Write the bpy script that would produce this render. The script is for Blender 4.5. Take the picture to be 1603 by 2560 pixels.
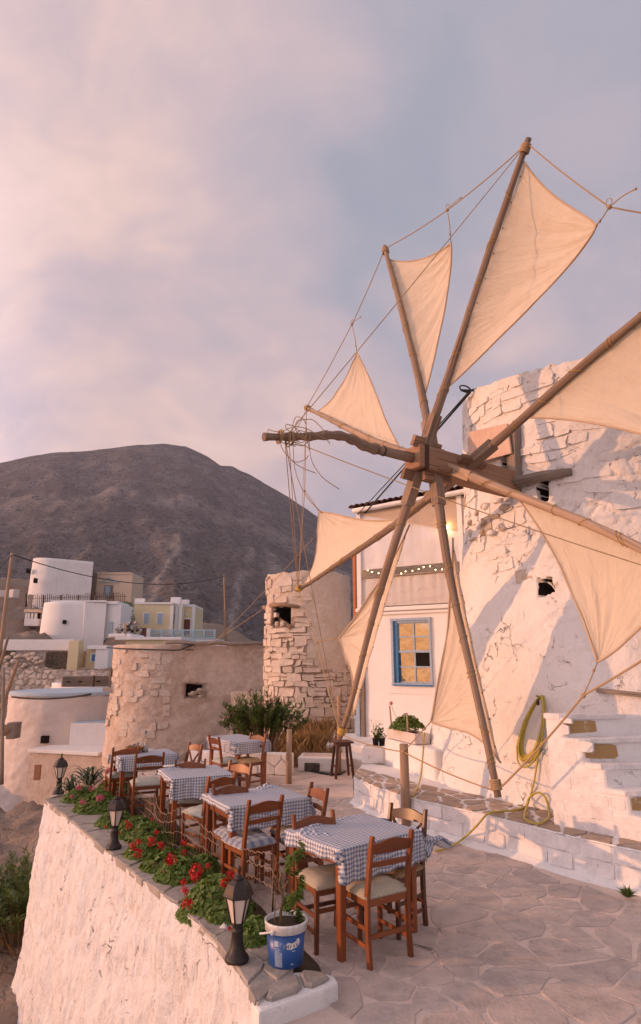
import bpy, bmesh, math, random
import numpy as np
from mathutils import Vector, Matrix, Quaternion, noise as mnoise

for _o in list(bpy.data.objects):
    bpy.data.objects.remove(_o, do_unlink=True)
SC = bpy.context.scene
COL = SC.collection
rnd = random.Random(7)
PI = math.pi

# ------------------------------------------------------------------ camera
CAM = Vector((0.0, 0.0, 2.1))
PITCH = 0.236125
FPX = 1540.0 / 1603.0 * 1512.0          # focal length in survey units (picture 1512 x 2415)
cam_d = bpy.data.cameras.new('camera')
cam = bpy.data.objects.new('camera', cam_d)
COL.objects.link(cam)
cam.location = CAM
cam.rotation_euler = (PI / 2 + PITCH, 0, 0)
cam_d.sensor_fit = 'VERTICAL'
cam_d.sensor_height = 36.0
cam_d.lens = 36.0 * 1540.0 / 2560.0
cam_d.clip_start = 0.05
cam_d.clip_end = 9000.0
SC.camera = cam

# ------------------------------------------------------------------ sun, sky, exposure
SUN_AZ = math.radians(4.0)      # how far the sun stands behind the observer's left hand
SUN_EL = math.radians(7.5)
S_DIR = Vector((-math.cos(SUN_AZ) * math.cos(SUN_EL), -math.sin(SUN_AZ) * math.cos(SUN_EL), math.sin(SUN_EL)))
sun_d = bpy.data.lights.new('sun', 'SUN')
sun_d.energy = 2.8
sun_d.angle = math.radians(0.55)
sun_d.color = (1.0, 0.46, 0.21)
sun = bpy.data.objects.new('sun', sun_d)
COL.objects.link(sun)
sun.location = (-30, -10, 20)
sun.rotation_euler = (-S_DIR).to_track_quat('-Z', 'Y').to_euler()

SC.view_settings.view_transform = 'Standard'
SC.view_settings.look = 'None'
SC.view_settings.gamma = 1.0
SC.view_settings.use_curve_mapping = False
SC.view_settings.exposure = 0.42
SC.cycles.max_bounces = 5
SC.cycles.diffuse_bounces = 3
SC.cycles.glossy_bounces = 2
SC.cycles.transmission_bounces = 4
SC.cycles.volume_bounces = 0
SC.cycles.transparent_max_bounces = 12
SC.cycles.use_denoising = True
SC.cycles.sample_clamp_indirect = 6.0


class NT:
    """small helper round a node tree"""
    def __init__(s, tree):
        s.t = tree
        s.n = tree.nodes
        s.l = tree.links
    def put(s, sock, val):
        if val is None:
            return
        if isinstance(val, bpy.types.NodeSocket):
            s.l.new(val, sock)
        elif isinstance(val, (tuple, list)):
            dv = sock.default_value
            if len(dv) == 4 and len(val) == 3:
                val = (*val, 1.0)
            sock.default_value = val
        else:
            try:
                sock.default_value = val
            except TypeError:
                sock.default_value = [val] * len(sock.default_value)
    def node(s, typ, props=None, **ins):
        n = s.n.new(typ)
        for k, v in (props or {}).items():
            setattr(n, k, v)
        for k, v in ins.items():
            key = int(k[1:]) if k[0] == 'i' and k[1:].isdigit() else k.replace('_', ' ')
            s.put(n.inputs[key], v)
        return n
    def math(s, op, a, b=0.0, c=None, clamp=False):
        n = s.n.new('ShaderNodeMath')
        n.operation = op
        n.use_clamp = clamp
        s.put(n.inputs[0], a)
        s.put(n.inputs[1], b)
        if c is not None:
            s.put(n.inputs[2], c)
        return n.outputs[0]
    def mix(s, fac, a, b, mode='MIX'):
        n = s.n.new('ShaderNodeMix')
        n.data_type = 'RGBA'
        n.blend_type = mode
        s.put(n.inputs[0], fac)
        s.put(n.inputs[6], a)
        s.put(n.inputs[7], b)
        return n.outputs[2]
    def ramp(s, fac, stops, interp='LINEAR'):
        n = s.n.new('ShaderNodeValToRGB')
        cr = n.color_ramp
        cr.interpolation = interp
        while len(cr.elements) < len(stops):
            cr.elements.new(0.5)
        for e, (p, c) in zip(cr.elements, stops):
            e.position = p
            if isinstance(c, (int, float)):
                c = (c, c, c)
            e.color = (*c, 1.0) if len(c) == 3 else c
        s.put(n.inputs[0], fac)
        return n.outputs[0]
    def noise(s, vec, scale, detail=4.0, rough=0.55, dist=0.0, col=False):
        n = s.n.new('ShaderNodeTexNoise')
        s.put(n.inputs['Vector'], vec)
        s.put(n.inputs['Scale'], scale)
        s.put(n.inputs['Detail'], detail)
        s.put(n.inputs['Roughness'], rough)
        s.put(n.inputs['Distortion'], dist)
        return n.outputs[1 if col else 0]
    def voro(s, vec, scale, feature='F1', rand=1.0):
        n = s.n.new('ShaderNodeTexVoronoi')
        n.feature = feature
        s.put(n.inputs['Vector'], vec)
        s.put(n.inputs['Scale'], scale)
        if 'Randomness' in n.inputs:
            s.put(n.inputs['Randomness'], rand)
        return n.outputs[0]
    def mapping(s, vec, scale=(1, 1, 1), rot=(0, 0, 0), loc=(0, 0, 0)):
        n = s.n.new('ShaderNodeMapping')
        s.put(n.inputs['Vector'], vec)
        n.inputs['Scale'].default_value = scale
        n.inputs['Rotation'].default_value = rot
        n.inputs['Location'].default_value = loc
        return n.outputs[0]
    def bump(s, h, strength=0.5, dist=0.02, normal=None):
        n = s.n.new('ShaderNodeBump')
        s.put(n.inputs['Height'], h)
        n.inputs['Strength'].default_value = strength
        n.inputs['Distance'].default_value = dist
        if normal is not None:
            s.put(n.inputs['Normal'], normal)
        return n.outputs[0]


# the world: Nishita sky with a broad procedural evening cloud deck
world = bpy.data.worlds.new('World')
SC.world = world
world.use_nodes = True
wt = NT(world.node_tree)
wt.n.clear()
tc = wt.n.new('ShaderNodeTexCoord').outputs['Generated']
sky = wt.n.new('ShaderNodeTexSky')
sky.sky_type = 'NISHITA'
sky.sun_disc = False
sky.sun_elevation = SUN_EL
sky.sun_rotation = math.atan2(S_DIR.x, S_DIR.y)
sky.altitude = 300
sky.air_density = 1.0
sky.dust_density = 0.6
sky.ozone_density = 2.0
sep = wt.n.new('ShaderNodeSeparateXYZ')
wt.l.new(tc, sep.inputs[0])
dx, dy, dz = sep.outputs
den = wt.math('ADD', wt.math('MAXIMUM', dz, 0.0), 0.42)
cmb = wt.n.new('ShaderNodeCombineXYZ')
wt.l.new(wt.math('DIVIDE', dx, den), cmb.inputs[0])
wt.l.new(wt.math('DIVIDE', dy, den), cmb.inputs[1])
wt.put(cmb.inputs[2], 0.35)
cv = cmb.outputs[0]
warp = wt.node('ShaderNodeVectorMath', {'operation': 'SCALE'}, i0=wt.noise(cv, 1.7, 3.0, 0.55, 0.0, True), Scale=0.55).outputs[0]
cw = wt.node('ShaderNodeVectorMath', {'operation': 'ADD'}, i0=cv, i1=warp).outputs[0]
n_big = wt.noise(wt.mapping(cw, loc=(1.62, 0.75, 0.0)), 1.35, 6.0, 0.52)
n_mid = wt.noise(wt.mapping(cw, scale=(1.0, 1.3, 1), rot=(0, 0, 0.5), loc=(4.1, 1.2, 0)), 2.1, 7.0, 0.56)
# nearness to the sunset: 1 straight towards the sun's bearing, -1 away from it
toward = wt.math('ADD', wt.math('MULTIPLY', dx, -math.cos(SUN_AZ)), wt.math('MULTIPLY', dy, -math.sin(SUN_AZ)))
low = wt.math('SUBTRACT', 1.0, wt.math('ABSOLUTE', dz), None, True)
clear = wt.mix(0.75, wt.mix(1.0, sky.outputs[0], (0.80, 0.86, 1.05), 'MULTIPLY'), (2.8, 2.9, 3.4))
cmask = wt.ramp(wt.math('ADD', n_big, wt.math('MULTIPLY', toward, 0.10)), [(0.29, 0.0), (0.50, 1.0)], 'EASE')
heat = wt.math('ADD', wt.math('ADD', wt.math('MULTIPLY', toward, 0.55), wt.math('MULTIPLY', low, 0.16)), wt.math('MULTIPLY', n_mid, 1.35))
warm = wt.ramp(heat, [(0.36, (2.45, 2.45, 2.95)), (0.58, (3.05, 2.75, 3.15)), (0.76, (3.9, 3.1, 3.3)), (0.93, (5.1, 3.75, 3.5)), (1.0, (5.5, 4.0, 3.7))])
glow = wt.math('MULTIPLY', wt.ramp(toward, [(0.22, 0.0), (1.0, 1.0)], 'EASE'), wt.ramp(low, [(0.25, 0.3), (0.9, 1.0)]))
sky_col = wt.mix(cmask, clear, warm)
sky_col = wt.mix(1.0, sky_col, wt.ramp(glow, [(0.0, (1, 1, 1)), (1.0, (3.0, 3.4, 4.2))]), 'MULTIPLY')  # added boost: sky out of view, sunward, brightened and cooled to lift the shade
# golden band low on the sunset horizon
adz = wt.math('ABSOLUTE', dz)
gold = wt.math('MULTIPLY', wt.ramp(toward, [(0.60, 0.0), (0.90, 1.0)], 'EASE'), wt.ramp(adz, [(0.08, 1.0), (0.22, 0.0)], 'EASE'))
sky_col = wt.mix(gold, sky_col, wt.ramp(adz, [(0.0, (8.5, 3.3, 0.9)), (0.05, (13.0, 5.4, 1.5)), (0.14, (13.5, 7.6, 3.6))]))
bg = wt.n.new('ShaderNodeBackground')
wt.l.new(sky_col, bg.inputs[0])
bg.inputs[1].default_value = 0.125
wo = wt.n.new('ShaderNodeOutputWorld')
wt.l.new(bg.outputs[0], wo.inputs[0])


# ------------------------------------------------------------------ survey helpers (plan position and height from sighted bearings)
KS = 1603.0 / 1512.0
_c, _s = math.cos(PITCH), math.sin(PITCH)
def ray(u, v):
    x = (u * KS - 801.5) / 1540.0
    z = -(v * KS - 1280.0) / 1540.0
    return Vector((x, _c - _s * z, _s + _c * z))
def gz(u, v, z=0.0):
    r = ray(u, v)
    return CAM + r * ((z - CAM.z) / r.z)
def gy(u, v, y):
    r = ray(u, v)
    return CAM + r * (y / r.y)
def gpl(u, v, P0, n):
    r = ray(u, v)
    return CAM + r * ((Vector(P0) - CAM).dot(Vector(n)) / r.dot(Vector(n)))
def reg(x0, y0, sc):
    return lambda a, b: ((x0 + a * sc) / KS, (y0 + b * sc) / KS)


# ------------------------------------------------------------------ mesh helpers
class MB:
    def __init__(s):
        s.v = []; s.f = []; s.uv = []; s.sm = []; s.mi = []
    def vert(s, p):
        s.v.append(tuple(p)); return len(s.v) - 1
    def face(s, idx, uv=None, smooth=False, mi=0):
        s.f.append(list(idx)); s.uv.append(uv or [(0.0, 0.0)] * len(idx)); s.sm.append(smooth); s.mi.append(mi)
    def box(s, size, M=None, mi=0, taper=None):
        """box of the given size centred at the origin, then M; uv runs along the longest side"""
        M = M or Matrix.Identity(4)
        hx, hy, hz = size[0] / 2, size[1] / 2, size[2] / 2
        b = len(s.v)
        loc = []
        for z in (-hz, hz):
            k = 1.0 if (taper is None or z < 0) else taper
            for (x, y) in ((-hx, -hy), (hx, -hy), (hx, hy), (-hx, hy)):
                p = Vector((x * k, y * k, z)); loc.append(p); s.v.append(tuple(M @ p))
        ax = max(range(3), key=lambda i: size[i])
        o = [i for i in range(3) if i != ax]
        off = rnd.random() * 7
        for q in ((0, 3, 2, 1), (4, 5, 6, 7), (0, 1, 5, 4), (1, 2, 6, 5), (2, 3, 7, 6), (3, 0, 4, 7)):
            s.face([b + i for i in q], [(loc[i][o[0]] + loc[i][o[1]] * 1.7 + off, loc[i][ax] + off) for i in q], False, mi)
        return s
    def beam(s, a, b, w, h, up=(0, 0, 1), mi=0):
        a, b = Vector(a), Vector(b)
        d = b - a
        L = d.length
        zax = d.normalized()
        up = Vector(up)
        if abs(zax.dot(up)) > 0.98:
            up = Vector((1, 0, 0)) if abs(zax.x) < 0.9 else Vector((0, 1, 0))
        x = up.cross(zax).normalized()
        y = zax.cross(x)
        M = Matrix((x, y, zax)).transposed().to_4x4()
        M.translation = (a + b) / 2
        return s.box((w, h, L), M, mi)
    def tube(s, pts, rad, n=8, mi=0, cap=True, uvo=0.0, jit=0.0):
        pts = [Vector(p) for p in pts]
        if not isinstance(rad, (list, tuple)):
            rad = [rad] * len(pts)
        m = len(pts)
        tans = []
        for i in range(m):
            a = pts[max(0, i - 1)]; b = pts[min(m - 1, i + 1)]
            t = b - a
            tans.append(t.normalized() if t.length > 1e-9 else Vector((0, 0, 1)))
        t0 = tans[0]
        nrm = t0.orthogonal().normalized()
        rings = []
        ln = uvo
        for i in range(m):
            if i:
                q = tans[i - 1].rotation_difference(tans[i])
                nrm = (q @ nrm)
                nrm = (nrm - tans[i] * nrm.dot(tans[i])).normalized()
                ln += (pts[i] - pts[i - 1]).length
            bi = tans[i].cross(nrm)
            ring = []
            for k in range(n):
                a = 2 * PI * k / n
                r = rad[i] * (1 + (rnd.uniform(-jit, jit) if jit else 0))
                s.v.append(tuple(pts[i] + (nrm * math.cos(a) + bi * math.sin(a)) * r))
                ring.append(len(s.v) - 1)
            rings.append((ring, ln))
        rm = max(rad)
        for i in range(m - 1):
            (r0, l0), (r1, l1) = rings[i], rings[i + 1]
            for k in range(n):
                k2 = (k + 1) % n
                u0, u1 = k / n * 2 * PI * rm, (k + 1) / n * 2 * PI * rm
                s.face([r0[k], r0[k2], r1[k2], r1[k]], [(u0, l0), (u1, l0), (u1, l1), (u0, l1)], True, mi)
        if cap:
            s.face(list(reversed(rings[0][0])), None, False, mi)
            s.face(rings[-1][0], None, False, mi)
        return s
    def lathe(s, prof, n=24, M=None, mi=0, cap=(True, True), smooth=True, wob=0.0):
        M = M or Matrix.Identity(4)
        rings = []
        for r, z in prof:
            ring = []
            for k in range(n):
                a = 2 * PI * k / n
                rr = r * (1 + (rnd.uniform(-wob, wob) if wob else 0))
                s.v.append(tuple(M @ Vector((rr * math.cos(a), rr * math.sin(a), z)))); ring.append(len(s.v) - 1)
            rings.append(ring)
        for i in range(len(rings) - 1):
            for k in range(n):
                k2 = (k + 1) % n
                s.face([rings[i][k], rings[i][k2], rings[i + 1][k2], rings[i + 1][k]],
                       [(k / n, prof[i][1]), ((k + 1) / n, prof[i][1]), ((k + 1) / n, prof[i + 1][1]), (k / n, prof[i + 1][1])], smooth, mi)
        if cap[0]: s.face(list(reversed(rings[0])), None, False, mi)
        if cap[1]: s.face(rings[-1], None, False, mi)
        return s
    def grid(s, nu, nv, fn, smooth=True, uvf=None, mi=0, flip=False):
        b = len(s.v)
        for j in range(nv + 1):
            for i in range(nu + 1):
                s.v.append(tuple(fn(i / nu, j / nv)))
        uvf = uvf or (lambda u, v: (u, v))
        for j in range(nv):
            for i in range(nu):
                q = [b + j * (nu + 1) + i, b + j * (nu + 1) + i + 1, b + (j + 1) * (nu + 1) + i + 1, b + (j + 1) * (nu + 1) + i]
                uv = [uvf(i / nu, j / nv), uvf((i + 1) / nu, j / nv), uvf((i + 1) / nu, (j + 1) / nv), uvf(i / nu, (j + 1) / nv)]
                if flip:
                    q.reverse(); uv.reverse()
                s.face(q, uv, smooth, mi)
        return s
    def prism(s, poly, z0, z1, M=None, mi=0, smooth=False):
        M = M or Matrix.Identity(4)
        n = len(poly)
        a = [s.vert(M @ Vector((p[0], p[1], z0))) for p in poly]
        b = [s.vert(M @ Vector((p[0], p[1], z1))) for p in poly]
        for i in range(n):
            j = (i + 1) % n
            s.face([a[i], a[j], b[j], b[i]], [(i, z0), (i + 1, z0), (i + 1, z1), (i, z1)], smooth, mi)
        s.face(list(reversed(a)), [(p[0], p[1]) for p in reversed(poly)], False, mi)
        s.face(b, [(p[0], p[1]) for p in poly], False, mi)
        return s
    def ball(s, c, r, n=8, m=6, sc=(1, 1, 1), mi=0):
        c = Vector(c)
        prof = [(max(1e-4, math.sin(PI * i / m)) * 1.0, -math.cos(PI * i / m)) for i in range(m + 1)]
        M = Matrix.Translation(c) @ Matrix.Diagonal((r * sc[0], r * sc[1], r * sc[2], 1))
        return s.lathe(prof, n, M, mi, (False, False))
    def mesh(s, name, bevel=0.0, seg=2):
        me = bpy.data.meshes.new(name)
        me.from_pydata(s.v, [], s.f)
        uvl = me.uv_layers.new(name='UVMap')
        flat = [c for uv in s.uv for p in uv for c in p]
        uvl.data.foreach_set('uv', flat)
        me.polygons.foreach_set('use_smooth', s.sm)
        me.polygons.foreach_set('material_index', s.mi)
        if bevel:
            bm = bmesh.new(); bm.from_mesh(me)
            bm.normal_update()
            ed = [e for e in bm.edges if len(e.link_faces) == 2 and e.calc_face_angle(0) > 0.6]
            bmesh.ops.bevel(bm, geom=ed, offset=bevel, segments=seg, profile=0.6, affect='EDGES', clamp_overlap=True)
            bm.to_mesh(me); bm.free()
        me.update()
        return me
    def build(s, name, mats, parent=None, bevel=0.0, seg=2, loc=None):
        return link(name, s.mesh(name, bevel, seg), mats, parent, loc)

def link(name, me, mats=None, parent=None, loc=None):
    if mats is not None and not me.materials:
        for m in (mats if isinstance(mats, (list, tuple)) else [mats]):
            me.materials.append(m)
    o = bpy.data.objects.new(name, me)
    COL.objects.link(o)
    if parent is not None:
        o.parent = parent
    if loc is not None:
        o.location = loc
    return o
def tag(o, label, cat, group=None, kind=None):
    if label: o['label'] = label
    if cat: o['category'] = cat
    if group: o['group'] = group
    if kind: o['kind'] = kind
    return o
def thing(name, label, cat, loc=(0, 0, 0), rz=0.0, group=None):
    o = bpy.data.objects.new(name, None)
    COL.objects.link(o)
    o.empty_display_size = 0.1
    o.location = loc
    o.rotation_euler = (0, 0, rz)
    return tag(o, label, cat, group)
def structure(name, mb, mats, bevel=0.0):
    o = mb.build(name, mats, None, bevel)
    o['kind'] = 'structure'
    return o
def copy_tree(o, parent=None):
    c = o.copy()
    COL.objects.link(c)
    c.parent = parent
    for ch in list(o.children):
        copy_tree(ch, c)
    return c
def T(x, y, z): return Matrix.Translation((x, y, z))
def RZ(a): return Matrix.Rotation(a, 4, 'Z')
def RX(a): return Matrix.Rotation(a, 4, 'X')
def RY(a): return Matrix.Rotation(a, 4, 'Y')
def lerp(a, b, t): return a + (b - a) * t
def fbm(p, oct=4, h=0.9): return mnoise.fractal(Vector(p), h, 2.0, oct)
def spline(pts, n=8):
    """Catmull-Rom through the points"""
    P = [Vector(p) for p in pts]
    P = [P[0] * 2 - P[1]] + P + [P[-1] * 2 - P[-2]]
    out = []
    for i in range(1, len(P) - 2):
        p0, p1, p2, p3 = P[i - 1:i + 3]
        for k in range(n):
            t = k / n
            out.append(0.5 * ((2 * p1) + (p2 - p0) * t + (2 * p0 - 5 * p1 + 4 * p2 - p3) * t * t + (3 * p1 - p0 - 3 * p2 + p3) * t ** 3))
    out.append(P[-2])
    return out
def sag(a, b, drop, n=12):
    a, b = Vector(a), Vector(b)
    return [a.lerp(b, i / n) - Vector((0, 0, drop * 4 * (i / n) * (1 - i / n))) for i in range(n + 1)]
def poly_path(pts, t):
    for i in range(len(pts) - 1):
        pass

# --- irregular stones from clipped Voronoi cells
def clip_half(poly, px, py, nx, ny):
    """keep the part of poly where (p - (px,py)).n <= 0"""
    out = []
    m = len(poly)
    for i in range(m):
        a = poly[i]; b = poly[(i + 1) % m]
        da = (a[0] - px) * nx + (a[1] - py) * ny
        db = (b[0] - px) * nx + (b[1] - py) * ny
        if da <= 0: out.append(a)
        if (da < 0 < db) or (db < 0 < da):
            t = da / (da - db)
            out.append((a[0] + (b[0] - a[0]) * t, a[1] + (b[1] - a[1]) * t))
    return out
def voronoi(pts, bound, gap):
    cells = []
    A = np.array(pts)
    for i, p in enumerate(pts):
        d2 = ((A - A[i]) ** 2).sum(1)
        poly = list(bound)
        for j in np.argsort(d2)[1:26]:
            q = pts[j]
            d = math.sqrt(d2[j])
            if d < 1e-6: continue
            nx, ny = (q[0] - p[0]) / d, (q[1] - p[1]) / d
            g = (gap() if callable(gap) else gap) / 2
            poly = clip_half(poly, p[0] + nx * (d / 2 - g), p[1] + ny * (d / 2 - g), nx, ny)
            if len(poly) < 3: break
        cells.append(poly if len(poly) >= 3 else None)
    return cells
def parea(p):
    return 0.5 * sum(p[i][0] * p[(i + 1) % len(p)][1] - p[(i + 1) % len(p)][0] * p[i][1] for i in range(len(p)))
def soften(poly, jit=0.0, cut=0.22):
    out = []
    m = len(poly)
    for i in range(m):
        a = poly[i]; b = poly[(i + 1) % m]
        L = math.hypot(b[0] - a[0], b[1] - a[1])
        c = min(cut, 0.03 / max(L, 1e-4)) if jit == 0 else cut
        for t in (c, 1 - c):
            out.append((a[0] + (b[0] - a[0]) * t + rnd.uniform(-jit, jit), a[1] + (b[1] - a[1]) * t + rnd.uniform(-jit, jit)))
    return out
def stone_mb(mb, poly, fn, depth, h, inset, tilt=0.0, bulge=0.0, uvo=0.0):
    """one stone: fn(u, v, height) -> world point; face proud by h, sides going back by depth"""
    n = len(poly)
    cx = sum(p[0] for p in poly) / n; cy = sum(p[1] for p in poly) / n
    tx, ty = rnd.uniform(-tilt, tilt), rnd.uniform(-tilt, tilt)
    hh = lambda p, k: h * k + (p[0] - cx) * tx + (p[1] - cy) * ty
    r0 = [mb.vert(fn(p[0], p[1], -depth)) for p in poly]
    r1 = [mb.vert(fn(p[0], p[1], hh(p, 0.55))) for p in poly]
    r2 = []
    for p in poly:
        d = max(1e-4, math.hypot(p[0] - cx, p[1] - cy))
        k = max(0.3, 1 - inset / d)
        q = (cx + (p[0] - cx) * k, cy + (p[1] - cy) * k)
        r2.append(mb.vert(fn(q[0], q[1], hh(q, 1.0))))
    for i in range(n):
        j = (i + 1) % n
        mb.face([r0[i], r0[j], r1[j], r1[i]], [poly[i], poly[j], poly[j], poly[i]], False)
        mb.face([r1[i], r1[j], r2[j], r2[i]], [poly[i], poly[j], poly[j], poly[i]], False)
    if bulge:
        c = mb.vert(fn(cx, cy, h * (1 + bulge)))
        for i in range(n):
            mb.face([r2[i], r2[(i + 1) % n], c], [poly[i], poly[(i + 1) % n], (cx, cy)], True)
    else:
        mb.face(r2, list(poly), False)
    return mb
def brick_rows(s0, s1, rows, wmin, wmax, gap, rr, jt=0.006):
    out = []
    for (z0, z1) in rows:
        s = s0 - rr.uniform(0, wmin)
        while s < s1:
            w = rr.uniform(wmin, wmax); a, b = max(s, s0), min(s + w, s1)
            g = rr.uniform(*gap)
            if b - a > 0.05:
                j = lambda: rr.uniform(-jt, jt)
                out.append([(a + g + j(), z0 + g + j()), (b - g + j(), z0 + g + j()), (b - g + j(), z1 - g + j()), (a + g + j(), z1 - g + j())])
            s += w
    return out
# ------------------------------------------------------------------ materials
def pmat(name, rough=0.7, spec=0.3):
    m = bpy.data.materials.new(name)
    m.use_nodes = True
    t = NT(m.node_tree)
    t.n.clear()
    out = t.n.new('ShaderNodeOutputMaterial')
    b = t.n.new('ShaderNodeBsdfPrincipled')
    t.l.new(b.outputs[0], out.inputs[0])
    b.inputs['Roughness'].default_value = rough
    b.inputs['Specular IOR Level'].default_value = spec
    return m, t, b, out
def wpos(t): return t.n.new('ShaderNodeNewGeometry').outputs['Position']
def uvc(t): return t.n.new('ShaderNodeTexCoord').outputs['UV']
def objc(t): return t.n.new('ShaderNodeTexCoord').outputs['Object']
def orand(t): return t.n.new('ShaderNodeObjectInfo').outputs['Random']

def whitewash(name, base=(0.80, 0.775, 0.75), dirt=(0.50, 0.43, 0.36), dirt_amt=0.35, bump=0.5, scale=1.0, streak=0.0, brush=0.0, speck=0.0, blue=0.0, crack=0.0, csc=2.4, dab=0.0):
    m, t, b, o = pmat(name, 0.85, 0.15)
    p = wpos(t)
    n1 = t.noise(p, 1.3 * scale, 5, 0.6)
    n2 = t.noise(p, 9 * scale, 6, 0.65)
    n3 = t.noise(p, 45 * scale, 4, 0.7)
    col = t.mix(t.ramp(n1, [(0.35, 0.0), (0.7, 1.0)]), base, tuple(c * 0.94 for c in base))
    col = t.mix(t.math('MULTIPLY', t.ramp(n2, [(0.56, 0.0), (0.74, 1.0)]), dirt_amt), col, dirt)
    if streak:
        ns = t.noise(t.mapping(p, scale=(9, 9, 0.55)), 1.0, 5, 0.6)
        col = t.mix(t.math('MULTIPLY', t.ramp(ns, [(0.55, 0.0), (0.75, 1.0)]), streak), col, dirt)
    if blue:
        nb = t.noise(t.mapping(p, scale=(2.2, 2.2, 0.25), loc=(3, 1, 0)), 1.0, 3, 0.5)
        col = t.mix(t.math('MULTIPLY', t.ramp(nb, [(0.58, 0.0), (0.66, 1.0)]), blue), col, (0.60, 0.66, 0.74))
    if speck:
        sp = t.noise(p, 70 * scale, 2, 0.5)
        col = t.mix(t.math('MULTIPLY', t.ramp(sp, [(0.67, 0.0), (0.74, 1.0)]), speck), col, (0.10, 0.075, 0.055))
    h = t.math('ADD', t.math('MULTIPLY', n2, 1.0), t.math('MULTIPLY', n3, 0.35))
    if dab:
        nd = t.noise(t.mapping(p, scale=(13, 13, 5.5)), 1.0, 6, 0.72, 0.4)
        col = t.mix(t.math('MULTIPLY', t.ramp(nd, [(0.50, 0.0), (0.62, 1.0)]), dab), col, (0.52, 0.475, 0.47))
        npit = t.noise(t.mapping(p, scale=(1, 1, 0.7), loc=(5, 2, 1)), 15.0, 6, 0.75)
        pit = t.ramp(npit, [(0.655, 0.0), (0.70, 1.0)])
        col = t.mix(t.math('MULTIPLY', pit, 0.6), col, (0.30, 0.24, 0.20))  # shade of the pits put into the colour, relief alone shows little
        h = t.math('SUBTRACT', t.math('ADD', h, t.math('MULTIPLY', nd, 1.6)), t.math('MULTIPLY', pit, 1.2))
    if crack:
        wv = t.node('ShaderNodeVectorMath', {'operation': 'ADD'}, i0=p, i1=t.node('ShaderNodeVectorMath', {'operation': 'SCALE'}, i0=t.noise(p, 3.0, 4, 0.65, 0, True), Scale=0.5).outputs[0]).outputs[0]
        ve = t.voro(t.mapping(wv, scale=(1, 1, 1.65)), csc, 'DISTANCE_TO_EDGE', 0.9)
        msk = t.ramp(t.noise(p, 1.6, 5, 0.65), [(0.50, 0.0), (0.60, 1.0)])
        brk = t.ramp(t.noise(p, 7.0, 3, 0.6), [(0.46, 0.0), (0.56, 1.0)])
        ck = t.math('MULTIPLY', t.math('MULTIPLY', t.ramp(ve, [(0.003, 1.0), (0.017, 0.0)]), msk), brk)
        col = t.mix(t.math('MULTIPLY', ck, crack), col, (0.17, 0.125, 0.10))
        h = t.math('SUBTRACT', h, t.math('MULTIPLY', ck, 1.5))
    t.put(b.inputs['Base Color'], col)
    if brush:
        nb2 = t.noise(t.mapping(p, scale=(16, 16, 1.6)), 1.0, 5, 0.65, 0.6)
        h = t.math('ADD', h, t.math('MULTIPLY', nb2, brush))
    t.put(b.inputs['Normal'], t.bump(h, bump, 0.03))
    return m
M_WASH = whitewash('whitewash', dirt_amt=0.28, bump=0.6, speck=0.25, crack=0.55, csc=3.2)
M_WASH_TOWER = whitewash('whitewash_tower', (0.81, 0.78, 0.75), (0.55, 0.46, 0.38), 0.30, 0.9, 1.2, 0.12, crack=0.75, csc=2.1, speck=0.12)
M_WASH_WALL = whitewash('whitewash_parapet', (0.85, 0.825, 0.81), (0.52, 0.47, 0.44), 0.32, 0.9, 1.4, 0.45, 0.45, 0.28, 0.35, dab=0.24, crack=0.45, csc=1.6)
M_WASH_HOUSE = whitewash('whitewash_house', (0.83, 0.80, 0.775), (0.6, 0.52, 0.45), 0.12, 0.22, 1.0)
M_WASH_FAR = whitewash('whitewash_far', (0.81, 0.79, 0.78), (0.50, 0.46, 0.42), 0.30, 0.35, 0.7, 0.15)
M_WASH_PINK = whitewash('whitewash_pinkish', (0.66, 0.585, 0.54), (0.48, 0.38, 0.32), 0.45, 0.4, 0.8, 0.3)
M_WASH_GREY = whitewash('whitewash_weathered', (0.72, 0.71, 0.71), (0.38, 0.37, 0.37), 0.75, 0.4, 0.55, 0.45)
M_YELLOW = whitewash('plaster_yellow', (0.72, 0.62, 0.40), (0.56, 0.46, 0.30), 0.25, 0.2, 0.6)
M_OCHRE = whitewash('plaster_ochre', (0.68, 0.53, 0.40), (0.46, 0.32, 0.23), 0.55, 0.3, 0.6, 0.3)
M_TRIM = whitewash('trim_white', (0.80, 0.79, 0.78), (0.6, 0.55, 0.5), 0.12, 0.15)
M_BLUEWASH = whitewash('bluish_roof_wash', (0.42, 0.50, 0.57), (0.35, 0.38, 0.40), 0.4, 0.3)

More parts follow.
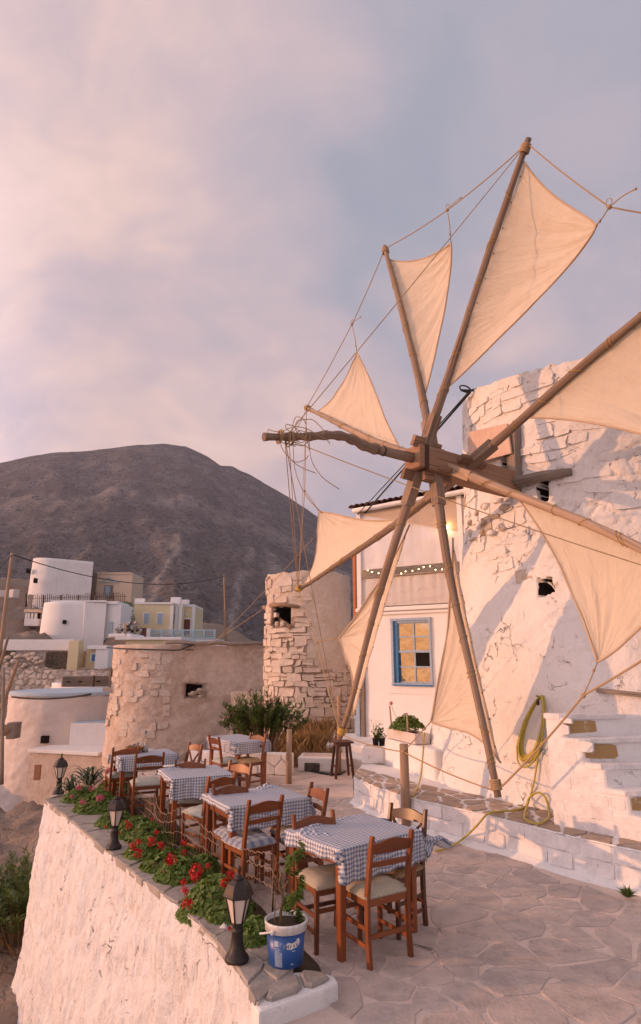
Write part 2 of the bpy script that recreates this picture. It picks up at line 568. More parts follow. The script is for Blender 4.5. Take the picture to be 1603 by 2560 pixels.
def rubble(name, c1, c2, c3, bump=0.9, scale=1.0, seam=0.4):
    m, t, b, o = pmat(name, 0.92, 0.1)
    p = wpos(t)
    n1 = t.noise(p, 1.1 * scale, 6, 0.62, 0.4)
    n2 = t.noise(p, 6 * scale, 6, 0.68)
    n3 = t.noise(p, 26 * scale, 5, 0.7)
    v = t.voro(t.mapping(t.node('ShaderNodeVectorMath', {'operation': 'ADD'}, i0=p, i1=t.node('ShaderNodeVectorMath', {'operation': 'SCALE'}, i0=t.noise(p, 4 * scale, 3, 0.6, 0, True), Scale=0.35).outputs[0]).outputs[0], scale=(1, 1, 1.6)), 4.2 * scale, 'DISTANCE_TO_EDGE')
    col = t.mix(t.ramp(n1, [(0.38, 0.0), (0.62, 1.0)]), c1, c2)
    col = t.mix(t.ramp(n2, [(0.45, 0.0), (0.75, 1.0)]), col, c3)
    col = t.mix(t.math('MULTIPLY', t.ramp(n3, [(0.60, 0.0), (0.74, 1.0)]), 0.55), col, tuple(c * 0.45 for c in c1))
    t.put(b.inputs['Base Color'], col)
    h = t.math('ADD', n2, t.math('ADD', t.math('MULTIPLY', n3, 0.5), t.math('MULTIPLY', t.ramp(v, [(0.0, 0.0), (0.09, 1.0)]), seam)))
    t.put(b.inputs['Normal'], t.bump(h, bump, 0.05))
    return m
M_TAN = rubble('plaster_tan', (0.61, 0.50, 0.42), (0.48, 0.365, 0.29), (0.70, 0.60, 0.52), 0.9, 0.8, 0.15)
M_STONEWASH = rubble('limewashed_stone', (0.62, 0.53, 0.45), (0.55, 0.45, 0.37), (0.68, 0.60, 0.53), 0.7, 1.5, 0.15)
M_RUIN = rubble('ruin_stone', (0.46, 0.39, 0.33), (0.56, 0.50, 0.45), (0.36, 0.29, 0.24), 1.0, 0.9, 0.9)
M_TERRWALL = rubble('terrace_wall_stone', (0.55, 0.45, 0.38), (0.48, 0.38, 0.31), (0.62, 0.55, 0.49), 1.0, 0.8, 0.8)
M_LICHEN = rubble('dark_scrub_wall', (0.09, 0.075, 0.06), (0.14, 0.115, 0.09), (0.20, 0.17, 0.15), 1.0, 1.2, 0.8)

def stone_piece(name, cols, bump=0.6, wash=None):
    m, t, b, o = pmat(name, 0.88, 0.15)
    p = wpos(t)
    r = orand(t)
    n2 = t.noise(p, 7, 6, 0.66)
    n3 = t.noise(p, 38, 5, 0.7)
    col = t.ramp(r, [(i / (len(cols) - 1), c) for i, c in enumerate(cols)])
    col = t.mix(t.math('MULTIPLY', t.ramp(n2, [(0.40, 0.0), (0.68, 1.0)]), 0.55), col, tuple(c * 0.62 for c in cols[0]))
    col = t.mix(t.math('MULTIPLY', t.ramp(n3, [(0.52, 0.0), (0.72, 1.0)]), 0.35), col, tuple(min(1, c * 1.35) for c in cols[-1]))
    if wash is not None:
        col = t.mix(t.math('MULTIPLY', t.ramp(t.noise(p, 3.0, 6, 0.68), [(0.46, 0.0), (0.60, 1.0)]), wash[3]), col, wash[:3])
    t.put(b.inputs['Base Color'], col)
    t.put(b.inputs['Normal'], t.bump(t.math('ADD', n2, t.math('MULTIPLY', n3, 0.5)), bump, 0.02))
    return m
M_FLAG = stone_piece('flagstone', [(0.43, 0.36, 0.325), (0.54, 0.445, 0.39), (0.48, 0.41, 0.375), (0.57, 0.47, 0.41)], 0.9, (0.62, 0.495, 0.43, 0.55))
M_COPING = stone_piece('coping_stone', [(0.30, 0.27, 0.24), (0.38, 0.33, 0.28), (0.34, 0.31, 0.285)], 0.9, (0.55, 0.48, 0.42, 0.35))
M_BENCHFLAG = stone_piece('bench_flag', [(0.42, 0.31, 0.23), (0.48, 0.37, 0.29), (0.39, 0.31, 0.25)], 0.7)
M_MILLSTONE = stone_piece('mill_rubble_stone', [(0.60, 0.51, 0.43), (0.67, 0.58, 0.50), (0.56, 0.46, 0.38), (0.64, 0.56, 0.49)], 0.7)
M_TOWERSTONE = stone_piece('tower_washed_stone', [(0.77, 0.74, 0.71), (0.80, 0.77, 0.74), (0.78, 0.745, 0.71)], 0.5)
M_BRICKWASH = stone_piece('washed_block', [(0.78, 0.745, 0.72), (0.81, 0.78, 0.75), (0.74, 0.70, 0.67)], 0.45)
M_BARESTONE = stone_piece('bare_stone', [(0.50, 0.40, 0.31), (0.58, 0.48, 0.38), (0.44, 0.35, 0.27)], 0.7)

def mortar(name, c, c2, bump=0.6):
    m, t, b, o = pmat(name, 0.93, 0.1)
    p = wpos(t)
    n1 = t.noise(p, 2.2, 6, 0.65)
    n2 = t.noise(p, 30, 5, 0.7)
    col = t.mix(t.ramp(n1, [(0.35, 0.0), (0.65, 1.0)]), c, c2)
    col = t.mix(t.math('MULTIPLY', t.ramp(n2, [(0.5, 0.0), (0.75, 1.0)]), 0.3), col, tuple(x * 0.6 for x in c))
    t.put(b.inputs['Base Color'], col)
    t.put(b.inputs['Normal'], t.bump(t.math('ADD', n1, t.math('MULTIPLY', n2, 0.4)), bump, 0.02))
    return m
M_MORTAR = mortar('floor_mortar', (0.68, 0.555, 0.485), (0.58, 0.465, 0.40))
M_COPEMORTAR = mortar('coping_mortar', (0.50, 0.44, 0.38), (0.60, 0.52, 0.45))
M_BACKING = mortar('joint_backing', (0.26, 0.20, 0.155), (0.38, 0.30, 0.24))
M_SOIL = mortar('soil', (0.055, 0.04, 0.03), (0.09, 0.065, 0.045), 1.0)
M_ROCK = rubble('rock_ground', (0.27, 0.205, 0.16), (0.32, 0.225, 0.16), (0.20, 0.18, 0.175), 1.0, 0.55, 0.5)
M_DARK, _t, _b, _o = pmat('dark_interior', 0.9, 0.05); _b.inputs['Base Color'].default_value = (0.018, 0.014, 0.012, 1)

def wood(name, c1, c2, c3, rough=0.5, bump=0.3, grain=(26, 1.6), spec=0.35, wear=0.0, crack=0.0):
    m, t, b, o = pmat(name, rough, spec)
    u = uvc(t)
    r = orand(t)
    sh = t.node('ShaderNodeCombineXYZ', None, X=t.math('MULTIPLY', r, 13.0), Y=t.math('MULTIPLY', r, 7.0)).outputs[0]
    uu = t.node('ShaderNodeVectorMath', {'operation': 'ADD'}, i0=u, i1=sh).outputs[0]
    n1 = t.noise(t.mapping(uu, scale=(grain[0], grain[1], 1)), 1.0, 6, 0.62, 0.5)
    n2 = t.noise(t.mapping(uu, scale=(grain[0] * 4, grain[1] * 2, 1)), 1.0, 3, 0.6)
    n3 = t.noise(wpos(t), 2.7, 4, 0.6)
    col = t.mix(t.ramp(n1, [(0.34, 0.0), (0.66, 1.0)]), c1, c2)
    col = t.mix(t.math('MULTIPLY', t.ramp(n3, [(0.42, 0.0), (0.7, 1.0)]), 0.6), col, c3)
    col = t.mix(1.0, col, t.ramp(r, [(0.0, 0.72), (1.0, 1.22)]), 'MULTIPLY')
    if wear:
        nw = t.noise(wpos(t), 21, 5, 0.7)
        col = t.mix(t.math('MULTIPLY', t.ramp(nw, [(0.63, 0.0), (0.70, 1.0)]), wear), col, (0.50, 0.36, 0.25))
    if crack:
        nc = t.noise(t.mapping(uu, scale=(grain[0] * 2.2, grain[1] * 0.8, 1)), 1.0, 2, 0.5)
        k = t.ramp(nc, [(0.30, 1.0), (0.37, 0.0)])
        col = t.mix(t.math('MULTIPLY', k, crack), col, tuple(x * 0.16 for x in c1))
        n1 = t.math('SUBTRACT', n1, t.math('MULTIPLY', k, 1.2))
    t.put(b.inputs['Base Color'], col)
    t.put(b.inputs['Normal'], t.bump(t.math('ADD', n1, t.math('MULTIPLY', n2, 0.35)), bump, 0.006))
    return m
M_VARN = wood('varnished_pine', (0.25, 0.068, 0.018), (0.145, 0.036, 0.010), (0.29, 0.092, 0.028), 0.42, 0.3, (34, 1.0), 0.45, 0.30)
M_VARN2 = wood('worn_varnished_pine', (0.205, 0.064, 0.022), (0.115, 0.036, 0.014), (0.25, 0.095, 0.038), 0.5, 0.35, (34, 1.0), 0.4, 0.5)
M_VARN_DK = wood('dark_varnished_wood', (0.10, 0.034, 0.014), (0.065, 0.022, 0.010), (0.13, 0.045, 0.018), 0.36, 0.15, (30, 1.2), 0.5, 0.06)
M_SPAR = wood('weathered_spar', (0.36, 0.24, 0.16), (0.185, 0.13, 0.095), (0.30, 0.235, 0.185), 0.85, 1.0, (30, 0.6), 0.15, 0.0, 0.75)
M_SPAR_PALE = wood('pale_spar', (0.41, 0.285, 0.195), (0.27, 0.185, 0.13), (0.35, 0.26, 0.195), 0.75, 0.8, (20, 0.6), 0.25, 0.0, 0.35)
M_AXLE = wood('cracked_axle', (0.35, 0.20, 0.115), (0.23, 0.135, 0.085), (0.30, 0.20, 0.14), 0.85, 1.0, (17, 0.9), 0.15, 0.0, 0.95)
M_GREYWOOD = wood('grey_plank', (0.30, 0.245, 0.20), (0.20, 0.165, 0.14), (0.36, 0.29, 0.23), 0.9, 0.9, (22, 1.2), 0.1, 0.0, 0.8)
M_PLY = wood('pale_ply', (0.52, 0.375, 0.30), (0.44, 0.31, 0.245), (0.56, 0.42, 0.34), 0.75, 0.25, (16, 0.8), 0.2, 0.0, 0.2)
M_POST = wood('post_wood', (0.42, 0.27, 0.17), (0.30, 0.19, 0.125), (0.34, 0.25, 0.18), 0.8, 0.7, (24, 1.0), 0.2, 0.0, 0.6)
M_ORANGEPOST = wood('orange_stained_post', (0.38, 0.13, 0.04), (0.30, 0.095, 0.03), (0.34, 0.12, 0.045), 0.5, 0.2)
M_BLUEWOOD = wood('faded_blue_wood', (0.36, 0.45, 0.55), (0.46, 0.50, 0.53), (0.26, 0.38, 0.54), 0.75, 0.4, (12, 1.0), 0.2, 0.35)

def plain(name, c, rough=0.6, spec=0.4, metal=0.0, bump=0.0, bscale=40, var=0.12):
    m, t, b, o = pmat(name, rough, spec)
    p = objc(t)
    n = t.noise(p, bscale, 4, 0.6)
    t.put(b.inputs['Base Color'], t.mix(t.ramp(n, [(0.35, 0.0), (0.7, 1.0)]), c, tuple(x * (1 - 2 * var) for x in c)))
    b.inputs['Metallic'].default_value = metal
    if bump:
        t.put(b.inputs['Normal'], t.bump(n, bump, 0.004))
    return m
M_ROPE = plain('rope_fibre', (0.47, 0.32, 0.18), 0.9, 0.1, 0, 0.8, 260)
M_TWINE = plain('yellow_twine', (0.60, 0.38, 0.10), 0.8, 0.2)
M_DARKROPE = plain('dark_cable', (0.035, 0.033, 0.036), 0.6, 0.3)
M_HOSE = plain('yellow_hose', (0.50, 0.40, 0.055), 0.4, 0.5)
M_WIRE = plain('rusty_wire', (0.40, 0.28, 0.20), 0.6, 0.4, 0.3)
M_IRON = plain('rusty_iron', (0.10, 0.055, 0.035), 0.7, 0.3, 0.4, 0.5, 60)
M_LAMP = plain('bronze_lamp_paint', (0.052, 0.040, 0.034), 0.5, 0.4, 0.25, 0.5, 30, 0.25)
M_BLUEPAINT = plain('blue_paint', (0.035, 0.19, 0.40), 0.5, 0.4, 0, 0.2, 25, 0.2)
M_FRAMEPAINT = plain('pale_blue_grey_paint', (0.36, 0.47, 0.60), 0.6, 0.35, 0, 0.3, 25, 0.15)
M_PLASTIC = plain('white_plastic', (0.78, 0.75, 0.72), 0.35, 0.5)
M_BLACKPLASTIC = plain('black_plastic', (0.02, 0.02, 0.022), 0.45, 0.4)
M_TILE = plain('roof_tile_clay', (0.30, 0.155, 0.10), 0.85, 0.15, 0, 0.6, 12, 0.3)
M_REDDOOR = plain('brown_door_paint', (0.15, 0.045, 0.025), 0.5, 0.4)
M_PALEBLUE = plain('pale_blue_paint', (0.42, 0.58, 0.64), 0.6, 0.3)
M_BASKET = wood('wicker', (0.36, 0.17, 0.07), (0.22, 0.10, 0.04), (0.28, 0.13, 0.05), 0.7, 0.8, (90, 90))
M_PAPER = plain('paper_white', (0.80, 0.78, 0.75), 0.8, 0.2)
M_CLAYBRICK = plain('terracotta_lump', (0.45, 0.22, 0.12), 0.85, 0.2)
M_RISERTAN = whitewash('riser_tan', (0.42, 0.27, 0.12), (0.75, 0.70, 0.64), 0.9, 0.4, 1.0)

def canvas(name, c, c2):
    m, t, b, o = pmat(name, 0.85, 0.12)
    p = wpos(t)
    u = uvc(t)
    n1 = t.noise(p, 1.1, 5, 0.6)
    n2 = t.noise(p, 5.5, 6, 0.7)
    col = t.mix(t.ramp(n1, [(0.35, 0.0), (0.7, 1.0)]), c, tuple(x * 0.93 for x in c))
    col = t.mix(t.math('MULTIPLY', t.ramp(n2, [(0.52, 0.0), (0.72, 1.0)]), 0.3), col, c2)
    su = t.node('ShaderNodeSeparateXYZ', None, i0=u)
    luff = t.math('MULTIPLY', t.ramp(su.outputs[1], [(0.0, 1.0), (0.30, 0.0)]), t.ramp(t.noise(p, 9, 5, 0.7), [(0.40, 0.0), (0.7, 1.0)]))
    col = t.mix(t.math('MULTIPLY', luff, 0.55), col, c2)
    t.put(b.inputs['Base Color'], col)
    h = t.math('ADD', t.noise(t.mapping(u, scale=(14, 3.2, 1)), 1.0, 3, 0.5, 0.8), t.math('MULTIPLY', t.noise(p, 220, 2, 0.5), 0.15))
    t.put(b.inputs['Normal'], t.bump(h, 0.5, 0.05))
    tr = t.n.new('ShaderNodeBsdfTranslucent')
    t.put(tr.inputs[0], t.mix(1.0, col, (1.0, 0.80, 0.58), 'MULTIPLY'))
    ms = t.n.new('ShaderNodeMixShader')
    ms.inputs[0].default_value = 0.26
    t.l.new(b.outputs[0], ms.inputs[1]); t.l.new(tr.outputs[0], ms.inputs[2])
    t.l.new(ms.outputs[0], o.inputs[0])
    return m
M_SAIL = canvas('sailcloth', (0.78, 0.685, 0.555), (0.56, 0.44, 0.30))
M_SAILHEM = canvas('sail_hem', (0.70, 0.53, 0.37), (0.5, 0.36, 0.25))
M_AWNING = canvas('awning_cloth', (0.66, 0.55, 0.45), (0.5, 0.4, 0.3))
M_CURTAIN = canvas('white_curtain', (0.80, 0.76, 0.73), (0.7, 0.62, 0.56))

def gingham(name, blue=(0.15, 0.205, 0.36), white=(0.82, 0.81, 0.80), period=0.031, ymul=1.0):
    m, t, b, o = pmat(name, 0.9, 0.1)
    u = uvc(t)
    s = t.node('ShaderNodeSeparateXYZ', None, i0=u)
    def stripe(c, k=1.0):
        f = t.math('FRACT', t.math('DIVIDE', c, period))
        return t.math('MULTIPLY', t.math('LESS_THAN', f, 0.46), k)
    k = t.math('MULTIPLY', t.math('ADD', stripe(s.outputs[0]), stripe(s.outputs[1], ymul)), 0.5)
    col = t.mix(k, white, blue)
    t.put(b.inputs['Base Color'], t.mix(t.math('MULTIPLY', t.noise(u, 9, 4, 0.6), 0.18), col, (0.5, 0.47, 0.47)))
    t.put(b.inputs['Normal'], t.bump(t.noise(u, 17, 4, 0.6), 0.25, 0.02))
    tr = t.n.new('ShaderNodeBsdfTranslucent')
    t.put(tr.inputs[0], col)
    ms = t.n.new('ShaderNodeMixShader'); ms.inputs[0].default_value = 0.22
    t.l.new(b.outputs[0], ms.inputs[1]); t.l.new(tr.outputs[0], ms.inputs[2]); t.l.new(ms.outputs[0], o.inputs[0])
    return m
M_GING = gingham('gingham_cloth')
M_GINGSEAT = gingham('gingham_cushion', (0.20, 0.25, 0.36), (0.66, 0.63, 0.60), 0.085)

def seatcloth(name, c, c2, sc=170):
    m, t, b, o = pmat(name, 0.85, 0.15)
    u = objc(t)
    br = t.n.new('ShaderNodeTexBrick')
    t.put(br.inputs['Vector'], t.mapping(u, rot=(0, 0, 0.4)))
    br.inputs['Scale'].default_value = 22
    br.inputs['Mortar Size'].default_value = 0.06
    br.inputs['Color1'].default_value = (*c, 1); br.inputs['Color2'].default_value = (*tuple(x * 0.93 for x in c), 1); br.inputs['Mortar'].default_value = (*c2, 1)
    w = t.noise(u, sc, 2, 0.5)
    t.put(b.inputs['Base Color'], t.mix(t.math('MULTIPLY', t.ramp(w, [(0.4, 0.0), (0.65, 1.0)]), 0.5), br.outputs[0], c2))
    t.put(b.inputs['Normal'], t.bump(w, 0.4, 0.004))
    return m
M_SEAT = seatcloth('woven_seat_cloth', (0.56, 0.48, 0.34), (0.36, 0.31, 0.235))
M_SEAT2 = seatcloth('spotted_seat_cloth', (0.62, 0.57, 0.48), (0.33, 0.36, 0.32), 90)
M_SEATTAN = plain('tan_vinyl_seat', (0.42, 0.26, 0.13), 0.5, 0.4, 0, 0.3, 14)

def leafmat(name, c1, c2, c3=None):
    m, t, b, o = pmat(name, 0.5, 0.35)
    p = wpos(t)
    n = t.noise(p, 23, 3, 0.6)
    n2 = t.noise(p, 4.0, 3, 0.6)
    col = t.mix(t.ramp(n, [(0.35, 0.0), (0.68, 1.0)]), c1, c2)
    col = t.mix(t.math('MULTIPLY', t.ramp(n2, [(0.5, 0.0), (0.72, 1.0)]), 0.6), col, c3 or c2)
    t.put(b.inputs['Base Color'], col)
    tr = t.n.new('ShaderNodeBsdfTranslucent')
    t.put(tr.inputs[0], t.mix(1.0, col, (1.3, 1.4, 0.6), 'MULTIPLY'))
    ms = t.n.new('ShaderNodeMixShader'); ms.inputs[0].default_value = 0.25
    t.l.new(b.outputs[0], ms.inputs[1]); t.l.new(tr.outputs[0], ms.inputs[2]); t.l.new(ms.outputs[0], o.inputs[0])
    return m
M_LEAF = leafmat('geranium_leaf', (0.10, 0.165, 0.028), (0.155, 0.225, 0.04), (0.22, 0.26, 0.07))
M_OLEA = leafmat('oleander_leaf', (0.085, 0.13, 0.034), (0.12, 0.175, 0.048), (0.17, 0.19, 0.06))
M_ALOE = leafmat('aloe_leaf', (0.085, 0.13, 0.075), (0.12, 0.16, 0.085), (0.17, 0.19, 0.09))
M_DRY = leafmat('dry_grass', (0.27, 0.165, 0.075), (0.17, 0.095, 0.045), (0.35, 0.25, 0.14))
M_STEM = plain('plant_stem', (0.19, 0.12, 0.06), 0.8, 0.2)
M_RED = plain('red_petal', (0.55, 0.010, 0.012), 0.55, 0.3)
M_PINK = plain('pink_petal', (0.60, 0.10, 0.20), 0.55, 0.3)
M_PALEPINK = plain('pale_pink_petal', (0.62, 0.30, 0.36), 0.55, 0.3)

def glassy(name, tint, rough, trans, spec=0.5, alpha=1.0):
    m, t, b, o = pmat(name, rough, spec)
    b.inputs['Base Color'].default_value = (*tint, 1)
    b.inputs['Transmission Weight'].default_value = trans
    b.inputs['IOR'].default_value = 1.45
    b.inputs['Alpha'].default_value = alpha
    return m
M_WINGLASS, _t, _b, _o = pmat('window_glass', 0.03, 1.0); _b.inputs['Base Color'].default_value = (0.03, 0.028, 0.03, 1); _b.inputs['Metallic'].default_value = 0.0; _b.inputs['Coat Weight'].default_value = 1.0; _b.inputs['IOR'].default_value = 2.6
_t.put(_b.inputs['Normal'], _t.bump(_t.noise(wpos(_t), 2.2, 3, 0.5), 0.16, 0.1))
def film(name, tint, fac):
    """thin clear sheet: part see-through, part milky"""
    m = bpy.data.materials.new(name); m.use_nodes = True
    t = NT(m.node_tree); t.n.clear()
    o = t.n.new('ShaderNodeOutputMaterial')
    tr = t.n.new('ShaderNodeBsdfTransparent'); tr.inputs[0].default_value = (0.95, 0.93, 0.92, 1)
    b = t.n.new('ShaderNodeBsdfPrincipled'); b.inputs['Base Color'].default_value = (*tint, 1); b.inputs['Roughness'].default_value = 0.18
    ms = t.n.new('ShaderNodeMixShader')
    n = t.noise(t.mapping(wpos(t), scale=(3, 3, 0.5)), 1.0, 3, 0.6)
    t.put(ms.inputs[0], t.math('ADD', fac, t.math('MULTIPLY', t.math('SUBTRACT', n, 0.5), 0.35), None, True))
    t.l.new(tr.outputs[0], ms.inputs[1]); t.l.new(b.outputs[0], ms.inputs[2]); t.l.new(ms.outputs[0], o.inputs[0])
    return m
M_FILM = film('clear_plastic_film', (0.80, 0.78, 0.78), 0.80)
M_FILMCLEAR = film('thin_clear_film', (0.6, 0.56, 0.54), 0.16)
M_LAMPGLASS = film('milky_lamp_glass', (0.80, 0.67, 0.56), 0.85)
M_CLEARGLASS = glassy('clear_glass', (0.95, 0.95, 0.95), 0.05, 1.0)
def emit(name, c, s):
    m = bpy.data.materials.new(name); m.use_nodes = True
    t = NT(m.node_tree); t.n.clear()
    o = t.n.new('ShaderNodeOutputMaterial'); e = t.n.new('ShaderNodeEmission')
    e.inputs[0].default_value = (*c, 1); e.inputs[1].default_value = s
    t.l.new(e.outputs[0], o.inputs[0])
    return m
M_BULB = emit('lit_bulb', (1.0, 0.58, 0.22), 32.0)

def mountain_mat():
    m, t, b, o = pmat('mountain_scrub', 0.95, 0.05)
    p = wpos(t)
    n1 = t.noise(p, 0.006, 6, 0.6, 0.5)
    pw = t.node('ShaderNodeVectorMath', {'operation': 'ADD'}, i0=p, i1=t.node('ShaderNodeVectorMath', {'operation': 'SCALE'}, i0=t.noise(p, 0.05, 4, 0.6, 0, True), Scale=16.0).outputs[0]).outputs[0]
    n2 = t.noise(p, 0.07, 6, 0.8)
    n3 = t.noise(p, 0.3, 4, 0.8)
    nb = t.noise(t.mapping(p, loc=(40, 0, 10)), 0.022, 6, 0.72)
    bush = t.ramp(t.voro(pw, 0.13), [(0.30, 1.0), (0.48, 0.0)])
    rockd = t.ramp(t.voro(t.mapping(pw, loc=(33, 11, 5)), 0.21), [(0.20, 1.0), (0.34, 0.0)])
    col = t.mix(t.ramp(n1, [(0.38, 0.0), (0.62, 1.0)]), (0.150, 0.134, 0.128), (0.132, 0.130, 0.136))
    col = t.mix(t.math('MULTIPLY', t.ramp(nb, [(0.46, 0.0), (0.60, 1.0)]), 0.7), col, (0.27, 0.252, 0.247))
    col = t.mix(t.math('MULTIPLY', bush, t.ramp(n2, [(0.40, 0.15), (0.56, 0.95)])), col, (0.030, 0.028, 0.024))
    col = t.mix(t.math('MULTIPLY', rockd, t.ramp(nb, [(0.42, 0.1), (0.62, 0.95)])), col, (0.42, 0.385, 0.365))
    col = t.mix(t.math('MULTIPLY', t.ramp(n3, [(0.52, 0.0), (0.68, 1.0)]), 0.5), col, (0.05, 0.045, 0.042))
    att = t.node('ShaderNodeAttribute', {'attribute_name': 'rock'}).outputs['Fac']
    n4 = t.noise(t.mapping(p, scale=(1, 1, 1.5)), 0.11, 6, 0.8)
    k = t.math('MULTIPLY', att, t.ramp(n4, [(0.42, 0.0), (0.50, 1.0)]), None, True)
    col = t.mix(k, col, (0.42, 0.38, 0.355))
    t.put(b.inputs['Base Color'], col)
    t.put(b.inputs['Normal'], t.bump(t.math('ADD', n2, t.math('MULTIPLY', n3, 0.5)), 1.0, 14.0))
    return m
M_MOUNT = mountain_mat()
# ------------------------------------------------------------------ far land
def smooth01(t):
    t = min(1.0, max(0.0, t)); return t * t * (3 - 2 * t)
SKYL = [(-900, 1330), (-500, 1200), (-200, 1125), (0, 1090), (60, 1078), (130, 1066), (220, 1062), (300, 1051), (385, 1045), (440, 1052), (490, 1076), (520, 1097), (548, 1099),
        (600, 1124), (680, 1172), (735, 1208), (800, 1250), (900, 1320), (1000, 1380), (1150, 1440), (1500, 1500), (2100, 1540)]
sk_a, sk_e = [], []
for (u, v) in SKYL:
    r = ray(u, v)
    sk_a.append(math.atan2(r.x, r.y)); sk_e.append(r.z / math.hypot(r.x, r.y))
def mountain():
    NA, NR = 430, 230
    RID = 1300.0
    mb = MB()
    vals = []
    def pos(i, j):
        a = lerp(-1.15, 0.95, i / NA)
        t = j / NR
        r = 240 + (RID - 240) * (t / 0.78) if t < 0.78 else RID + (t - 0.78) / 0.22 * 420
        el = float(np.interp(a, sk_a, sk_e))
        zr = 2.1 + el * RID
        x, y = r * math.sin(a), r * math.cos(a)
        if r <= RID:
            k = (r - 240) / (RID - 240)
            base = -120 + (zr + 120) * (0.30 * k + 0.70 * k ** 1.35)
            w = math.sin(PI * k) ** 0.7 if 0 < k < 1 else 0
            # spurs and gullies running down the slope
            g = mnoise.ridged_multi_fractal(Vector((a * 7.5 + 0.9 * k, k * 1.4, 2.3)), 1.0, 2.0, 4, 1.0, 2.0)
            base += w * (15 * (g - 1.1)) + w * 20 * fbm((x * 0.006, y * 0.006, 1.0), 5) + (4.5 * fbm((x * 0.025, y * 0.025, 5.0), 4) + 1.6 * fbm((x * 0.09, y * 0.09, 2.0), 3)) * min(1, w * 2 + 0.25)
            # outcrop band about two thirds up, and three ribs
            rk = 0.0
            band = 0.735 + 0.035 * math.sin(a * 9) + 0.03 * fbm((a * 14, 3, 3), 3)
            rk = max(rk, math.exp(-((k - band) / 0.020) ** 2) * (0.35 + 0.9 * max(0, fbm((a * 10, 7, 1), 3) + 0.35)))
            for (a0, sl, k0, k1, ww) in ((-0.165, 0.10, 0.10, 0.62, 0.0065), (-0.29, 0.20, 0.28, 0.58, 0.009), (-0.06, -0.12, 0.48, 0.66, 0.014)):
                if k0 < k < k1:
                    c = a0 + sl * (k - k0) + 0.016 * fbm((k * 12, a0 * 30, 0), 4)
                    rk = max(rk, math.exp(-((a - c) / ww) ** 2) * min(1, (k - k0) / 0.04, (k1 - k) / 0.04))
            rk *= smooth01((fbm((x * .045, y * .045, base * .03), 4) + .75) / .6)
            base += 9 * rk * (0.5 + fbm((x * .03, y * .03, 2), 3))
            return x, y, base, min(1.0, rk)
        k = (r - RID) / 420
        return x, y, lerp(zr, -160, smooth01(k)) + 5 * fbm((x * 0.01, y * 0.01, 1), 3) * min(1, k * 8), 0.0
    for j in range(NR + 1):
        for i in range(NA + 1):
            x, y, z, rk = pos(i, j)
            mb.v.append((x, y, z)); vals.append(rk)
    for j in range(NR):
        for i in range(NA):
            q = j * (NA + 1) + i
            mb.face([q, q + 1, q + NA + 2, q + NA + 1], None, True)
    o = structure('mountain', mb, M_MOUNT)
    at = o.data.attributes.new('rock', 'FLOAT', 'POINT')
    at.data.foreach_set('value', vals)
    return o
mountain()
g = MB(); g.grid(2, 2, lambda u, v: (lerp(-1640, 1560, u), lerp(-560, 1780, v), -165.0), False)
structure('ground', g, M_MOUNT)

# ------------------------------------------------------------------ plan of the terrace
PAR_OUT = [Vector((-4.02, 9.78)), Vector((-2.44, 7.50)), Vector((-1.66, 6.41)), Vector((-1.12, 5.70)), Vector((-0.66, 4.95)), Vector((-0.36, 4.27))]
PAR_IN = [Vector((-3.62, 9.95)), Vector((-2.10, 7.66)), Vector((-1.33, 6.58)), Vector((-0.83, 5.90)), Vector((-0.47, 5.20)), Vector((-0.18, 4.66))]
def along(pts, t):
    """point at share t of a polyline"""
    L = [(pts[i + 1] - pts[i]).length for i in range(len(pts) - 1)]
    d = max(0.0, min(1.0, t)) * sum(L)
    for i, l in enumerate(L):
        if d <= l or i == len(L) - 1:
            return pts[i].lerp(pts[i + 1], d / l)
        d -= l
BENCH_F = [Vector((0.50, 10.12)), Vector((0.78, 9.35)), Vector((1.12, 8.72)), Vector((1.60, 8.14)), Vector((1.98, 7.68)), Vector((2.32, 7.20)), Vector((2.61, 6.79)), Vector((3.02, 6.34)), Vector((3.75, 5.55))]
BENCH_Z = 0.36

# hillside left of and behind the terrace: control heights
ctl = [(-4.4, 10.2, -2.45), (-3.6, 8.6, -3.0), (-2.6, 6.9, -3.5), (-1.4, 5.0, -3.9), (-0.3, 3.0, -4.2),
       (-3.4, 12.2, -0.12), (-1.5, 12.9, -0.08), (0.2, 13.2, -0.05), (-0.2, 14.6, 0.25), (0.0, 17.0, 0.30), (-1.4, 17.6, 0.15), (-2.8, 14.8, -0.1), (3.0, 16, 0.1), (2.0, 13.0, -0.1), (6.0, 12, -0.2), (5.0, 20, 0.1), (0.5, 22, -0.3),
       (-4.0, 19.0, -0.8), (15, 50, -3), (14, 30, -1), (5, 70, -8), (8, 90, -14), (20, 110, -30), (-30, 120, -20), (30, 20, -1), (30, 60, -10), (-30, 10, -9), (-20, 2, -8), (-60, 2, -16), (10, 2, -5), (30, 2, -6), (-60, 110, -10), (0, 40, -3)]
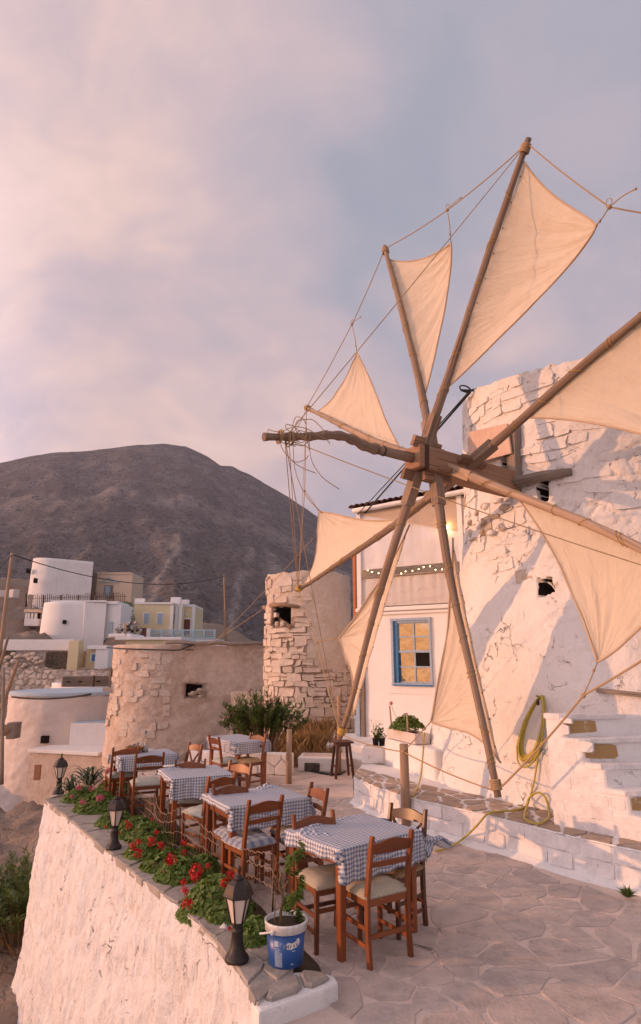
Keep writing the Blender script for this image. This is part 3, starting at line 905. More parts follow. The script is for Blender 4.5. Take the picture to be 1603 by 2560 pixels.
for (u, v, y) in ((0, 1985, 17), (60, 1955, 18.5), (95, 1915, 20), (-150, 2000, 17), (0, 2140, 12.8), (50, 2110, 12.5), (-120, 2150, 13), (0, 2330, 9.8), (55, 2345, 9.6), (-120, 2340, 10), (0, 2440, 8.2), (110, 2440, 7.8),
                  (20, 1960, 24), (110, 1935, 22), (-60, 1975, 24), (230, 1850, 22), (300, 1830, 21), (450, 1790, 20.5), (560, 1780, 20), (240, 1700, 30), (-60, 1700, 31), (100, 1700, 33), (300, 1660, 32), (450, 1640, 30), (600, 1640, 30),
                  (-60, 1580, 39), (100, 1582, 39), (240, 1582, 40), (-60, 1592, 44), (160, 1590, 46), (300, 1560, 48), (420, 1550, 50), (520, 1580, 54), (20, 1500, 54), (-60, 1490, 54), (80, 1490, 56), (180, 1560, 57), (280, 1495, 60), (330, 1496, 64), (400, 1498, 66), (470, 1530, 66), (540, 1540, 68),
                  (30, 1445, 64), (-80, 1420, 66), (70, 1436, 71), (180, 1430, 72), (300, 1425, 74), (100, 1440, 78), (180, 1420, 80), (260, 1412, 82), (330, 1420, 84), (10, 1375, 84), (-80, 1345, 84), (40, 1365, 92), (200, 1400, 95), (420, 1470, 84)):
    p_ = gy(u, v, y); ctl.append((p_.x, p_.y, p_.z))
_C = np.array(ctl)
def hill_base(X, Y):
    d = np.sqrt((X[..., None] - _C[:, 0]) ** 2 + (Y[..., None] - _C[:, 1]) ** 2)
    w = 1.0 / (d + 0.35) ** 3.2
    return (w * _C[:, 2]).sum(-1) / w.sum(-1)
def hill_z(x, y):
    return float(hill_base(np.array([x]), np.array([y]))[0])
def hillside():
    mb = MB()
    ys = [2.0]
    while ys[-1] < 118: ys.append(ys[-1] + 0.10 + 0.014 * ys[-1])
    nx = 210
    rows = []
    for y in ys:
        half_l = 7 + y * 0.72; half_r = 3.0 + y * 0.30
        rows.append([(-half_l + (half_l + half_r) * (i / nx), y) for i in range(nx + 1)])
    A = np.array(rows)
    Z = hill_base(A[..., 0], A[..., 1])
    for j, y in enumerate(ys):
        for i in range(nx + 1):
            x = rows[j][i][0]
            z = float(Z[j, i])
            k = min(1.0, 0.25 + max(0, (-3.0 - x)) * 0.3)
            s = 1.0 if y < 20 else 1.6
            ln = mnoise.ridged_multi_fractal(Vector((x * 0.55 + y * 0.25, y * 0.35 - x * 0.2, z * 0.9)), 1.0, 2.0, 5, 1.0, 2.0)
            z += k * s * (0.20 * (ln - 1.0) + 0.10 * fbm((x * 1.7, y * 1.7, 0), 5))
            mb.v.append((x, y, z))
    n1 = nx + 1
    def inside(x, y):     # leave the ground open under the terrace
        return x > -0.9 - (y - 5.0) * 0.66 and 3.0 < y < 12.0 and x < 6 and x > -4.2
    for j in range(len(ys) - 1):
        for i in range(nx):
            x, y = rows[j][i]
            if inside(x, y) and inside(*rows[j + 1][i + 1]): continue
            q = j * n1 + i
            mb.face([q, q + 1, q + n1 + 1, q + n1], None, True)
    return structure('hillside', mb, M_ROCK)
hillside()

# ------------------------------------------------------------------ terrace floor with flagstones
def terrace():
    mb = MB()
    poly = [(-0.20, 4.60), (-0.30, 1.0), (5.5, 1.0), (5.5, 12.6), (0.8, 13.2), (-2.6, 12.6), (-4.0, 10.9), (-3.62, 9.95)]
    poly = [(-0.36, 4.27), (0.9, 1.6), (6.2, 1.6), (6.2, 12.4), (0.9, 13.6), (-2.6, 12.8), (-4.3, 10.6), (-4.02, 9.78), (-2.44, 7.5), (-1.66, 6.41), (-1.12, 5.7), (-0.66, 4.95)]
    mb.prism(poly, -0.6, 0.0)
    fl = structure('terrace_floor', mb, M_MORTAR)
    pts = []
    rr = random.Random(11)
    tries = 0
    while len(pts) < 298 and tries < 60000:
        tries += 1
        x, y = rr.uniform(-3.6, 3.6), rr.uniform(3.4, 12.6)
        # right of the flower bed, left of the bench
        if x < -0.10 - (y - 4.5) * 0.60: continue
        if x > 3.1 - (y - 6.2) * 0.60 and y > 5.6: continue
        if y < 4.2 and x < -0.1: continue
        dmin = rr.choice((0.13, 0.22, 0.34, 0.44))
        if all((x - q[0]) ** 2 + (y - q[1]) ** 2 > dmin * dmin for q in pts):
            pts.append((x, y))
    cells = voronoi(pts, [(-3.75, 3.2), (3.9, 3.2), (3.9, 12.75), (-3.75, 12.75)], lambda: rr.uniform(0.008, 0.034))
    for c in cells:
        if not c or parea(c) < 0.012: continue
        # keep clear of the flower bed
        c = clip_half(c, -0.05, 4.62, -0.85, -0.53)
        if len(c) < 3 or parea(c) < 0.012: continue
        if max(math.hypot(p[0] - c[0][0], p[1] - c[0][1]) for p in c) > 1.5: continue
        m = MB()
        stone_mb(m, soften(c, 0.024, 0.20), lambda u, v, h: (u, v, h), 0.02, rr.uniform(0.003, 0.009), 0.006, 0.006)
        m.build('flagstone', M_FLAG, fl)
    return fl
terrace()

# ------------------------------------------------------------------ parapet with coping stones and the flower bed behind it
def parapet():
    t = thing('parapet_wall', 'whitewashed rough retaining wall with flagstone coping along the flower bed', 'wall', (-0.36, 4.27, 0))
    O = Vector((-0.36, 4.27, 0))
    path = [Vector((-3.3, 11.0)), Vector((-3.85, 10.3))] + PAR_OUT + [Vector((0.35, 2.75)), Vector((0.9, 1.6))]
    # resample
    L = [0.0]
    for i in range(len(path) - 1): L.append(L[-1] + (path[i + 1] - path[i]).length)
    LC = L[7]                       # where the coping ends
    NU, NV = 330, 120
    mb = MB()
    def fn(u, v):
        d = u * L[-1]
        i = max(k for k in range(len(L) - 1) if L[k] <= d + 1e-9)
        p = path[i].lerp(path[i + 1], (d - L[i]) / (L[i + 1] - L[i]))
        # smooth tangent
        a = along(path, max(0, u - 0.02)); b = along(path, min(1, u + 0.02))
        tt = (b - a).normalized()
        nrm = Vector((tt.y, -tt.x))
        if nrm.x > 0: nrm = -nrm
        top = 0.115 if d < LC - 0.02 else 0.012
        z = lerp(top, -4.6, v ** 1.15)
        out = 0.03 + 0.072 * max(0.0, -z) + 0.03 * max(0, -z - 1.8)
        P = Vector((p.x, p.y, z))
        q = (P.x * 1.0, P.y * 1.0, z * 0.6)
        rough = 0.055 * fbm((q[0] * 1.1, q[1] * 1.1, q[2] * 1.2), 3) + 0.030 * fbm((q[0] * 5, q[1] * 5, q[2] * 4), 4) + 0.020 * fbm((q[0] * 15, q[1] * 15, z * 7), 4)
        fade = min(1.0, v * 14)
        out += (rough + 0.012 * fade) * (0.20 + 0.80 * fade)
        return (P.x + nrm.x * out - O.x, P.y + nrm.y * out - O.y, z + (0.015 * fbm((P.x * 4, P.y * 4, 2), 3) if v < 0.01 else 0))
    mb.grid(NU, NV, fn, True, flip=True)
    mb.build('wall_face', M_WASH_WALL, t)
    # core under the coping
    core = MB()
    poly = [(lerp(p.x, q.x, -.08) - O.x, lerp(p.y, q.y, -.08) - O.y) for p, q in zip(PAR_OUT, PAR_IN)] + [(p.x - O.x, p.y - O.y) for p in reversed(PAR_IN)]
    core.prism(poly, 0.098, 0.1185)
    core.build('coping_bed', M_COPEMORTAR, t)
    # end of the parapet: whitewashed low curb turning in to the terrace
    e = MB()
    ex = [(-0.42, 4.32), (-0.36, 4.17), (0.02, 4.43), (0.115, 4.52), (0.09, 4.60), (0.0, 4.66), (-0.18, 4.66)]
    e.prism([(p[0] - O.x, p[1] - O.y) for p in ex], -0.02, 0.105)
    e.build('curb_end', M_WASH, t, 0.02, 2)
    # stones of the coping
    rr = random.Random(5)
    pts = []
    s = 0.0
    while s < 1.0:
        w = rr.uniform(0.036, 0.062)
        if rr.random() < 0.6:
            pts.append((s + w / 2 + rr.uniform(-.006, .006), 0.26 + rr.uniform(-.08, .08))); pts.append((s + w / 2 + rr.uniform(-.01, .01), 0.76 + rr.uniform(-.08, .08)))
        else:
            pts.append((s + w / 2, 0.5 + rr.uniform(-.15, .15)))
        s += w
    LEN = sum((PAR_OUT[i + 1] - PAR_OUT[i]).length for i in range(5))
    WID = 0.40
    sc = [(a * LEN, b * WID) for a, b in pts]
    cells = voronoi(sc, [(0, -0.035), (LEN, -0.035), (LEN, WID), (0, WID)], lambda: rr.uniform(0.008, 0.028))
    def mp(u, v, h):
        a = along(PAR_OUT, u / LEN); b = along(PAR_IN, u / LEN)
        p = a.lerp(b, v / WID)
        return (p.x - O.x, p.y - O.y, 0.118 + h)
    for c in cells:
        if not c or parea(c) < 0.004: continue
        m = MB()
        stone_mb(m, soften(c, 0.010, 0.13), mp, 0.045, rr.uniform(0.010, 0.020), 0.010, 0.018)
        m.build('coping_stone', M_COPING, t)
    # slabs on the curb end
    for poly2 in ([(-0.345, 4.25), (-0.10, 4.40), (-0.17, 4.62), (-0.30, 4.52)], [(-0.085, 4.41), (0.06, 4.52), (0.0, 4.62), (-0.15, 4.625)]):
        m = MB()
        stone_mb(m, soften(poly2, 0.008, 0.2), lambda u, v, h: (u - O.x, v - O.y, 0.108 + h), 0.01, 0.022, 0.02, 0.03)
        m.build('coping_stone', M_COPING, t)
    return t
parapet()
def flower_bed():
    mb = MB()
    inner = [Vector((-2.55, 10.35)), Vector((-1.55, 8.0)), Vector((-0.85, 6.65)), Vector((-0.42, 5.75)), Vector((-0.02, 4.95)), Vector((0.06, 4.62))]
    mb.grid(40, 6, lambda u, v: (along(PAR_IN, u).lerp(along(inner, u), v)).to_3d() + Vector((0, 0, 0.03 + 0.04 * math.sin(PI * v) + 0.03 * fbm((u * 30, v * 5, 0), 3))), True, flip=True)
    return structure('flower_bed_soil', mb, M_SOIL)
flower_bed()

# ------------------------------------------------------------------ stone bench along the foot of the mill
TC = Vector((5.23, 10.47))
TPROF = [(-1.0, 3.95), (0.36, 3.57), (1.2, 3.32), (2.0, 3.10), (3.0, 2.86), (3.5, 2.76), (4.75, 2.65), (5.6, 2.61), (7.5, 2.56)]
_tz = [a for a, b in TPROF]; _tr = [b for a, b in TPROF]
def Rt(z): return float(np.interp(z, _tz, _tr))
def tow(u, v):
    """where a sight line meets the mill wall: (angle, height)"""
    r = ray(u, v); t = 5.0
    while t < 20:
        t += 0.01
        p = CAM + r * t
        if math.hypot(p.x - TC.x, p.y - TC.y) < Rt(p.z):
            return math.atan2(p.y - TC.y, p.x - TC.x), p.z
    return None
def tpt(th, z, h=0.0):
    r = Rt(z) + h
    return Vector((TC.x + r * math.cos(th), TC.y + r * math.sin(th), z))
def bench():
    O = Vector((0.5, 10.12, 0))
    t = thing('stone_bench', 'long whitewashed block bench topped with tan flagstones round the mill foot', 'bench', O)
    L = [0.0]
    for i in range(len(BENCH_F) - 1): L.append(L[-1] + (BENCH_F[i + 1] - BENCH_F[i]).length)
    LT = L[-1]
    def fr(s, z, h=0.0):
        u = s / LT
        p = along(BENCH_F, u)
        a = along(BENCH_F, max(0, u - 0.03)); b = along(BENCH_F, min(1, u + 0.03))
        tt = (b - a).normalized(); n = Vector((tt.y, -tt.x))
        if n.x > 0: n = -n
        flare = 0.015 * max(0, (BENCH_Z - z)) + 0.11 * max(0.0, 1 - z / 0.09) ** 2
        o = h + flare
        return Vector((p.x + n.x * o - O.x, p.y + n.y * o - O.y, z))
    mb = MB()
    def fn(u, v):
        s = u * LT; z = lerp(-0.01, BENCH_Z, v)
        P = fr(s, z)
        o = 0.012 * fbm((P.x * 3, P.y * 3, z * 4), 3) + 0.008 * fbm((P.x * 14, P.y * 14, z * 14), 3) - 0.012
        return fr(s, z, o)
    mb.grid(240, 20, fn, True, flip=False)
    mb.build('front_face', M_WASH, t)
    tp = MB()
    back = [Vector((0.75, 11.5)), Vector((1.6, 10.6)), Vector((2.4, 9.6)), Vector((3.2, 8.8)), Vector((3.9, 8.0)), Vector((4.6, 7.4)), Vector((5.2, 6.4))]
    tp.grid(120, 14, lambda u, v: (lambda p: (p.x - O.x, p.y - O.y, BENCH_Z + 0.010 * fbm((p.x * 5, p.y * 5, 0), 4) - 0.012 * (1 - v) ** 6))(along(BENCH_F, u).lerp(along(back, u), v)), True, flip=True)
    # left end of the bench
    tp.grid(14, 6, lambda u, v: (lambda p: (p.x - O.x, p.y - O.y, lerp(-0.01, BENCH_Z, v)))(Vector((0.50, 10.12)).lerp(Vector((0.75, 11.5)), u)), True, flip=True)
    tp.build('top_surface', M_WASH, t)
    rr = random.Random(3)
    # blocks showing through the whitewash of the front
    for c in brick_rows(0.02, LT - 0.02, ((0.05, 0.195), (0.20, 0.345)), 0.24, 0.55, (0.002, 0.006), rr):
        m = MB(); stone_mb(m, soften(c, 0.004, 0.07), lambda u, v, h: fr(u, v, h), 0.05, rr.uniform(-0.008, 0.004), 0.004, 0.010)
        m.build('block', M_BRICKWASH, t)
    # flags of the seat
    pts = []
    tr = 0
    while len(pts) < 62 and tr < 9000:
        tr += 1
        s, w = rr.uniform(0.05, LT * 0.93), rr.uniform(0.09, 0.75)
        if all(((s - q[0]) * 0.8) ** 2 + ((w - q[1]) * 1.5) ** 2 > 0.060 for q in pts): pts.append((s, w))
    def tf(u, v, h):
        p = along(BENCH_F, u / LT); q = along(back, u / LT)
        d = (q - p).normalized()
        p = p + d * v
        return Vector((p.x - O.x, p.y - O.y, BENCH_Z + 0.006 + h))
    for c in voronoi(pts, [(0.02, 0.035), (LT, 0.035), (LT, 0.80), (0.02, 0.80)], lambda: rr.uniform(0.03, 0.075)):
        if not c or parea(c) < 0.008: continue
        m = MB(); stone_mb(m, soften(c, 0.016, 0.15), tf, 0.02, rr.uniform(0.002, 0.006), 0.008, 0.006)
        m.build('flagstone', M_BENCHFLAG, t)
    return t
bench()

# ------------------------------------------------------------------ outside stair against the mill
def stair():
    A = Vector((-0.671, 0.741, 0)); W = Vector((0.985, 0.17, 0)); Z = Vector((0, 0, 1))
    P0 = Vector((3.21, 6.54, 0))                 # foot of the lowest riser on the open side
    t = thing('stone_stair', 'steep whitewashed stone stair with tan painted risers beside the hose', 'stairs', P0)
    tread = [0.0, 0.19, 0.40, 0.62, 0.82]        # run of each riser along the climb
    zz = [0.59, 0.81, 1.03, 1.27, 1.50]
    END = 1.02
    O = P0
    # side outline (run, height)
    def loc(run, w, z): return A * run + W * w + Z * z
    mb = MB()
    prof = [(0.0, 0.30)]
    for r, z in zip(tread, zz): prof += [(r, prof[-1][1]), (r, z)]
    prof = [p for i, p in enumerate(prof) if i == 0 or p != prof[i - 1]]
    prof += [(END, zz[-1]), (END, 0.30)]
    WD = 1.0
    a = [mb.vert(loc(r, 0, z)) for r, z in prof]; b = [mb.vert(loc(r, WD, z)) for r, z in prof]
    mb.face(a); mb.face(list(reversed(b)))
    for i in range(len(prof)):
        j = (i + 1) % len(prof)
        mb.face([a[j], a[i], b[i], b[j]])
    mb.build('stair_body', M_WASH, t, 0.035, 3)
    # slightly proud, uneven tread slabs
    rr = random.Random(9)
    for i, (r, z) in enumerate(zip(tread, zz)):
        r1 = tread[i + 1] if i + 1 < len(tread) else END
        m = MB()
        pl = [(r - 0.018, -0.012), (r1 + 0.0, -0.012), (r1 + 0.0, 0.78), (r - 0.018, 0.80)]
        stone_mb(m, soften(pl, 0.012, 0.12), lambda u, v, h: loc(u, v, z + h), 0.035, 0.014, 0.03, 0.03)
        m.build('tread', M_BRICKWASH, t)
        if i in (3, 4, 1):
            z0 = zz[i - 1]
            pl = [(0.04, z0 + 0.045), (0.03, z - 0.05), (0.40, z - 0.045), (0.42, z0 + 0.05)]
            m = MB(); stone_mb(m, soften(pl, 0.008, 0.12), lambda u, v, h: loc(r, u, v) + Vector((.17, -.985, 0)) * h, 0.01, 0.006, 0.01)
            m.build('riser_panel', M_RISERTAN, t)
    # blocks on the lit side
    rws = []
    z = 0.37
    while z < 1.47:
        hgt = rr.uniform(0.11, 0.16); rws.append((z, min(z + hgt, 1.485))); z += hgt
    for c in brick_rows(0.0, END - 0.01, rws, 0.16, 0.34, (0.002, 0.006), rr):
        cx = sum(p[0] for p in c) / len(c); cy = sum(p[1] for p in c) / len(c)
        i = max([k for k in range(5) if tread[k] <= cx], default=-1)
        if i < 0: continue
        c = clip_half(c, 0, zz[i] - 0.015, 0, 1); 
        if len(c) < 3: continue
        c = clip_half(c, tread[0] + 0.01, 0, -1, 0)
        if len(c) < 3 or parea(c) < 0.004: continue
        nxt = [k for k in range(5) if tread[k] <= min(p[0] for p in c) + 0.012]
        lim = zz[max(nxt)] if nxt else zz[0]
        c = clip_half(c, 0, lim - 0.012, 0, 1) if cy < lim else c
        if len(c) < 3 or parea(c) < 0.004: continue
        m = MB(); stone_mb(m, soften(c, 0.004, 0.14), lambda u, v, h: loc(u, 0, v) + Vector((-.741, -.671, 0)) * h, 0.03, rr.uniform(0.0005, 0.005), 0.004, 0.008)
        m.build('block', M_BRICKWASH, t)
    return t
stair()
# ------------------------------------------------------------------ the big mill tower
def mill_tower():
    O = Vector((TC.x, TC.y, 0))
    t = thing('windmill_tower', 'big whitewashed round windmill tower of rough stone behind the sails', 'windmill tower', O)
    holes = []                      # (angle range, height range) of openings
    def hole(u0, v0, u1, v1):
        a, z = tow(u0, v0); b, w = tow(u1, v1)
        holes.append((min(a, b), max(a, b), min(z, w), max(z, w)))
    hole(1266, 1140, 1292, 1180)
    hole(1273, 1368, 1304, 1402)
    hole(1178, 1078, 1206, 1132)
    def top_z(th): return float(np.interp(math.degrees(th), [-205, -182, -160, -140, -120, -90, 0, 100, 160], [6.86, 6.84, 6.62, 6.50, 6.41, 6.36, 6.6, 6.8, 6.86])) + 0.03 * fbm((th * 6, 0, 3), 4) + 0.025 * fbm((th * 24, 0, 1), 2)
    ths = []
    a = -PI - 0.35
    while a < PI - 0.35 - 1e-6:
        ths.append(a)
        a += math.radians(0.62) if a < math.radians(-85) else math.radians(5)
    ths.append(PI - 0.35)
    NZ = 190
    def rough(th, z):
        x, y = 2.7 * th, z
        low = 0.035 * fbm((x * 0.9, y * 0.9, 4), 3)
        mid = 0.020 * fbm((x * 3.2, y * 3.6, 9), 4)
        hi = 0.009 * fbm((x * 13, y * 13, 2), 3)
        k = smooth01((z - 2.6) / 1.2)
        # soft pits where the wash has dropped into joints
        w = Vector((x + 0.10 * fbm((x * 2, y * 2, 1), 2), y + 0.08 * fbm((x * 2, y * 2, 7), 2), 0))
        d, pp = mnoise.voronoi(Vector((w.x * 2.6, w.y * 3.9, 0.5)), distance_metric='DISTANCE')
        e = d[1] - d[0]
        patch = smooth01((fbm((x * 0.55, y * 0.6, 21), 3) + 0.12) / 0.3)
        joint = -0.038 * max(0.0, 1 - e / 0.07) * (0.15 + 0.85 * patch) * (0.35 + 0.65 * k)
        return low + mid + hi + joint
    mb = MB()
    rec = []
    for j in range(NZ + 1):
        for th in ths:
            z = lerp(-0.3, top_z(th), j / NZ)
            h = rough(th, z) if th < math.radians(-84) else 0.0
            h -= 0.030 * smooth01((z - 3.3) / .9) * smooth01((math.radians(-108) - th) / .35)
            inn = False
            for (a0, a1, z0, z1) in holes:
                jx = 0.012 * fbm((th * 30, z * 9, 1), 2)
                if a0 - jx < th < a1 + jx and z0 - jx * 2 < z < z1 + jx * 2: inn = True
            if inn: h = -0.75
            rec.append(inn)
            p = tpt(th, z, h) - O
            mb.v.append(tuple(p))
    n = len(ths)
    for j in range(NZ):
        for i in range(n - 1):
            q = [j * n + i, j * n + i + 1, (j + 1) * n + i + 1, (j + 1) * n + i]
            mb.face(q, None, True, 1 if sum(rec[k] for k in q) >= 2 else 0)
    # uneven top
    c = mb.vert((0, 0, 6.45))
    r = [NZ * n + i for i in range(n)]
    for i in range(n - 1): mb.face([r[i], r[i + 1], c], None, False)
    mb.build('wall', [M_WASH_TOWER, M_DARK], t)
    # stones that show through the wash round the upper part
    rr = random.Random(21)
    RS = 2.65
    rws = []
    z = 2.75
    while z < 6.75:
        hgt = rr.uniform(0.14, 0.30); rws.append((z, z + hgt)); z += hgt
    avoid = [(math.radians(-171), math.radians(-144), 4.6, 5.95)]
    for c in brick_rows(math.radians(-195) * RS, math.radians(-106) * RS, rws, 0.18, 0.55, (0.003, 0.013), rr, 0.030):
        if parea(c) < 0.012: continue
        if rr.random() < .4:
            c.insert(2, (c[1][0] + rr.uniform(-.05, .03), lerp(c[1][1], c[2][1], rr.uniform(.4, .7))))
        cx = sum(p[0] for p in c) / len(c) / RS; cy = sum(p[1] for p in c) / len(c)
        if any(a0 - 0.02 < cx < a1 + 0.02 and z0 - 0.08 < cy < z1 + 0.08 for (a0, a1, z0, z1) in holes + avoid): continue
        keep = 1.0 - 0.55 * smooth01((math.degrees(cx) + 150) / 35) - 0.60 * smooth01((4.5 - cy) / 1.2)
        if max(p[1] for p in c) > top_z(cx) - .03: continue
        if rr.random() > keep: continue
        m = MB()
        stone_mb(m, soften(c, 0.012, 0.12), lambda u, v, h: tpt(u / RS, v, h) - O, 0.09, rr.uniform(-0.012, 0.006), 0.008, 0.04, 0.0)
        m.build('stone', M_WASH_TOWER if rr.random() < 0.96 else M_BARESTONE, t)
    # bare rubble under the shaft
    for k in range(22):
        a = math.radians(rr.uniform(-178, -151)); z = rr.uniform(4.05, 4.58)
        m = MB(); w, hh = rr.uniform(.04, .10), rr.uniform(.025, .05)
        pl = [(a * RS - w, z - hh), (a * RS + w, z - hh * .8), (a * RS + w * .8, z + hh), (a * RS - w * .9, z + hh * .9)]
        stone_mb(m, soften(pl, 0.01, 0.25), lambda u, v, h: tpt(u / RS, v, h) - O, 0.05, rr.uniform(0.03, 0.07), 0.02, 0.1, 0.15)
        m.build('stone', M_BARESTONE if rr.random() < 0.5 else M_WASH_TOWER, t)
    # hatch board, door post and lintel plank
    def pp(u, v, h=0.06):
        a, z = tow(u, v); return tpt(a, z, h) - O
    m = MB()
    q = [pp(1126, 1098), pp(1224, 1073), pp(1214, 1003), pp(1124, 1022)]
    nrm = (q[1] - q[0]).cross(q[3] - q[0]).normalized()
    if nrm.y > 0: nrm = -nrm
    fr = [p + nrm * 0.10 for p in q]; bk = [p + nrm * 0.07 for p in q]
    ids = [m.vert(p) for p in fr] + [m.vert(p) for p in bk]
    W = (q[1] - q[0]).length; H = (q[3] - q[0]).length
    m.face(ids[:4], [(0, 0), (W, 0), (W, H), (0, H)])
    m.face([ids[7], ids[6], ids[5], ids[4]])
    for i in range(4):
        j = (i + 1) % 4
        m.face([ids[j], ids[i], ids[4 + i], ids[4 + j]])
    m.build('hatch_board', M_PLY, t)
    m = MB(); m.beam(pp(1217, 1003, 0.03), pp(1222, 1133, 0.05), 0.13, 0.12, nrm); m.build('door_post', M_GREYWOOD, t, 0.012)
    m = MB(); m.beam(pp(1204, 1070, 0.0), pp(1208, 1133, 0.0), 0.10, 0.08, nrm); m.build('door_post', M_GREYWOOD, t, 0.012)
    m = MB()
    pts = [pp(1182, 1147, 0.10), pp(1230, 1138, 0.10), pp(1290, 1125, 0.08), pp(1350, 1113, 0.03)]
    m.tube(pts, [0.075, 0.085, 0.080, 0.05], 7, jit=0.10); m.build('lintel_plank', M_GREYWOOD, t)
    m = MB(); m.beam(pp(1408, 1627, 0.03), pp(1530, 1640, 0.05), 0.05, 0.09, nrm); m.build('ledge_plank', M_GREYWOOD, t, 0.008)
    m = MB(); pa = pp(1289, 1382, -0.12); m.tube(spline([pa + Vector((-.03, 0, .06)), pa + Vector((.0, -.05, .02)), pa + Vector((.05, -.04, -.05)), pa + Vector((.1, .03, -.06))], 6), 0.012, 6)
    m.build('white_cable_end', M_PLASTIC, t)
    # iron hook that holds the cable near the top
    m = MB(); pk = pp(1112, 925, 0.02)
    m.tube([pk + Vector((.25, .1, .12)), pk + Vector((.0, 0, .03)), pk + Vector((-.18, -.08, .0))], 0.022, 6)
    m.tube([pk + Vector((-.10, -.05, .04)) + Vector((0.11 * math.cos(a), 0.06 * math.cos(a), 0.06 * math.sin(a))) for a in np.linspace(0, 2 * PI, 14)], 0.014, 5)
    m.build('iron_hook', M_DARKROPE, t)
    return pk + O
HOOK = mill_tower()

# ------------------------------------------------------------------ the sail wheel
R_S = 4.3
HC = Vector((0.378467 * R_S, 1.942370 * R_S, 0.630648 * R_S + 2.1))
HN = Vector((-0.86039, -0.506665, 0.054951)).normalized()
HH = Vector((0.507432, -0.861692, 0.0)).normalized()
HV = HN.cross(HH)
if HV.z < 0: HV = -HV
OFF = {'A': 0.25, 'E': 0.25, 'C': -0.16, 'G': -0.16, 'B': 0.02, 'F': 0.02, 'D': -0.50, 'H': -0.50}
def wheel_pt(u, v, k): return gpl(u, v, HC + HN * OFF[k], HN)
TIP = {'A': wheel_pt(1243, 338, 'A'), 'B': wheel_pt(908, 586, 'B'), 'C': wheel_pt(723, 961, 'C'), 'D': wheel_pt(703, 1390, 'D'), 'E': wheel_pt(804, 1732, 'E'), 'F': wheel_pt(1172, 1866, 'F')}
def far_tip(k, u, v, R):
    c = HC + HN * OFF[k]
    d = (wheel_pt(u, v, k) - c).normalized()
    return c + d * R
TIP['G'] = far_tip('G', 1512, 1304, 4.25)
TIP['H'] = far_tip('H', 1512, 756, 4.3)
ORDER = 'ABCDEFGH'
BEND = {'A': .05, 'B': -.07, 'C': .06, 'D': .10, 'E': -.04, 'F': -.09, 'G': .05, 'H': .05}
def rotor():
    O = HC.copy()
    t = thing('sail_wheel', 'eight-armed wooden sail wheel with cream canvas sails and long bowsprit', 'windmill sails', O)
    up = HV
    # axle beam
    m = MB(); m.beam(HN * 0.42, HN * -1.55, 0.34, 0.34, up); m.build('axle', M_AXLE, t, 0.03, 2)
    m = MB(); m.beam(HN * 0.33, HN * 0.25, 0.352, 0.352, up); m.build('iron_band', M_IRON, t, 0.01)
    rr = random.Random(4)
    # bowsprit: turned stub then a crooked branch
    pn = Vector((HN.y, -HN.x, 0)).normalized()
    def bp(u, v): return gpl(u, v, HC, pn) - O
    m = MB(); m.tube([HN * 0.40, bp(935, 1071), bp(905, 1064), bp(886, 1060)], [0.075, 0.070, 0.062, 0.060], 12); m.build('bowsprit_stub', M_SPAR_PALE, t)
    m = MB(); m.tube([bp(905, 1064), bp(902.5, 1063.5)], 0.072, 12); m.tube([bp(889, 1061), bp(886.5, 1060)], 0.070, 12); m.build('iron_band', M_IRON, t)
    path = spline([bp(890, 1060), bp(862, 1052), bp(835, 1038), bp(805, 1028), bp(770, 1026), bp(735, 1029), bp(690, 1030), bp(622, 1030)], 5)
    rad = [lerp(0.072, 0.048, i / (len(path) - 1)) * (1 + 0.12 * math.sin(i * 1.3)) for i in range(len(path))]
    m = MB(); m.tube(path, rad, 9, jit=0.08); m.build('bowsprit', M_SPAR, t)
    KNOT = bp(672, 1033)
    # spars
    for k in ORDER:
        c = HC + HN * OFF[k] - O
        tip = TIP[k] - O
        d = (tip - c)
        dn = d.normalized()
        side = HN.cross(dn).normalized()
        bend = BEND[k]
        n = 13
        pts, rad = [], []
        for i in range(n):
            s = i / (n - 1)
            pts.append(c + d * s + side * bend * math.sin(PI * s) + HN * 0.02 * math.sin(5 * s + ord(k)) + side * 0.012 * math.sin(9 * s + ord(k)))
            rad.append(lerp(0.074, 0.038, s ** 0.8) * (1 + 0.05 * math.sin(7 * s + ord(k))))
        pts[-1] = tip + dn * 0.06
        m = MB()
        m.tube(pts[1:], rad[1:], 9, jit=0.05)
        # squared foot of the spar
        m.beam(c - dn * 0.05, pts[2] - dn * 0.05, 0.14, 0.14, HN)
        sp = m.build('spar', M_SPAR_PALE if k in 'CG' else M_SPAR, t)
        # lacing round the spar
        m = MB()
        L = d.length
        for q in range(int(L / 0.5)):
            s = 0.24 + (q + rr.uniform(-.2, .2)) * 0.5 / L
            if s > 0.94: break
            i = min(n - 2, int(s * (n - 1))); f = s * (n - 1) - i
            p = pts[i].lerp(pts[i + 1], f); r = lerp(rad[i], rad[i + 1], f) + 0.006
            tl = rr.uniform(-1.6, 1.6)
            for w in range(2 if rr.random() < 0.25 else 1):
                m.tube([p + dn * (0.05 * w) + (side * math.cos(a) + HN * math.sin(a)) * r * 1.03 + dn * tl * r * math.cos(a) for a in np.linspace(0, 2 * PI, 11)], 0.0042, 4, cap=False)
        m.build('lashing', M_TWINE, sp)['kind'] = 'stuff'
        # tip whipping
        m = MB()
        for w in range(5):
            m.tube([tip - dn * (0.02 + 0.022 * w) + (side * math.cos(a) + HN * math.sin(a)) * 0.055 for a in np.linspace(0, 2 * PI, 10)], 0.013, 5, cap=False)
        m.build('tip_whipping', M_ROPE if k in 'ABCF' else M_TWINE, sp)
        # cheek blocks on the axle
        m = MB()
        for sg in (-1, 1):
            b0 = c + dn * 0.215 + HN * (0.108 * sg)
            m.beam(b0 - dn * 0.055, b0 + dn * (0.10 if sg > 0 else 0.07), 0.07, 0.27, HN)
        m.build('cheek_block', M_AXLE, t, 0.006)
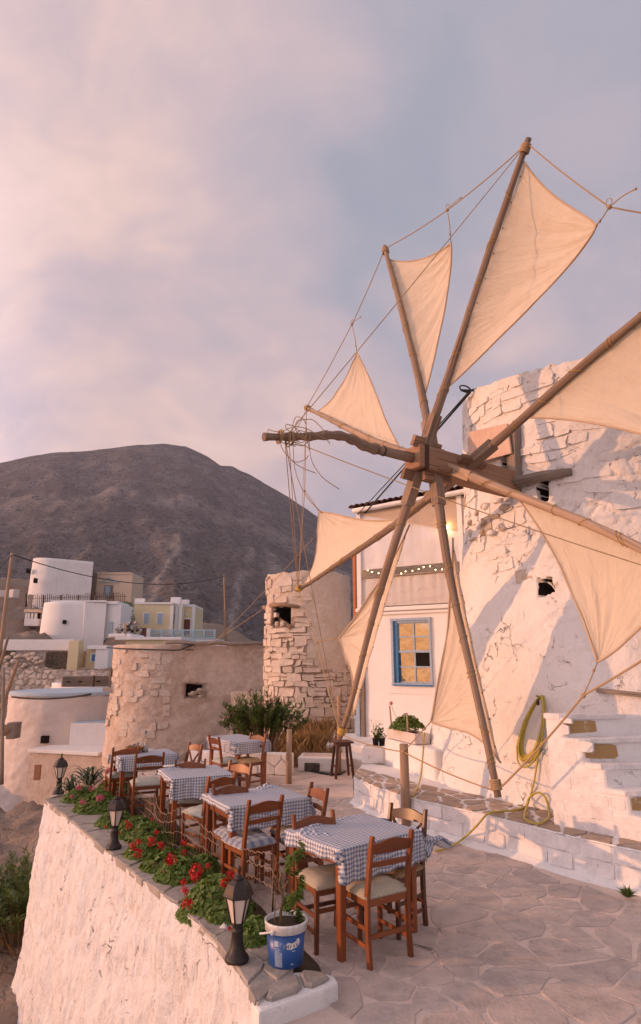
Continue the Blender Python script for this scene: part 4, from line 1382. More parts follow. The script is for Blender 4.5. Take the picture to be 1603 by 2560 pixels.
    # sails: corners measured on the wheel plane
    spec = {'A': ((1060, 915), (1244, 376), (1393, 524), .42), 'B': ((993, 944), (916, 612), (1052, 566), .36), 'C': ((950, 1043), (744, 968), (832, 828), .16), 'D': ((950, 1222), (712, 1383), (742, 1204), .14),
            'E': ((955, 1235), (812, 1700), (787, 1503), .14), 'F': ((1078, 1250), (1163, 1800), (1002, 1702), .12), 'G': ((1208, 1165), None, (1394, 1560), .24), 'H': ((1240, 1003), None, None, .36)}
    CLEW = {}
    for k in ORDER:
        (u0, v0), outer, clew, bil = spec[k]
        c = HC + HN * OFF[k]
        dn = (TIP[k] - c).normalized(); LN = (TIP[k] - c).length
        sidev = HN.cross(dn).normalized() * BEND[k]
        nxt = ORDER[(ORDER.index(k) - 1) % 8]
        tang = HN.cross(dn)
        if tang.dot(TIP[nxt] - c) < 0: tang = -tang
        def onspar(u, v):
            return max(0.0, (wheel_pt(u, v, k) - c).dot(dn))
        r0 = onspar(u0, v0)
        r1 = onspar(*outer) if outer else 4.0
        edge = (0.035 if k == 'A' else 0.0) if k not in 'EF' else -0.062
        if clew: cl = wheel_pt(*clew, k)
        else: cl = c + dn * 3.15 + tang * 1.95
        cl = cl - HN * 0.10
        CLEW[k] = cl.copy()
        back = -HN * (0.10 if k in 'EF' else 0.02)
        seed = ord(k)
        NA, NB = 44, 30
        def fn(a, b, k=k, c=c, dn=dn, tang=tang, r0=r0, r1=r1, cl=cl, edge=edge, back=back, seed=seed, bil=bil, sidev=sidev, LN=LN):
            bb = 0.002 + 0.998 * b
            hol = 0.16 * 4 * bb * (1 - bb) * (0.6 if k in 'AB' else 1.0)
            aa = 0.5 + (a - 0.5) * (1 - hol)
            lp = c + dn * lerp(r0, r1, aa) + tang * edge + back + sidev * math.sin(PI * min(1.0, lerp(r0, r1, aa) / LN))
            # the luff sags a little between its lashings
            lp = lp + tang * (0.006 * math.sin(a * (r1 - r0) / 0.5 * 2 * PI) + 0.006) * (1 - bb)
            P = lp.lerp(cl, 1 - (1 - bb))
            wv = bil * 1.95 * (bb ** 0.80) * ((1 - bb) ** 0.75) * (0.55 + 0.45 * math.sin(PI * a))
            wr = 0.050 * fbm((a * 11 + seed, bb * 1.3, seed), 3) * bb * (1 - bb) * 2.2 + 0.030 * math.sin(a * 34 + 3 * fbm((a * 3, seed, bb), 2)) * (bb ** 2) * (1 - bb) * 2
            wr += 0.010 * fbm((a * 30, bb * 2.0, seed + 3), 2) * (1 - bb) ** 3 + 0.02 * fbm((a * 3, bb * 3, seed + 9), 3) * math.sin(PI * bb)
            return P - HN * (wv + wr) - O
        m = MB()
        m.grid(NA, NB, fn, True, uvf=lambda u, v: (u * 2.2, v * 2.2))
        s = m.build('sail', M_SAIL, t)
        m = MB()
        for a in (0.0, 1.0):
            pth = [Vector(fn(a, b / 26)) for b in range(27)]
            m.tube(pth, 0.013, 6)
        m.build('hem', M_SAILHEM, s)
        m = MB()
        for q in range(9):
            p = Vector(fn((q + 0.5) / 9, 0.012)) + HN * 0.008
            m.ball(p, 0.009, 6, 4)
        m.build('eyelets', M_IRON, s)['kind'] = 'stuff'
    # rim rope from tip to tip, pulled in by each clew line
    knots = {'A': (1437, 488), 'B': (1055, 495), 'C': (830, 765), 'F': None, 'G': (1376, 1640)}
    for k in ORDER:
        nxt = ORDER[(ORDER.index(k) - 1) % 8]
        a, b = TIP[k] - O, TIP[nxt] - O
        if knots.get(k):
            kp = wheel_pt(*knots[k], k) - O
        else:
            kp = a.lerp(b, 0.55) + (CLEW[k] - O - a.lerp(b, 0.55)) * 0.12
        m = MB()
        m.tube(sag(a, kp, 0.03, 8) + sag(kp, b, 0.03, 8)[1:], 0.0085 if k not in 'G' else 0.012, 5)
        m.ball(kp, 0.028, 6, 5)
        m.build('rim_rope', M_ROPE, t)
        m = MB(); m.tube([kp, (kp + CLEW[k] - O) / 2 + Vector((0.01, 0, 0.01)), CLEW[k] - O], 0.007, 5)
        m.ball(kp.lerp(CLEW[k] - O, 0.75), 0.018, 6, 4)
        if k in 'ABC':     # loose rope end
            m.tube(spline([kp, kp + HH * 0.15 + HV * 0.02, kp + HH * 0.3 + HV * 0.0], 4), 0.006, 4); m.ball(kp + HH * 0.3, 0.016, 5, 4)
            m.tube([kp + HV * 0.05 + (HH * math.cos(a) * 0.6 + HV * math.sin(a)) * 0.06 for a in np.linspace(0, 2 * PI, 10)], 0.005, 4)
        m.build('clew_line', M_ROPE, t)
    # stays from the bowsprit
    for k, dr in (('A', .02), ('B', .05), ('C', .12), ('D', .05), ('E', .10), ('G', .06), ('H', .03)):
        if k in 'BH': continue
        m = MB(); m.tube(sag(KNOT, TIP[k] - O, dr, 14), 0.006, 5); m.build('stay', M_ROPE, t)
    m = MB(); m.tube(sag(KNOT + Vector((.05, 0, 0)), TIP['D'] - O + Vector((.02, 0, .02)), .12, 14), 0.005, 5); m.build('stay', M_ROPE, t)
    m = MB(); m.tube(sag(TIP['C'] - O, TIP['D'] - O, .10, 14), 0.005, 5); m.build('stay', M_ROPE, t)
    # tangle of spare rope on the bowsprit
    m = MB()
    for q in range(6):
        cpt = KNOT + Vector((rr.uniform(-.05, .35), rr.uniform(-.05, .05), rr.uniform(-.12, .14)))
        e1 = Vector((rr.uniform(.5, 1), rr.uniform(-.3, .3), rr.uniform(-.6, .6))).normalized(); e2 = Vector((rr.uniform(-.3, .3), rr.uniform(-.4, .4), 1)).normalized()
        ra, rb = rr.uniform(.08, .30), rr.uniform(.06, .22)
        m.tube([cpt + e1 * ra * math.cos(a) + e2 * rb * math.sin(a) + Vector((0, 0, .01 * math.sin(5 * a))) for a in np.linspace(0, rr.uniform(4.5, 6.6), 20)], 0.0055, 5)
    for q in range(7):
        cpt = KNOT + HN * rr.uniform(-.10, .10)
        ra = rr.uniform(.055, .10)
        m.tube([cpt + HV * ra * math.cos(a) + HH * ra * math.sin(a) + HN * rr.uniform(-.01, .01) for a in np.linspace(0, 6.3, 14)], 0.008, 5)
    for (x, z, l) in ((.10, -.05, .9), (.30, -.05, .6), (.02, -.1, .35)):
        p = KNOT + Vector((x, 0, z))
        m.tube(spline([p, p + Vector((.03, 0, -l * .4)), p + Vector((.16, 0, -l * .75)), p + Vector((.36, 0, -l))], 5), 0.006, 4)
    m.build('rope_tangle', M_ROPE, t)
    return KNOT + O
KNOT = rotor()
# ------------------------------------------------------------------ two-storey house with glazed-in veranda
HA = Vector((0.95, 15.5, 0.0))
HD = Vector((0.835, -0.55, 0)).normalized()
HNRM = Vector((-HD.y, HD.x, 0)) * -1.0            # outward, towards the terrace
if HNRM.y > 0: HNRM = -HNRM
def house():
    t = thing('whitewashed_house', 'whitewashed two-storey house with blue sash window and glazed veranda', 'house', HA)
    def L(s, z, out=0.0): return HD * s + HNRM * out + Vector((0, 0, z))
    def hx(px, py): 
        p = gpl(px, py, HA, HNRM) - HA
        return p.dot(HD), p.z
    sw0, zt = hx(922, 1459); sw1, _ = hx(1016, 1459); zb = hx(925, 1616)[1]
    S1 = 4.4
    # ground-floor wall with the window opening left free
    m = MB()
    def wallrect(s0, s1, z0, z1, nu, nv):
        m.grid(nu, nv, lambda u, v: L(lerp(s0, s1, u), lerp(z0, z1, v), 0.010 * fbm((lerp(s0, s1, u) * 2.5, lerp(z0, z1, v) * 2.5, 3), 4) - 0.01), True)
    wallrect(0, sw0, -0.3, 3.28, 20, 50); wallrect(sw1, S1, -0.3, 3.28, 30, 50)
    wallrect(sw0, sw1, -0.3, zb, 14, 24); wallrect(sw0, sw1, zt, 3.28, 14, 6)
    # reveals and returns
    for (a, b, c, d) in ((L(sw0, zb), L(sw0, zt), L(sw0, zt, -.22), L(sw0, zb, -.22)), (L(sw1, zb), L(sw1, zb, -.22), L(sw1, zt, -.22), L(sw1, zt)), (L(sw0, zb), L(sw0, zb, -.22), L(sw1, zb, -.22), L(sw1, zb)), (L(sw0, zt), L(sw1, zt), L(sw1, zt, -.22), L(sw0, zt, -.22)),
                         (L(0, -.3), L(0, 3.28), L(0, 3.28, -4), L(0, -.3, -4)), (L(0, 3.28), L(S1, 3.28), L(S1, 3.28, -4), L(0, 3.28, -4)), (L(S1, -.3), L(S1, -.3, -4), L(S1, 3.28, -4), L(S1, 3.28)), (L(0, -.3, -4), L(0, 3.28, -4), L(S1, 3.28, -4), L(S1, -.3, -4))):
        m.face([m.vert(p) for p in (a, b, c, d)])
    m.build('wall', M_WASH_HOUSE, t)
    m = MB(); m.beam(L(-0.04, 3.30, 0.02), L(S1, 3.30, 0.02), 0.16, 0.10); m.beam(L(-0.02, 3.20, 0.01), L(S1, 3.20, 0.01), 0.10, 0.07)
    m.build('string_course', M_WASH_HOUSE, t, 0.03, 3)
    # sash window
    w = bpy.data.objects.new('sash_window', None); COL.objects.link(w); w.parent = t
    def bar(s0, z0, s1, z1, wd, dp, out, mat, name, par):
        mm = MB(); mm.beam(L(s0, z0, out), L(s1, z1, out), wd, dp, HNRM); return mm.build(name, mat, par, 0.004)
    bar(sw0 + .03, zb, sw0 + .03, zt, 0.06, 0.05, 0.015, M_FRAMEPAINT, 'frame', w); bar(sw1 - .025, zb, sw1 - .025, zt, 0.05, 0.05, 0.015, M_FRAMEPAINT, 'frame', w)
    bar(sw0 - .01, zt - .03, sw1 + .01, zt - .03, 0.06, 0.05, 0.016, M_FRAMEPAINT, 'frame', w); bar(sw0 - .01, zb + .025, sw1 + .01, zb + .025, 0.06, 0.05, 0.016, M_FRAMEPAINT, 'frame', w)
    bar(sw0 + .115, zb + .05, sw0 + .115, zt - .06, 0.10, 0.12, -0.06, M_BLUEPAINT, 'jamb', w)
    bar(sw0 + .06, zb + .012, sw1, zb + .012, 0.03, 0.09, 0.05, M_BLUEPAINT, 'sill', w)
    bar(sw0 + .10, zt - .085, sw1 - .04, zt - .085, 0.05, 0.06, -0.03, M_FRAMEPAINT, 'head', w)
    sa, sb = sw0 + .165, sw1 - .055
    zm = lerp(zb, zt, 0.50)
    rails = [zb + .07, lerp(zb + .07, zm, .5), zm, lerp(zm, zt - .1, .5), zt - .11]
    for i, z in enumerate(rails): bar(sa, z, sb, z, 0.055 if i == 2 else 0.035, 0.05 if i == 2 else .035, -0.045 if i > 1 else -0.07, M_FRAMEPAINT, 'rail', w)
    sm = (sa + sb) / 2
    bar(sm, rails[0], sm, rails[2], 0.035, .034, -0.07, M_FRAMEPAINT, 'stile', w); bar(sm, rails[2], sm, rails[4], 0.035, .034, -0.045, M_FRAMEPAINT, 'stile', w)
    bar(sb, rails[0], sb, rails[4], 0.04, .05, -0.05, M_FRAMEPAINT, 'stile', w); bar(sa - .01, rails[0], sa - .01, rails[2], 0.035, .04, -0.07, M_BLUEPAINT, 'stile', w); bar(sa - .01, rails[2], sa - .01, rails[4], 0.035, .04, -0.05, M_FRAMEPAINT, 'stile', w)
    for r in range(4):
        for c in range(2):
            s0, s1 = (sa, sm) if c == 0 else (sm, sb)
            mm = MB()
            out = -0.075 if r < 2 else -0.05
            tl = rnd.uniform(-.004, .004); t2 = rnd.uniform(-.004, .004)
            vs = [L(s0, rails[r], out + tl), L(s1, rails[r], out - tl), L(s1, rails[r + 1], out - tl + t2), L(s0, rails[r + 1], out + tl + t2)]
            a = [mm.vert(p) for p in vs]; b = [mm.vert(p - HNRM * .006) for p in vs]
            mm.face(a); mm.face(list(reversed(b)))
            for i in range(4): mm.face([a[i], b[i], b[(i + 1) % 4], a[(i + 1) % 4]])
            mm.build('pane', M_DARK if (r == 1 and c == 1) else M_WINGLASS, w)
    # drip ledge, door edge at the left, grey board
    m = MB(); m.beam(L(sw0 - .1, zb - .16, .01), L(sw1 + .25, zb - .16, .01), 0.025, 0.03); m.build('drip_ledge', M_WASH_HOUSE, t)
    m = MB(); m.beam(L(0.10, 0.3, .03), L(0.10, 3.15, .03), 0.11, 0.06, HNRM); m.build('door_edge_board', M_GREYWOOD, t, .01)
    m = MB(); m.beam(L(-.02, 0.3, .03), L(-.02, 3.15, .03), 0.10, 0.08, HNRM); m.build('corner_pilaster', M_FRAMEPAINT, t, .01)
    # veranda: posts, curtain, clear plastic, rail, awning, eave beam and tiled roof
    ze = hx(835, 1207)[1]
    m = MB(); m.beam(L(0.06, 3.35, 0.02), L(0.06, ze, 0.02), 0.12, 0.10, HNRM); m.build('veranda_post', M_TRIM, t, .012)
    sr = hx(1093, 1250)[0]
    m = MB(); m.beam(L(sr - .05, 3.35, 0.02), L(sr - .05, ze, 0.02), 0.12, 0.10, HNRM); m.build('veranda_post', M_TRIM, t, .012)
    m = MB(); m.beam(L(-.10, 3.1, 0.0), L(-.10, 4.95, 0.0), 0.075, 0.075, HNRM); m.build('orange_post', M_ORANGEPOST, t, .008)
    m = MB(); m.beam(L(-.10, 2.75, 0.0), L(-.10, 3.1, 0.0), 0.08, 0.08, HNRM); m.build('post_foot', M_TRIM, t, .008)
    z1, z2 = hx(860, 1366)[1], hx(900, 1340)[1]
    m = MB(); m.grid(90, 8, lambda u, v: L(lerp(.12, 3.9, u), lerp(3.38, z1, v), 0.012 * math.sin(u * 95 + 4 * fbm((u * 9, 0, 0), 2)) * (.3 + .7 * v) + .01), True); m.build('curtain', M_CURTAIN, t)
    m = MB(); m.beam(L(.1, z1 + .03, .03), L(3.9, z1 + .03, .03), .05, .04); m.build('veranda_rail', M_GREYWOOD, t, .006)
    m = MB(); m.grid(60, 24, lambda u, v: L(lerp(.12, 3.9, u), lerp(z2, ze - .05, v), 0.02 * fbm((u * 9, v * 3, 3), 3)), True); m.build('plastic_sheet', M_FILM, t)
    m = MB(); m.grid(40, 4, lambda u, v: L(lerp(.12, 3.9, u), lerp(z1 + .05, z2, v), .01), True); m.build('plastic_sheet', M_FILMCLEAR, t)
    m = MB()
    m.grid(20, 8, lambda u, v: L(lerp(.1, 3.9, u), lerp(3.3, ze, v), -1.7), True)
    m.grid(4, 4, lambda u, v: L(.08, lerp(3.3, ze, v), lerp(-1.7, 0, u)), True)
    m.grid(4, 4, lambda u, v: L(3.95, lerp(3.3, ze, v), lerp(-1.7, 0, u)), True)
    m.build('inner_wall', M_WASH_HOUSE, t)
    m = MB(); m.grid(30, 10, lambda u, v: L(lerp(.1, 3.9, u), ze - .02 - .55 * math.sin(v * 1.4) * (0.35 + .65 * u) + .02 * math.sin(u * 30), lerp(0.03, -1.6, 1 - v) if False else lerp(0.05, -1.2, v)), True); m.build('awning', M_AWNING, t)
    m = MB(); m.grid(30, 5, lambda u, v: L(lerp(.12, 3.9, u), ze - .06 - v * (0.05 + 1.05 * u), .045 + .01 * math.sin(u * 40) * v), True); m.build('awning_valance', M_AWNING, t)
    a, b = gpl(833, 1205, HA + HNRM * .15, HNRM) - HA, gpl(1100, 1158, HA + HNRM * .15, HNRM) - HA
    d = (b - a)
    m = MB(); m.tube([a + d * k / 10 + Vector((0, 0, .008 * math.sin(k * 2.1))) for k in range(11)] + [a + d * 1.25], 0.062, 9); m.build('eave_beam', M_WASH_HOUSE, t)
    rf = MB(); rf.grid(4, 4, lambda u, v: a + d * lerp(-.01, 1.25, u) - HNRM * (v * 3.2 - .02) + Vector((0, 0, .075 + v * .42)), False); roof = rf.build('roof', M_TILE, t)
    tm = MB()
    tm.grid(8, 3, lambda u, v: (0.085 * math.cos(PI * u) * (1 - .12 * v), 0.44 * v, 0.070 * math.sin(PI * u)), True)
    tm.grid(8, 3, lambda u, v: (0.068 * math.cos(PI * u) * (1 - .12 * v), 0.44 * v, 0.053 * math.sin(PI * u)), True)
    tme = tm.mesh('roof_tile')
    ang = math.atan2(-HNRM.x, -HNRM.y)
    for r in range(2):
        for c in range(24):
            o = link('roof_tile', tme, M_TILE, roof)
            o.location = a + d * (c / 19.0 - .01) - HNRM * (r * .36 - .05) + Vector((0, 0, .088 + r * .055 + rnd.uniform(-.008, .012)))
            o.rotation_euler = (0.14, rnd.uniform(-.05, .05), -ang + rnd.uniform(-.04, .04))
    # fairy lights and the two lamps behind the plastic
    m = MB(); wires = []
    for k in range(46):
        s = .2 + 3.5 * k / 45; wires.append(L(s, lerp(z1, z2, .62) + .05 * math.sin(s * 4.3) + .05 * math.sin(s * 11), -.10))
    m.tube(wires, .004, 4); lw = m.build('fairy_light_wire', M_DARKROPE, t)
    bm_ = MB(); bm_.ball((0, 0, 0), .011, 6, 4); bme = bm_.mesh('bulb')
    for k in range(0, 46, 2):
        o = link('bulb', bme, M_BULB, lw, wires[k] + Vector((rnd.uniform(-.02, .02), 0, rnd.uniform(-.04, .03))))
    for (px, py, r) in ((1051, 1243, .05),):
        p = gpl(px, py, HA + HNRM * .12, HNRM) - HA
        m = MB(); m.ball(p, r, 10, 8); m.build('lamp_bulb', M_BULB, t)
    return t
house()

# ------------------------------------------------------------------ generic round mill body
def round_mill(name, label, cx, cy, zb, zt, r0, r1, mat, rough=.05, ang=None, holes=(), squash=None, flat=None, tvar=.06, nth=150, nz=90, seed=1, cat='windmill', joint=None):
    O = Vector((cx, cy, zb))
    t = thing(name, label, cat, O)
    mb = MB(); rec = []
    for j in range(nz + 1):
        v = j / nz
        for i in range(nth):
            th = 2 * PI * i / nth
            z = lerp(0, zt - zb + tvar * fbm((math.cos(th) * 3, math.sin(th) * 3, seed), 4), v)
            r = lerp(r0, r1, v ** .8)
            x, y = math.cos(th), math.sin(th)
            px, py = x * r, y * r
            q = (px * 1.2 + seed, py * 1.2, z * 1.2)
            h = rough * (fbm(q, 3) * .9 + .45 * fbm((q[0] * 4, q[1] * 4, q[2] * 4), 3) + .2 * fbm((q[0] * 12, q[1] * 12, q[2] * 12), 2))
            inn = any(a0 < th < a1 and z0 - zb < z < z1 - zb for (a0, a1, z0, z1) in holes)
            if inn: h -= .5
            rec.append(inn)
            px, py = x * (r + h), y * (r + h)
            if flat: px, py = flat(px, py)
            mb.v.append((px, py, z))
    for j in range(nz):
        for i in range(nth):
            i2 = (i + 1) % nth
            q = [j * nth + i, j * nth + i2, (j + 1) * nth + i2, (j + 1) * nth + i]
            mb.face(q, None, True, 1 if any(rec[k] for k in q) else (2 if joint and joint(360 * i / nth, j / nz) else 0))
    top = [nz * nth + i for i in range(nth)]
    mb.face(top, None, False)
    mb.build('wall', [mat, M_DARK, M_BACKING], t)
    return t

# rubble mill left of the house
def stone_mill():
    Y = 19.0
    L = gy(618, 1560, Y); R_ = gy(838, 1560, Y)
    cx = (L.x + R_.x) / 2; r = (R_.x - L.x) / 2 * 1.0
    cy = Y + 0.1
    zt = gy(727, 1345, Y - r).z; zb = gy(727, 1765, Y - r).z - .3
    RR = lambda z: lerp(r * 1.0, r * .965, (z - zb) / (zt - zb))
    def sight(u, v):
        p = gy(u, v, cy); k = 0
        rr_ = ray(u, v); s = 12.0
        while s < 30:
            s += .02; p = CAM + rr_ * s
            if math.hypot(p.x - cx, p.y - cy) < RR(p.z): break
        return math.atan2(p.y - cy, p.x - cx) % (2 * PI), p.z
    a0, zA = sight(645, 1434); a1, zB = sight(681, 1472)
    t = round_mill('rubble_stone_mill', 'roofless limewashed rubble stone mill tower left of the white house', cx, cy, zb, zt, r * 1.0 - .060, r * .965 - .060, M_STONEWASH, .035, holes=[(a0, a1, zB, zA)], nth=170, nz=130, seed=4, joint=lambda dg, f: 195 < dg < 335 and (f < .46 or (dg < 268 and f < .74)))
    O = Vector((cx, cy, zb))
    rr = random.Random(8)
    def mp(u, v, h):
        th = u / r; rad = RR(v) - .03 + h
        return Vector((rad * math.cos(th), rad * math.sin(th), v - zb))
    rws = []
    z = zb + .55
    while z < zt - .08:
        hgt = rr.uniform(.12, .27); rws.append((z, min(z + hgt, zt - .06))); z += hgt
    cells = []
    for c in brick_rows(math.radians(170) * r, math.radians(370) * r, rws, .13, .56, (.002, .013), rr, .040):
        q = rr.random()
        (a_, b_, c_, d_) = c
        if q < .16:                       # two thin stones instead of one
            f = rr.uniform(.35, .65); l1 = (a_[0], lerp(a_[1], d_[1], f)); l2 = (b_[0], lerp(b_[1], c_[1], f))
            cells += [[a_, b_, (l2[0], l2[1] - .008), (l1[0], l1[1] - .008)], [(l1[0], l1[1] + .008), (l2[0], l2[1] + .008), c_, d_]]
        elif q < .45:                     # lopsided stone: one extra shoulder
            cells.append([a_, b_, (lerp(b_[0], c_[0], .5) + rr.uniform(-.03, .02), lerp(b_[1], c_[1], rr.uniform(.4, .7))), (c_[0] - rr.uniform(.0, .05), c_[1]), (d_[0] + rr.uniform(0, .05), d_[1])])
        else: cells.append(c)
    for c in cells:
        if not c or parea(c) < .008: continue
        cxx = sum(p[0] for p in c) / len(c) / r; cy_ = sum(p[1] for p in c) / len(c)
        f = (cy_ - zb) / (zt - zb); deg = math.degrees(cxx)
        if a0 - .06 < cxx < a1 + .06 and zB - .10 < cy_ < zA + .10: continue
        # smooth old plaster high on the right and in a band at the left
        if f > .50 + .06 * math.sin(deg * .1) and deg > 268: continue
        if f > .80 and rr.random() < .6: continue
        if deg < 195 and rr.random() < .5: continue
        if deg > 335 and rr.random() < .5: continue
        m = MB(); stone_mb(m, soften(c, .010, .10), mp, .08, rr.uniform(.006, .034), .007, .07)
        m.build('stone', M_MILLSTONE, t)
    for (u, v, w, mat) in ((640, 1429, 66, 0), (622, 1478, 66, 0)):
        p = sight(u, v); q = sight(u + w, v + (2 if w > 60 else 0))
        m = MB(); m.tube([mp(p[0] * r, p[1], .05), mp((p[0] + q[0]) / 2 * r, p[1] + .01, .07), mp(q[0] * r, q[1], .05)], [.055, .06, .05], 7, jit=.1); m.build('lintel_beam', M_POST, t)
    p, q = sight(643, 1432), sight(641, 1475)
    m = MB(); m.tube([mp(p[0] * r, p[1], .03), mp(q[0] * r, q[1], .03)], .045, 6, jit=.1); m.build('window_post', M_POST, t)
    for k in range(2):
        p = sight(652 + 14 * k, 1469)
        m = MB(); pl = [(p[0] * r - .07, p[1] - .09), (p[0] * r + .07, p[1] - .09), (p[0] * r + .06, p[1] + .04 + .03 * k), (p[0] * r - .07, p[1] + .03)]
        stone_mb(m, soften(pl, .008, .2), mp, .15, .05, .03, .05, .1); m.build('stone', M_MILLSTONE, t)
    return t
stone_mill()

# tan plastered mill with a rounded end
def tan_mill():
    Y = 21.0
    Q1 = gy(402, 1640, Y); Q2 = gy(690, 1640, 22.4)
    tv = (Q2 - Q1); tv.z = 0; tv.normalize()
    n = Vector((tv.y, -tv.x, 0))
    if n.y > 0: n = -n
    r = 1.80
    C = Vector((Q1.x, Q1.y, 0)) - n * r
    zt = gy(402, 1520, Y).z; zb = gy(250, 1850, Y).z - 1.2
    O = Vector((C.x, C.y, zb))
    t = thing('tan_plastered_mill', 'tan plastered roofless mill with rounded end and square hole behind the far tables', 'windmill', O)
    path = []
    L2 = (Q2 - Q1).length
    for k in range(40): path.append((Vector((Q2.x, Q2.y, 0)).lerp(Vector((Q1.x, Q1.y, 0)), k / 39), n))
    a1 = math.atan2(n.y, n.x)
    for k in range(1, 90):
        a = a1 - PI * k / 89 * 1.0
        d = Vector((math.cos(a), math.sin(a), 0)); path.append((C + d * r, d))
    for k in range(1, 12): path.append((C - n * r + tv * k * .6, -n))
    hs = gy(437, 1614, Y); he = gy(476, 1645, Y)
    mb = MB(); rec = []; NZ = 110
    for j in range(NZ + 1):
        for (p, d) in path:
            v = j / NZ
            z = lerp(zb, zt + .05 * fbm((p.x * 1.5, p.y * 1.5, 2), 4), v)
            batter = .15 * (1 - v)
            h = .06 * fbm((p.x * .9, p.y * .9, z * .9), 3) + .022 * fbm((p.x * 4, p.y * 4, z * 4), 4) + .010 * fbm((p.x * 13, p.y * 13, z * 13), 2) + batter
            inn = d.y < -.8 and hs.x - .05 < p.x < he.x + .05 and he.z < z < hs.z
            if inn: h -= .35
            rec.append(inn)
            mb.v.append(tuple(p + d * h + Vector((0, 0, z)) - O))
    m_ = len(path)
    for j in range(NZ):
        for i in range(m_ - 1):
            q = [j * m_ + i, j * m_ + i + 1, (j + 1) * m_ + i + 1, (j + 1) * m_ + i]
            mb.face(q, None, True, 1 if all(rec[k] for k in q) else 0)
    mb.face([NZ * m_ + i for i in range(m_)])
    mb.build('wall', [M_TAN, M_DARK], t)
    rr = random.Random(2)
    # rubble showing through the worn plaster of the rounded end
    rws = []; z = zb + 2.6
    while z < zt - .1:
        hgt = rr.uniform(.14, .26); rws.append((z, z + hgt)); z += hgt
    for c in brick_rows(0.0, r * 1.9, rws, .18, .5, (.006, .02), rr, .04):
        cxx = sum(p[0] for p in c) / 4; cyy = sum(p[1] for p in c) / 4
        if fbm((cxx * 1.1, cyy * 1.2, 5), 3) < .02 + .12 * (cxx < .4): continue
        m = MB()
        def mp(u, v, h):
            a = a1 - u / r; d = Vector((math.cos(a), math.sin(a), 0)); k = (v - zb) / (zt - zb)
            return C + d * (r + .15 * (1 - k) + .02 + h) + Vector((0, 0, v)) - O
        stone_mb(m, soften(c, .012, .14), mp, .10, rr.uniform(.0, .03), .012, .05); m.build('stone', M_MILLSTONE, t)
    # loose stones stuck in the window hole and along the crumbling left edge
    for k in range(9):
        p = Vector((rr.uniform(hs.x, he.x), Q1.y + .15 + rr.uniform(-.05, .1), rr.uniform(he.z + .03, lerp(he.z, hs.z, .7)))) - O
        m = MB(); m.ball(p, rr.uniform(.06, .10), 7, 5, (1.2, 1, .8)); m.build('loose_stone', M_BARESTONE, t)
    # dark cable and grey roof edge on top
    m = MB(); m.tube([Vector((lerp(Q1.x - .2, Q2.x, k / 10), lerp(Q1.y - .3, Q2.y - .1, k / 10), zt + .05 + .03 * math.sin(k * 2))) - O for k in range(11)], .07, 6, jit=.2); m.build('tarred_edge', M_GREYWOOD, t)
    pts = [gy(252, 1527, 21.8), gy(300, 1530, 21.0), gy(360, 1532, 20.75), gy(420, 1533, 20.7), gy(440, 1526, 20.75), gy(455, 1521, 20.8)]
    m = MB(); m.tube([p - O for p in spline(pts, 5)], .022, 5)
    for k in range(4): m.tube([pts[-2] - O + Vector((.12 * math.cos(a) + .06 * k, -.02, .10 * math.sin(a))) for a in np.linspace(0, 5.5, 12)], .012, 4)
    m.build('old_cable', M_DARKROPE, t)
    return t
tan_mill()
# axle beam sticking out of the tan mill, and its little lashing frame
def stub_axle():
    a, b = gy(146, 1607, 21.5), gy(258, 1606, 22.2)
    t = thing('wooden_axle_stub', 'dark mortised axle beam sticking out of the tan mill', 'beam', a)
    m = MB(); m.beam((0, 0, 0), b - a, .34, .34); m.build('beam', M_GREYWOOD, t, .03)
    for f in (.18, .42, .80):
        m = MB(); m.beam((b - a) * f + Vector((0, -.168, .0)) - Vector((.06, 0, 0)), (b - a) * f + Vector((.06, -.168, 0)), .10, .03); m.build('mortise', M_DARK, t)
    m = MB(); m.beam((b - a) * .66 - Vector((.02, 0, 0)), (b - a) * .69, .36, .36); m.build('iron_band', M_IRON, t)
    m = MB(); m.beam(gy(262, 1573, 21.8) - a, gy(259, 1627, 21.8) - a, .13, .08); m.build('end_post', M_GREYWOOD, t, .01)
    m = MB(); m.beam(gy(243, 1625, 21.6) - a, gy(272, 1627, 21.6) - a, .10, .14); m.build('support_stone', M_BARESTONE, t, .03)
stub_axle()
def low_wall():
    a, b = gy(545, 1632, 20.2), gy(622, 1632, 20.2)
    t = thing('low_stone_wall', 'short rubble wall joining the tan mill and the stone mill', 'wall', (a.x, a.y, 0))
    m = MB(); zt = a.z; zb = -1.2
    m.grid(30, 24, lambda u, v: (u * (b.x - a.x), .03 * fbm((u * 9, v * 9, 3), 4), lerp(zb, zt, v)), True)
    m.grid(30, 4, lambda u, v: (u * (b.x - a.x), v * .5, zt + .02 * fbm((u * 8, v, 1), 3)), True)
    m.build('wall', M_STONEWASH, t)
low_wall()
# ------------------------------------------------------------------ village on the slope at the left
def fbox(par, name, mat, u0, u1, v0, v1, Y, depth, O, down=0.0, bev=0.0, yaw=0.0):
    """box whose front spans the sighted width and height at distance Y"""
    a = gy(u0, v0, Y); b = gy(u1, v1, Y)
    z1 = a.z; z0 = b.z - down
    m = MB()
    w = b.x - a.x
    M = T((a.x + b.x) / 2 - O.x, Y - O.y, (z0 + z1) / 2 - O.z) @ RZ(yaw) @ T(0, depth / 2, 0)
    m.box((w, depth, z1 - z0), M)
    return m.build(name, mat, par, bev)
def panel(par, name, mat, u0, u1, v0, v1, Y, O, th=0.05):
    return fbox(par, name, mat, u0, u1, v0, v1, Y, th, O)

